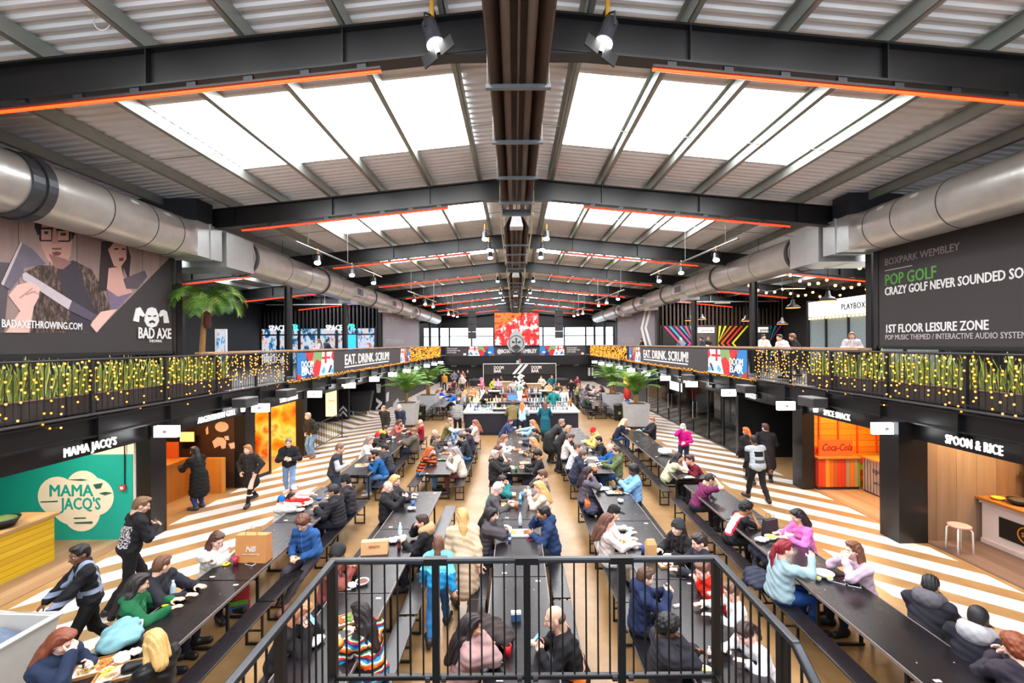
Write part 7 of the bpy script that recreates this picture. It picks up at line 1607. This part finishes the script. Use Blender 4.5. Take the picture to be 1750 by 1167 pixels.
# ---- further back, around the bar
far = [
 (754, 636, 150, 'stand', 'person in dark coat near the far left palm', (44, 42, 46), DRK, 'short'), (759, 640, 170, 'stand', 'woman in yellow top and blue skirt near the far left palm', (206, 150, 60), (90, 60, 50), 'long'),
 (776, 636, 190, 'stand', 'man in grey jacket in the standing group at far left', (120, 126, 140), BRN, 'short'), (783, 635, 180, 'stand', 'orange-haired person in navy in the far left group', (40, 52, 90), (220, 96, 40), 'short'),
 (789, 643, 160, 'stand', 'person in white jacket in the far left group', (222, 214, 210), (226, 220, 214), 'short'), (791, 636, 200, 'stand', 'person in brown coat in the far left group', (120, 84, 70), (150, 80, 50), 'long'), (799, 635, 180, 'stand', 'person in black near the stage doors at left', (36, 36, 40), GRH, 'short'),
 (776, 651, -90, 'stand', 'person in maroon jacket behind the left side tables', (100, 40, 60), DRK, 'short'), (749, 669, -80, 'sit', 'woman in cream coat at the left side table', (222, 204, 172), (130, 80, 54), 'long'), (756, 668, -60, 'sit', 'child in royal blue at the left side table', (24, 84, 200), BRN, 'short'),
 (773, 672, 90, 'sit', 'person in bright blue jacket bent over the left side table', (24, 104, 206), DRK, 'short'), (783, 677, 90, 'sit', 'person in white and maroon at the left side table', (226, 216, 214), BRN, 'short'), (790, 668, 60, 'stand', 'person in olive coat left of the bar', (84, 80, 60), DRK, 'short'),
 (795, 671, -70, 'stand', 'blonde woman in grey jumper at the left end of bar', (140, 140, 144), (196, 150, 96), 'long'), (768, 660, 120, 'sit', 'person in black jacket behind the blue jacket', (48, 42, 44), (150, 90, 70), 'bob'), (809, 664, 180, 'stand', 'person in tan jumper behind the bar at left', (206, 150, 100), BRN, 'short'),
 (822, 648, 100, 'stand', 'woman in pink headscarf behind the bar', (206, 120, 150), None, 'scarfhead'), (832, 670, 170, 'stand', 'bartender with long dark hair inside the bar', (40, 36, 40), (70, 34, 30), 'long'), (844, 649, 180, 'stand', 'person in lime jacket behind the bar', (190, 206, 60), BRN, 'short'),
 (851, 649, 190, 'stand', 'person in lilac coat behind the bar', (190, 160, 190), BRN, 'bob'), (857, 645, 90, 'stand', 'dark-haired man by the stage booth at left', (60, 50, 60), DRK, 'short'), (871, 664, 180, 'stand', 'bartender in a red top', (206, 40, 50), (110, 60, 50), 'bob'),
 (894, 663, 180, 'stand', 'bartender in orange dress right of the flowers', (236, 84, 30), DRK, 'bun'), (876, 653, 180, 'stand', 'person in pale pink behind the flowers', (226, 196, 190), BRN, 'short'), (893, 652, 170, 'stand', 'person in dark jacket behind the orange dress', (50, 46, 50), DRK, 'short'),
 (925, 645, 150, 'stand', 'woman in cream jacket by the stage booth at right', (216, 204, 190), BRN, 'bob'), (943, 644, 190, 'stand', 'person in teal jumper by the stage booth at right', (24, 104, 116), (150, 90, 60), 'short'), (938, 656, 180, 'stand', 'person in tan coat behind the right of the bar', (206, 166, 120), BRN, 'short'),
 (955, 658, 180, 'stand', 'person in black and yellow jacket behind the bar', (60, 54, 44), (206, 130, 60), 'short'), (964, 667, 180, 'stand', 'person in white shirt at the right of the bar', (230, 226, 222), (150, 96, 80), 'short'), (946, 668, 180, 'stand', 'bartender in teal and yellow at the right of the bar', (40, 140, 140), BRN, 'short'),
 (976, 651, 170, 'stand', 'person in black standing right of the bar', (34, 33, 36), BRN, 'short'), (987, 646, 190, 'stand', 'person in maroon jumper far right of the bar', (130, 50, 60), (120, 60, 50), 'long'), (989, 658, -90, 'stand', 'person in olive jacket at the right side tables', (140, 134, 96), (150, 96, 66), 'short'),
 (1000, 670, -90, 'sit', 'person in grey coat at the right side table', (108, 108, 116), (40, 36, 40), 'hood'), (1005, 659, -60, 'sit', 'dark-haired woman at the right side table', (56, 46, 50), DRK, 'long'), (1014, 662, 90, 'sit', 'person in striped top at the right side table', (180, 170, 176), BRN, 'short'),
 (1027, 662, 90, 'sit', 'brown-haired woman in black near the right palm', (40, 36, 38), (84, 46, 34), 'long'), (1026, 670, 90, 'sit', 'person in black and white jacket near the right palm', (70, 66, 70), DRK, 'short'), (1002, 690 - 14, -90, 'sit', 'person in dark green seated low at right', (60, 70, 60), BRN, 'short')]
for px, py, yw, po, lb, tc, hc_, st in far:
    hx, hy_ = gp(px, py, 1.58 if po == 'stand' else 1.2)
    kw = dict(hat=('scarfhead', tc), hair=None) if st == 'scarfhead' else dict(hat=('hood', tc), hair=None) if st == 'hood' else dict(hair=(st, hc_))
    P(lb, (px, py), yw, po, top=tc, low=(44, 46, 58), hands='table' if po == 'sit' else rng.choice(['hold', 'pocket', 'walk']), group=None, h=rng.uniform(1.62, 1.8), skin=rng.choice('lmpl'), legs=None, **kw)
# ---- people upstairs
UP = 2.95
for (px, X, lb, yw, tc, hs, lean_) in ((1163, 10.6, 'grey-haired man in grey jumper upstairs at right', 20, (120, 120, 126), ('short', (206, 200, 196)), .1), (1199, 10.2, 'dark-haired man in navy jacket upstairs at right', 60, (56, 58, 74), ('short', DRK), .15), (1210, 11.5, 'man in black jacket upstairs by the yellow chevrons', 150, (40, 38, 40), ('short', (150, 100, 84)), .1),
        (1305, 10.4, 'man in white T-shirt far back on the right balcony', 170, (230, 226, 222), ('short', DRK), .1), (1332, 9.0, 'man in white shirt leaning at the right balcony ledge', 100, (232, 230, 230), ('short', (52, 36, 32)), .5), (1354, 10.2, 'woman in black top beside the white shirt upstairs', 60, (40, 36, 40), ('curly', (120, 80, 56)), .35),
        (1456, 10.9, 'person in pale top near the box kiosk upstairs', 150, (206, 196, 196), ('bob', (150, 110, 90)), .3), (560, -9.6, 'man in dark jacket walking upstairs on the left balcony', -40, (50, 52, 60), ('short', DRK), .1), (544, -10.4, 'woman in pale jacket upstairs by the game shop', 120, (190, 180, 190), ('long', (120, 80, 60)), .1), (1096, 9.0, 'person in black at the far right balcony ledge', 90, (36, 35, 38), ('short', (120, 70, 60)), .2)):
    Y = X*F/(px - 880); P(lb, (X, Y, 0), yw, 'stand', top=tc, low=(44, 46, 56), hair=hs, hands='hold', lean=lean_, z0=UP, h=1.62)
# ================================================================== THINGS ON THE TABLES
TZ = .772
WT = planks('tray_wood', [(196, 140, 84), (186, 130, 74)], .2, axis=0, grain=9, long_axis=1, gap=0)
FOOD = dict(fries=(240, 190, 70), curry=(206, 120, 40), salad=(110, 150, 60), rice=(240, 226, 190), wings=(170, 96, 40))
PAPER = mat((240, 238, 234), .6, var=.04, bump=.1, bs=20); KRAFT = mat((206, 156, 104), .7, var=.08, bump=.1, bs=14)
def on(px, py, z=TZ): return gp(px, py, z)
def pile(mb, c, r, n, seed, el=False):
    q = random.Random(seed)
    for k in range(n):
        a, d = q.uniform(0, 6.28), q.uniform(0, 1)**.5; p = (c[0] + r*d*cos(a), c[1] + r*d*sin(a), c[2] + .012 + .03*(1 - d)*q.uniform(.4, 1))
        if el: mb.bar(p, (p[0] + .05*cos(a*3), p[1] + .05*sin(a*3), p[2] + q.uniform(-.008, .012)), .01, .01)
        else: mb.ball(p, (q.uniform(.014, .024),)*2 + (.014,), 6, 4)
def tray(px, py, label, foods=('fries',), rz=0.0, base='wood', w=.34, d=.26):
    x, y = on(px, py); t_ = thing('food_tray', label, 'food tray', (x, y, TZ), rz)
    m = MB(); m.b2((-w/2, -d/2, 0), (w/2, d/2, .012)); e = .014
    for a, b in (((-w/2, -d/2, .012), (w/2, -d/2 + e, .03)), ((-w/2, d/2 - e, .012), (w/2, d/2, .03)), ((-w/2, -d/2 + e, .012), (-w/2 + e, d/2 - e, .03)), ((w/2 - e, -d/2 + e, .012), (w/2, d/2 - e, .03))): m.b2(a, b)
    m.build('tray', {'wood': WT, 'white': PAPER, 'black': BLK}[base], t_)
    MB().b2((-w*.42, -d*.4, .012), (w*.42, d*.4, .016)).build('paper_liner', PAPER, t_)
    for i, f in enumerate(foods):
        fx_ = (-.5 + (i + .5)/len(foods))*w*.8; m = MB(); pile(m, (fx_, 0, .018), min(.085, w*.36/len(foods) + .02), 22, sum(map(ord, label)) + i, f == 'fries'); m.build('food', mat(FOOD[f], .6, var=.3, vs=30), t_)
    return t_
def bowl(px, py, label, fill=None, r=.085, h=.05, col=(240, 238, 234)):
    x, y = on(px, py); return pot(label, x, y, TZ, r, h, mat(col, .5), fill=mat(fill, .6, var=.35, vs=25) if fill else None)
def bottle_w(px, py, label, col=(190, 210, 220), lab=(40, 110, 190), h=.24):
    x, y = on(px, py); t_ = thing('water_bottle', label, 'bottle', (x, y, TZ)); s = h/.24
    g = mat(col, .12, spec=.8, var=.05); MB().lathe([(.03*s, 0), (.034*s, .02*s), (.034*s, .15*s), (.028*s, .18*s), (.013*s, .215*s)], 14).build('body', g, t_, smooth=True); MB().lathe([(.0345*s, .06*s), (.0352*s, .065*s), (.0352*s, .12*s), (.0345*s, .125*s)], 14).build('label_band', mat(lab, .5), t_); MB().lathe([(.015*s, .215*s), (.015*s, .24*s)], 10).build('cap', mat((230, 234, 240), .4), t_)
def cup(px, py, label, col=(240, 238, 236), h=.12, lid=False, liq=None):
    x, y = on(px, py); t_ = thing('cup', label, 'cup', (x, y, TZ)); MB().lathe([(.03, 0), (.042, h), (.038, h), (.027, .01)], 14).build('body', mat(col, .4), t_, smooth=True)
    if lid: MB().lathe([(.044, h), (.043, h + .012), (.03, h + .016)], 14).build('lid', WHITE, t_)
    else: MB().lathe([(.036, h*.8), (.035, h*.82)], 14).build('drink', mat(liq or (90, 50, 30), .2), t_)
def phone(px, py, label, col=(30, 30, 34), rz=0.2):
    x, y = on(px, py); t_ = thing('smartphone', label, 'phone', (x, y, TZ), rz); MB().b2((-.036, -.075, 0), (.036, .075, .009)).build('case', mat(col, .3), t_); MB().b2((-.033, -.071, .009), (.033, .071, .0105)).build('screen', mat((16, 18, 24) if sum(col) > 300 else (180, 186, 196), .1), t_)
def napkin(px, py, label, s=.12, seed=1):
    x, y = on(px, py); P_ = [('e', A3(random.Random(seed + k).uniform(-.6, .6)*s, random.Random(seed + k + 9).uniform(-.5, .5)*s, .02), A3(.5*s, .4*s, .028)) for k in range(5)]
    V, Q = sdf(P_, .011, .02, 0, lambda Fv, X, Y, Z: Fv + .008*np.sin(X*80 + seed)*np.sin(Y*90)); o_ = mk(V, Q, 'paper_napkin', PAPER); o_.location = (x, y, TZ - V[:, 2].min()); tag(o_, label, 'napkin')
def bag(px, py, label, w, h, d, rz, col=(206, 150, 96), logo=None, z=TZ, handles=True):
    x, y = gp(px, py, z); t_ = thing('carrier_bag', label, 'bag', (x, y, z), rz); m = MB()
    m.hexa([(-w/2, -d/2, 0), (w/2, -d/2, 0), (w/2, d/2, 0), (-w/2, d/2, 0), (-w/2*1.0, -d*.36, h), (w/2, -d*.3, h*1.02), (w/2, d*.36, h), (-w/2, d*.3, h*1.01)]); m.build('sack', mat(col, .7, var=.08, bump=.15, bs=8), t_)
    if logo: logo(t_, w, h, d)
    if handles:
        pb = PB()
        for sy in (-.3, .3): pb.new().tube([(-w*.2, sy*d, h), (-w*.16, sy*d, h + .09), (w*.16, sy*d, h + .09), (w*.2, sy*d, h)], .006, 5)
        pb.build('handle', mat((150, 110, 70), .7), t_)
    return t_
def coat(px, py, z, label, col, s=.3, seed=1, rz=0.0):
    x, y = gp(px, py, z + .08); q = random.Random(seed); P_ = [('e', A3(q.uniform(-.1, .1), q.uniform(-.9, .9)*s, q.uniform(.03, .1)), A3(q.uniform(.1, .15), q.uniform(.12, .2), q.uniform(.05, .08))) for k in range(8)] + [('c', A3(.06, -s*.6, .06), A3(.17, -s*.4, -.12), .07, .06), ('c', A3(-.05, s*.5, .06), A3(-.18, s*.3, -.16), .07, .05)]
    V, Q = sdf(P_, .02, .04, 0, lambda Fv, X, Y, Z: Fv + .01*np.sin(X*34 + seed)*np.sin(Y*31) + .008*np.sin(Y*60 + Z*50)); o_ = mk(V, Q, 'folded_coat', clothmat(col)); o_.location = (x, y, z + .03); o_.rotation_euler = (0, 0, rz); tag(o_, label, 'coat')
def puck(px, py, label, col=(240, 206, 30)):
    x, y = on(px, py); t_ = thing('table_pager', label, 'pager', (x, y, TZ)); MB().lathe([(.045, 0), (.055, .006), (.055, .018), (.045, .026)], 18).build('body', mat(col, .4), t_, smooth=True); MB().lathe([(.02, .026), (.018, .029)], 12).build('button', BLK, t_)
# outer left row
def nb(t_, w, h, d): text('NB', mat((236, 226, 216), .6), t_, (-w*.16, -d*.46, h*.42), '-Y', w*.32, h*.2, .003, .03, shear=.3); text('new balance', mat((236, 226, 216), .6), t_, (-w*.26, -d*.49, h*.3), '-Y', w*.55, .025, .003, .0)
bag(434, 957, 'big brown paper carrier bag with white letters on the table', .5, .42, .2, -.05, (206, 142, 84), nb)
puck(387, 965, 'yellow table pager in front of the woman in white'); puck(284, 1034, 'yellow table pager beside the man in dark jacket')
cup(402, 964, 'pink and red cup beside the brown paper bag', (206, 50, 80)); phone(428, 964, 'white phone lying beside the brown paper bag', (226, 226, 230), 1.2)
bottle_w(296, 1022, 'clear water bottle by the man in dark jacket', (176, 190, 196), (190, 200, 206)); phone(292, 1040, 'black phone beside the yellow pager at bottom left', (30, 30, 34), -.8)
tray(163, 1142, 'wooden food tray in front of the red-haired woman', ('fries', 'curry'), .5, w=.4, d=.3); tray(205, 1150, 'wooden food tray in front of the blonde woman', ('fries', 'salad'), .4, w=.4, d=.3)
bowl(183, 1148, 'small white sauce dish between the two food trays', (226, 206, 170), .05, .03); cup(193, 1118, 'orange and white cup near the two food trays', (230, 160, 110)); napkin(215, 1126, 'white paper sheet by the blonde woman', .14, 5)
cup(238, 1078, 'white and blue paper cup by the green hoodie', (226, 232, 240)); coat(200, 1085, .77, 'pale teal scarf lying on the outer left table', (120, 164, 172), .2, 4, .9)
bowl(527, 862, 'white paper bowl in front of the child in red', (226, 220, 206), .1); bowl(512, 873, 'white paper plate in front of the blue bobble hat', (236, 226, 206), .1, .03); puck(545, 853, 'small blue toy on the table by the children', (40, 110, 190))
def art_(t_, w, h, d):
    for i, c in enumerate(((40, 120, 200), (110, 180, 60), (200, 50, 50))): MB().b2((-w*.45, -d*.5 - .004, h*(.08 + .25*i)), (w*.45, -d*.46, h*(.28 + .25*i))).build('printed_band', mat(c, .6), t_)
bag(408, 1043, 'colourful carrier bag standing on the floor under the table', .3, .36, .16, .4, (190, 60, 60), art_, 0.0)
tray(618, 796, 'tray of chips in front of the man in blue jumper', ('fries', 'wings'), .2, 'white'); cup(632, 785, 'brown cup beside the tray of chips', (120, 70, 50)); bottle_w(671, 755, 'water bottle among the outer left table', h=.22); tray(648, 768, 'white tray by the grey-haired person in white', ('rice',), .1, 'white')
for i, p in enumerate(((690, 742), (684, 733))): bowl(p[0], p[1], '%s bowl on the outer left table near the planter' % ('green' if i else 'white'), (110, 150, 60), .08, .05)
# inner left row
bag(641, 944, 'brown takeaway paper bag standing on the inner left table', .42, .2, .18, .12, (226, 176, 126), lambda t_, w, h, d: text('SPICY', mat((190, 110, 80), .6), t_, (-.09, -d*.46, h*.55), '-Y', .18, .04, .003, .01), handles=False)
bottle_w(684, 918, 'clear water bottle beside the brown takeaway bag', (190, 204, 212), (206, 214, 220), .26); bottle_w(682, 940, 'dark cola bottle beside the brown takeaway bag', (50, 24, 26), (120, 40, 46), .2); napkin(672, 926, 'crumpled white napkin by the takeaway bag', .13, 3); napkin(690, 922, 'white paper wrapper by the parka wearer', .1, 8)
cup(706, 865, 'blue tub in front of the bald man', (40, 110, 190), .1); napkin(703, 872, 'black and white napkin by the blue tub', .09, 14)
bowl(619, 998, 'white takeaway bowl with sauce behind the railing', (110, 60, 50), .1, .05); napkin(599, 1003, 'white napkin behind the railing, inner left table', .09, 21); tray(590, 1062, 'cardboard tray of food by the multicoloured jumper', ('wings', 'salad'), .5, 'wood', .3, .24); napkin(540, 1100, 'crumpled white paper at the near inner left table', .12, 33)
for i, (a, b, f) in enumerate(((755, 786, 'salad'), (771, 787, 'rice'), (763, 775, 'wings'))): tray(a, b, '%s tray of food by the orange checked shirt, %s' % (('black', 'white', 'wooden')[i], ('nearest', 'on the right', 'farthest')[i]), (f,), 0, ('black', 'white', 'wood')[i], .26, .2)
for i, (a, b) in enumerate(((775, 756), (779, 745), (773, 751))): bottle_w(a, b, 'blue water bottle in the inner left row, %s of three' % ('nearest', 'farthest', 'middle')[i], (120, 170, 210), (40, 110, 190), .24)
# centre row
tray(871, 846, 'wooden tray of food in front of the boy in teal', ('salad', 'rice'), 0, w=.3, d=.24); tray(868, 864, 'wooden tray of food in front of the white-haired man', ('fries', 'wings'), 0, w=.3, d=.24)
bottle_w(889, 862, 'blue labelled bottle in the middle of the centre table', (170, 196, 206), (30, 130, 190), .24); cup(883, 868, 'glass of orange drink by the white-haired man', (214, 130, 90), .13, liq=(220, 120, 60)); cup(893, 850, 'blue and white cup in the middle of the centre table', (90, 150, 200))
tray(889, 912, 'white tray with chips and burger in the centre row', ('fries', 'rice', 'wings'), 0, 'white', .4, .28); bottle_w(889, 898, 'clear water bottle behind the white tray', (196, 210, 220), (210, 220, 230)); bottle_w(871, 926, 'small blue topped bottle by the grey padded coat', (60, 80, 160), (226, 230, 236), .18)
phone(908, 921, 'bright pink phone by the navy hooded jacket', (226, 30, 110), 1.3); napkin(868, 905, 'white napkin in front of the grey padded coat', .11, 41)
coat(845, 1085, .77, 'dark brown jacket lying on the near centre table', (58, 48, 48), .22, 6, .4); cup(868, 1122, 'red drinks can on the near centre table', (206, 26, 36), .13); x, y = on(882, 1060); t_ = thing('cigarette_box', 'small blue and white box standing on the centre table', 'box', (x, y, TZ), .1); MB().b2((-.06, -.03, 0), (.06, .03, .11)).build('carton', mat((60, 90, 130), .5), t_); MB().b2((-.061, -.031, .085), (.061, .031, .111)).build('lid', WHITE, t_)
tray(884, 769, 'brown takeaway box in front of the woman in white blouse', ('wings',), 0, 'wood', .26, .24); tray(897, 792, 'open brown takeaway box of the man in black jumper', ('fries',), .1, 'wood', .3, .26); cup(882, 804, 'green cup at the end of the far centre table', (60, 150, 90), .1); tray(872, 800, 'white paper plates on the far centre table', ('rice',), .1, 'white', .22, .18)
for i, (a, b) in enumerate(((889, 733), (884, 741), (893, 745))): cup(a, b, '%s cup near the bar end of the centre row' % ('orange', 'white', 'clear')[i], ((230, 160, 60), (236, 234, 230), (190, 206, 214))[i])
# inner right row
tray(1008, 796, 'white tray with brown bowl of the broad man', ('wings', 'curry'), 0, 'white', .34, .28); bowl(1016, 806, 'brown cardboard bowl at the end of far inner right table', (170, 80, 40), .1, .08, (176, 96, 50)); cup(1004, 772, 'dark tall cup in the far inner right row', (50, 46, 46), .15); tray(1014, 784, 'white paper plate in the far inner right row', ('rice',), 0, 'white', .26, .2); cup(1012, 768, 'orange juice cup in the far inner right row', (236, 150, 40))
tray(1050, 843, 'white tray with food in front of the denim jacket', ('rice', 'curry'), .05, 'black', .4, .26); napkin(1030, 838, 'crumpled paper bag at the end of the inner right table', .15, 51); bowl(1050, 836, 'black bowl on the denim jacket tray', (60, 40, 36), .07, .06, (40, 38, 40)); napkin(1060, 858, 'patterned napkin in front of the denim jacket', .08, 61); phone(1070, 843, 'dark phone near the denim jacket', (30, 30, 34), .5)
tray(1070, 930, 'white paper tray with orange bowl of the white blouse', ('curry', 'rice'), -.1, 'white', .36, .3); cup(1077, 917, 'teal and cream cup by the white blouse', (170, 206, 190), .15); x, y = on(1112, 950); t_ = thing('takeaway_box', 'tall brown takeaway box on the inner right table', 'box', (x, y, TZ), .1); MB().b2((-.08, -.06, 0), (.08, .06, .2)).build('carton', KRAFT, t_); m = MB(); m.hexa([(-.08, -.06, .2), (.08, -.06, .2), (.08, .06, .2), (-.08, .06, .2), (-.06, -.02, .27), (.06, -.02, .27), (.06, .02, .27), (-.06, .02, .27)]); m.build('flap', KRAFT, t_)
cup(1099, 945, 'blue and white cup beside the tall brown box', (50, 80, 150)); x, y = on(1157, 1036); t_ = thing('wrapped_snack', 'small white packet on the near inner right table', 'packet', (x, y, TZ), .3); MB().b2((-.05, -.02, 0), (.05, .02, .02)).build('wrapper', PAPER, t_); MB().b2((-.055, -.015, .005), (-.05, .015, .015)).build('crimp', PAPER, t_)
bowl(1206, 1150, 'small paper dish on the near inner right table', (230, 190, 120), .07, .04); bottle_w(1212, 1130, 'pink topped small bottle on the near inner right table', (236, 216, 206), (60, 40, 56), .16); tray(1140, 966, 'brown cardboard tray behind the railing at right', ('wings',), .1, 'wood', .28, .2)
coat(1012, 868, .45, 'navy padded jacket lying on the inner right bench', (44, 46, 64), .32, 7, .1); x, y = 1.6, 10.2; t_ = thing('handbag', 'orange patterned handbag standing on the inner right bench', 'bag', (x, y, .452), 0); MB().b2((-.05, -.14, 0), (.05, .14, .22)).build('pouch', mat((206, 100, 40), .6, var=.5, vs=20), t_, bevel=.02); MB().tube([(0, -.1, .22), (0, -.06, .36), (0, .06, .36), (0, .1, .22)], .01, 6).build('handle', mat((140, 70, 30), .6), t_)
# outer right row
bottle_w(1182, 802, 'clear water bottle by the green gilet', (190, 206, 214)); bowl(1172, 808, 'white bowl of yellow noodles by the green gilet', (230, 180, 70), .1); tray(1178, 817, 'blue and black tray at the table end by the green gilet', ('rice',), .1, 'black', .3, .2)
bag(1316, 912, 'dark paper bag with white handles on the outer right table', .26, .26, .14, .3, (46, 40, 42)); bottle_w(1321, 905, 'blue labelled water bottle by the pink jumper', (200, 214, 226), (50, 110, 200)); tray(1333, 913, 'white tray of curry and rice by the pink jumper', ('curry', 'rice'), .2, 'white', .36, .26); bowl(1317, 921, 'yellow curry bowl by the boy in black T-shirt', (240, 196, 60), .1, .05); napkin(1303, 925, 'white paper sheet by the boy in black T-shirt', .13, 71)
bowl(1409, 985, 'pale plate of dips between the two women', (226, 206, 196), .13, .06); 
for i, (a, b) in enumerate(((1398, 992), (1418, 993))): bowl(a, b, '%s pot of yellow mango dip between the two women' % ('left' if i == 0 else 'right'), (240, 190, 40), .045, .05, (200, 206, 206))
phone(1434, 995, 'white phone in front of the lilac jumper', (230, 230, 234), .9); phone(1460, 1001, 'small white phone beside the lilac jumper', (226, 226, 230), 1.1); coat(1240, 872, .45, 'black jacket lying on the outer right bench', (40, 40, 48), .36, 9, -.1); coat(1312, 952, .45, 'dark blue coat draped over the outer right bench', (44, 46, 62), .34, 11, .1); coat(1291, 986, .45, 'navy jumper hanging from the outer right bench', (48, 50, 66), .22, 15, .2)
cup(1092, 739, 'teal cup before the man in black suit', (60, 170, 170), .11); cup(1100, 738, 'teal glass beside the teal cup', (80, 180, 180), .13); coat(1137, 772, .77, 'white and black helmet-like bag on the outer right table', (220, 216, 210), .1, 19)
# the wheeled waste tub pushed by the worker
t_ = thing('waste_tub', 'large grey wheeled waste tub at the bottom left', 'waste tub', (-6.02, 4.95, 0), -.05)
m = MB(); a, b, tz = .42, .62, .95
for A_, B_ in (((-a, -b), (a, -b)), ((a, -b), (a, b)), ((a, b), (-a, b)), ((-a, b), (-a, -b))):
    q = lambda p, k, z: (p[0]*k, p[1]*k, z); m.hexa([q(A_, .8, .15), q(B_, .8, .15), q(B_, .74, .15), q(A_, .74, .15), q(A_, 1, tz), q(B_, 1, tz), q(B_, .93, tz), q(A_, .93, tz)])
m.hexa([(-a*.8, -b*.8, .12), (a*.8, -b*.8, .12), (a*.8, b*.8, .12), (-a*.8, b*.8, .12), (-a*.82, -b*.82, .2), (a*.82, -b*.82, .2), (a*.82, b*.82, .2), (-a*.82, b*.82, .2)]); m.build('tub', mat((196, 192, 186), .5, var=.08), t_)
m = PB(); m.new().tube([(-a, -b, tz), (a, -b, tz), (a, b, tz), (-a, b, tz), (-a, -b, tz)], .035, 8); m.build('rim', mat((206, 204, 200), .5), t_); V, Q = sdf([('e', A3(.1, -.2, .8), A3(.26, .3, .14)), ('e', A3(-.1, .2, .8), A3(.24, .3, .13)), ('e', A3(0, 0, .78), A3(.34, .5, .1))], .02, .04, 0, lambda Fv, X, Y, Z: Fv + .012*np.sin(X*40)*np.sin(Y*37)); mk(V, Q, 'bin_liner', mat((96, 112, 136), .35, var=.2), t_)
pb = PB(); [pb.new().tube([(sx*.25 - .025, sy*.4, .06), (sx*.25 + .025, sy*.4, .06)], .06, 10) for sx in (-1, 1) for sy in (-1, 1)]; pb.build('wheel', BLK, t_)
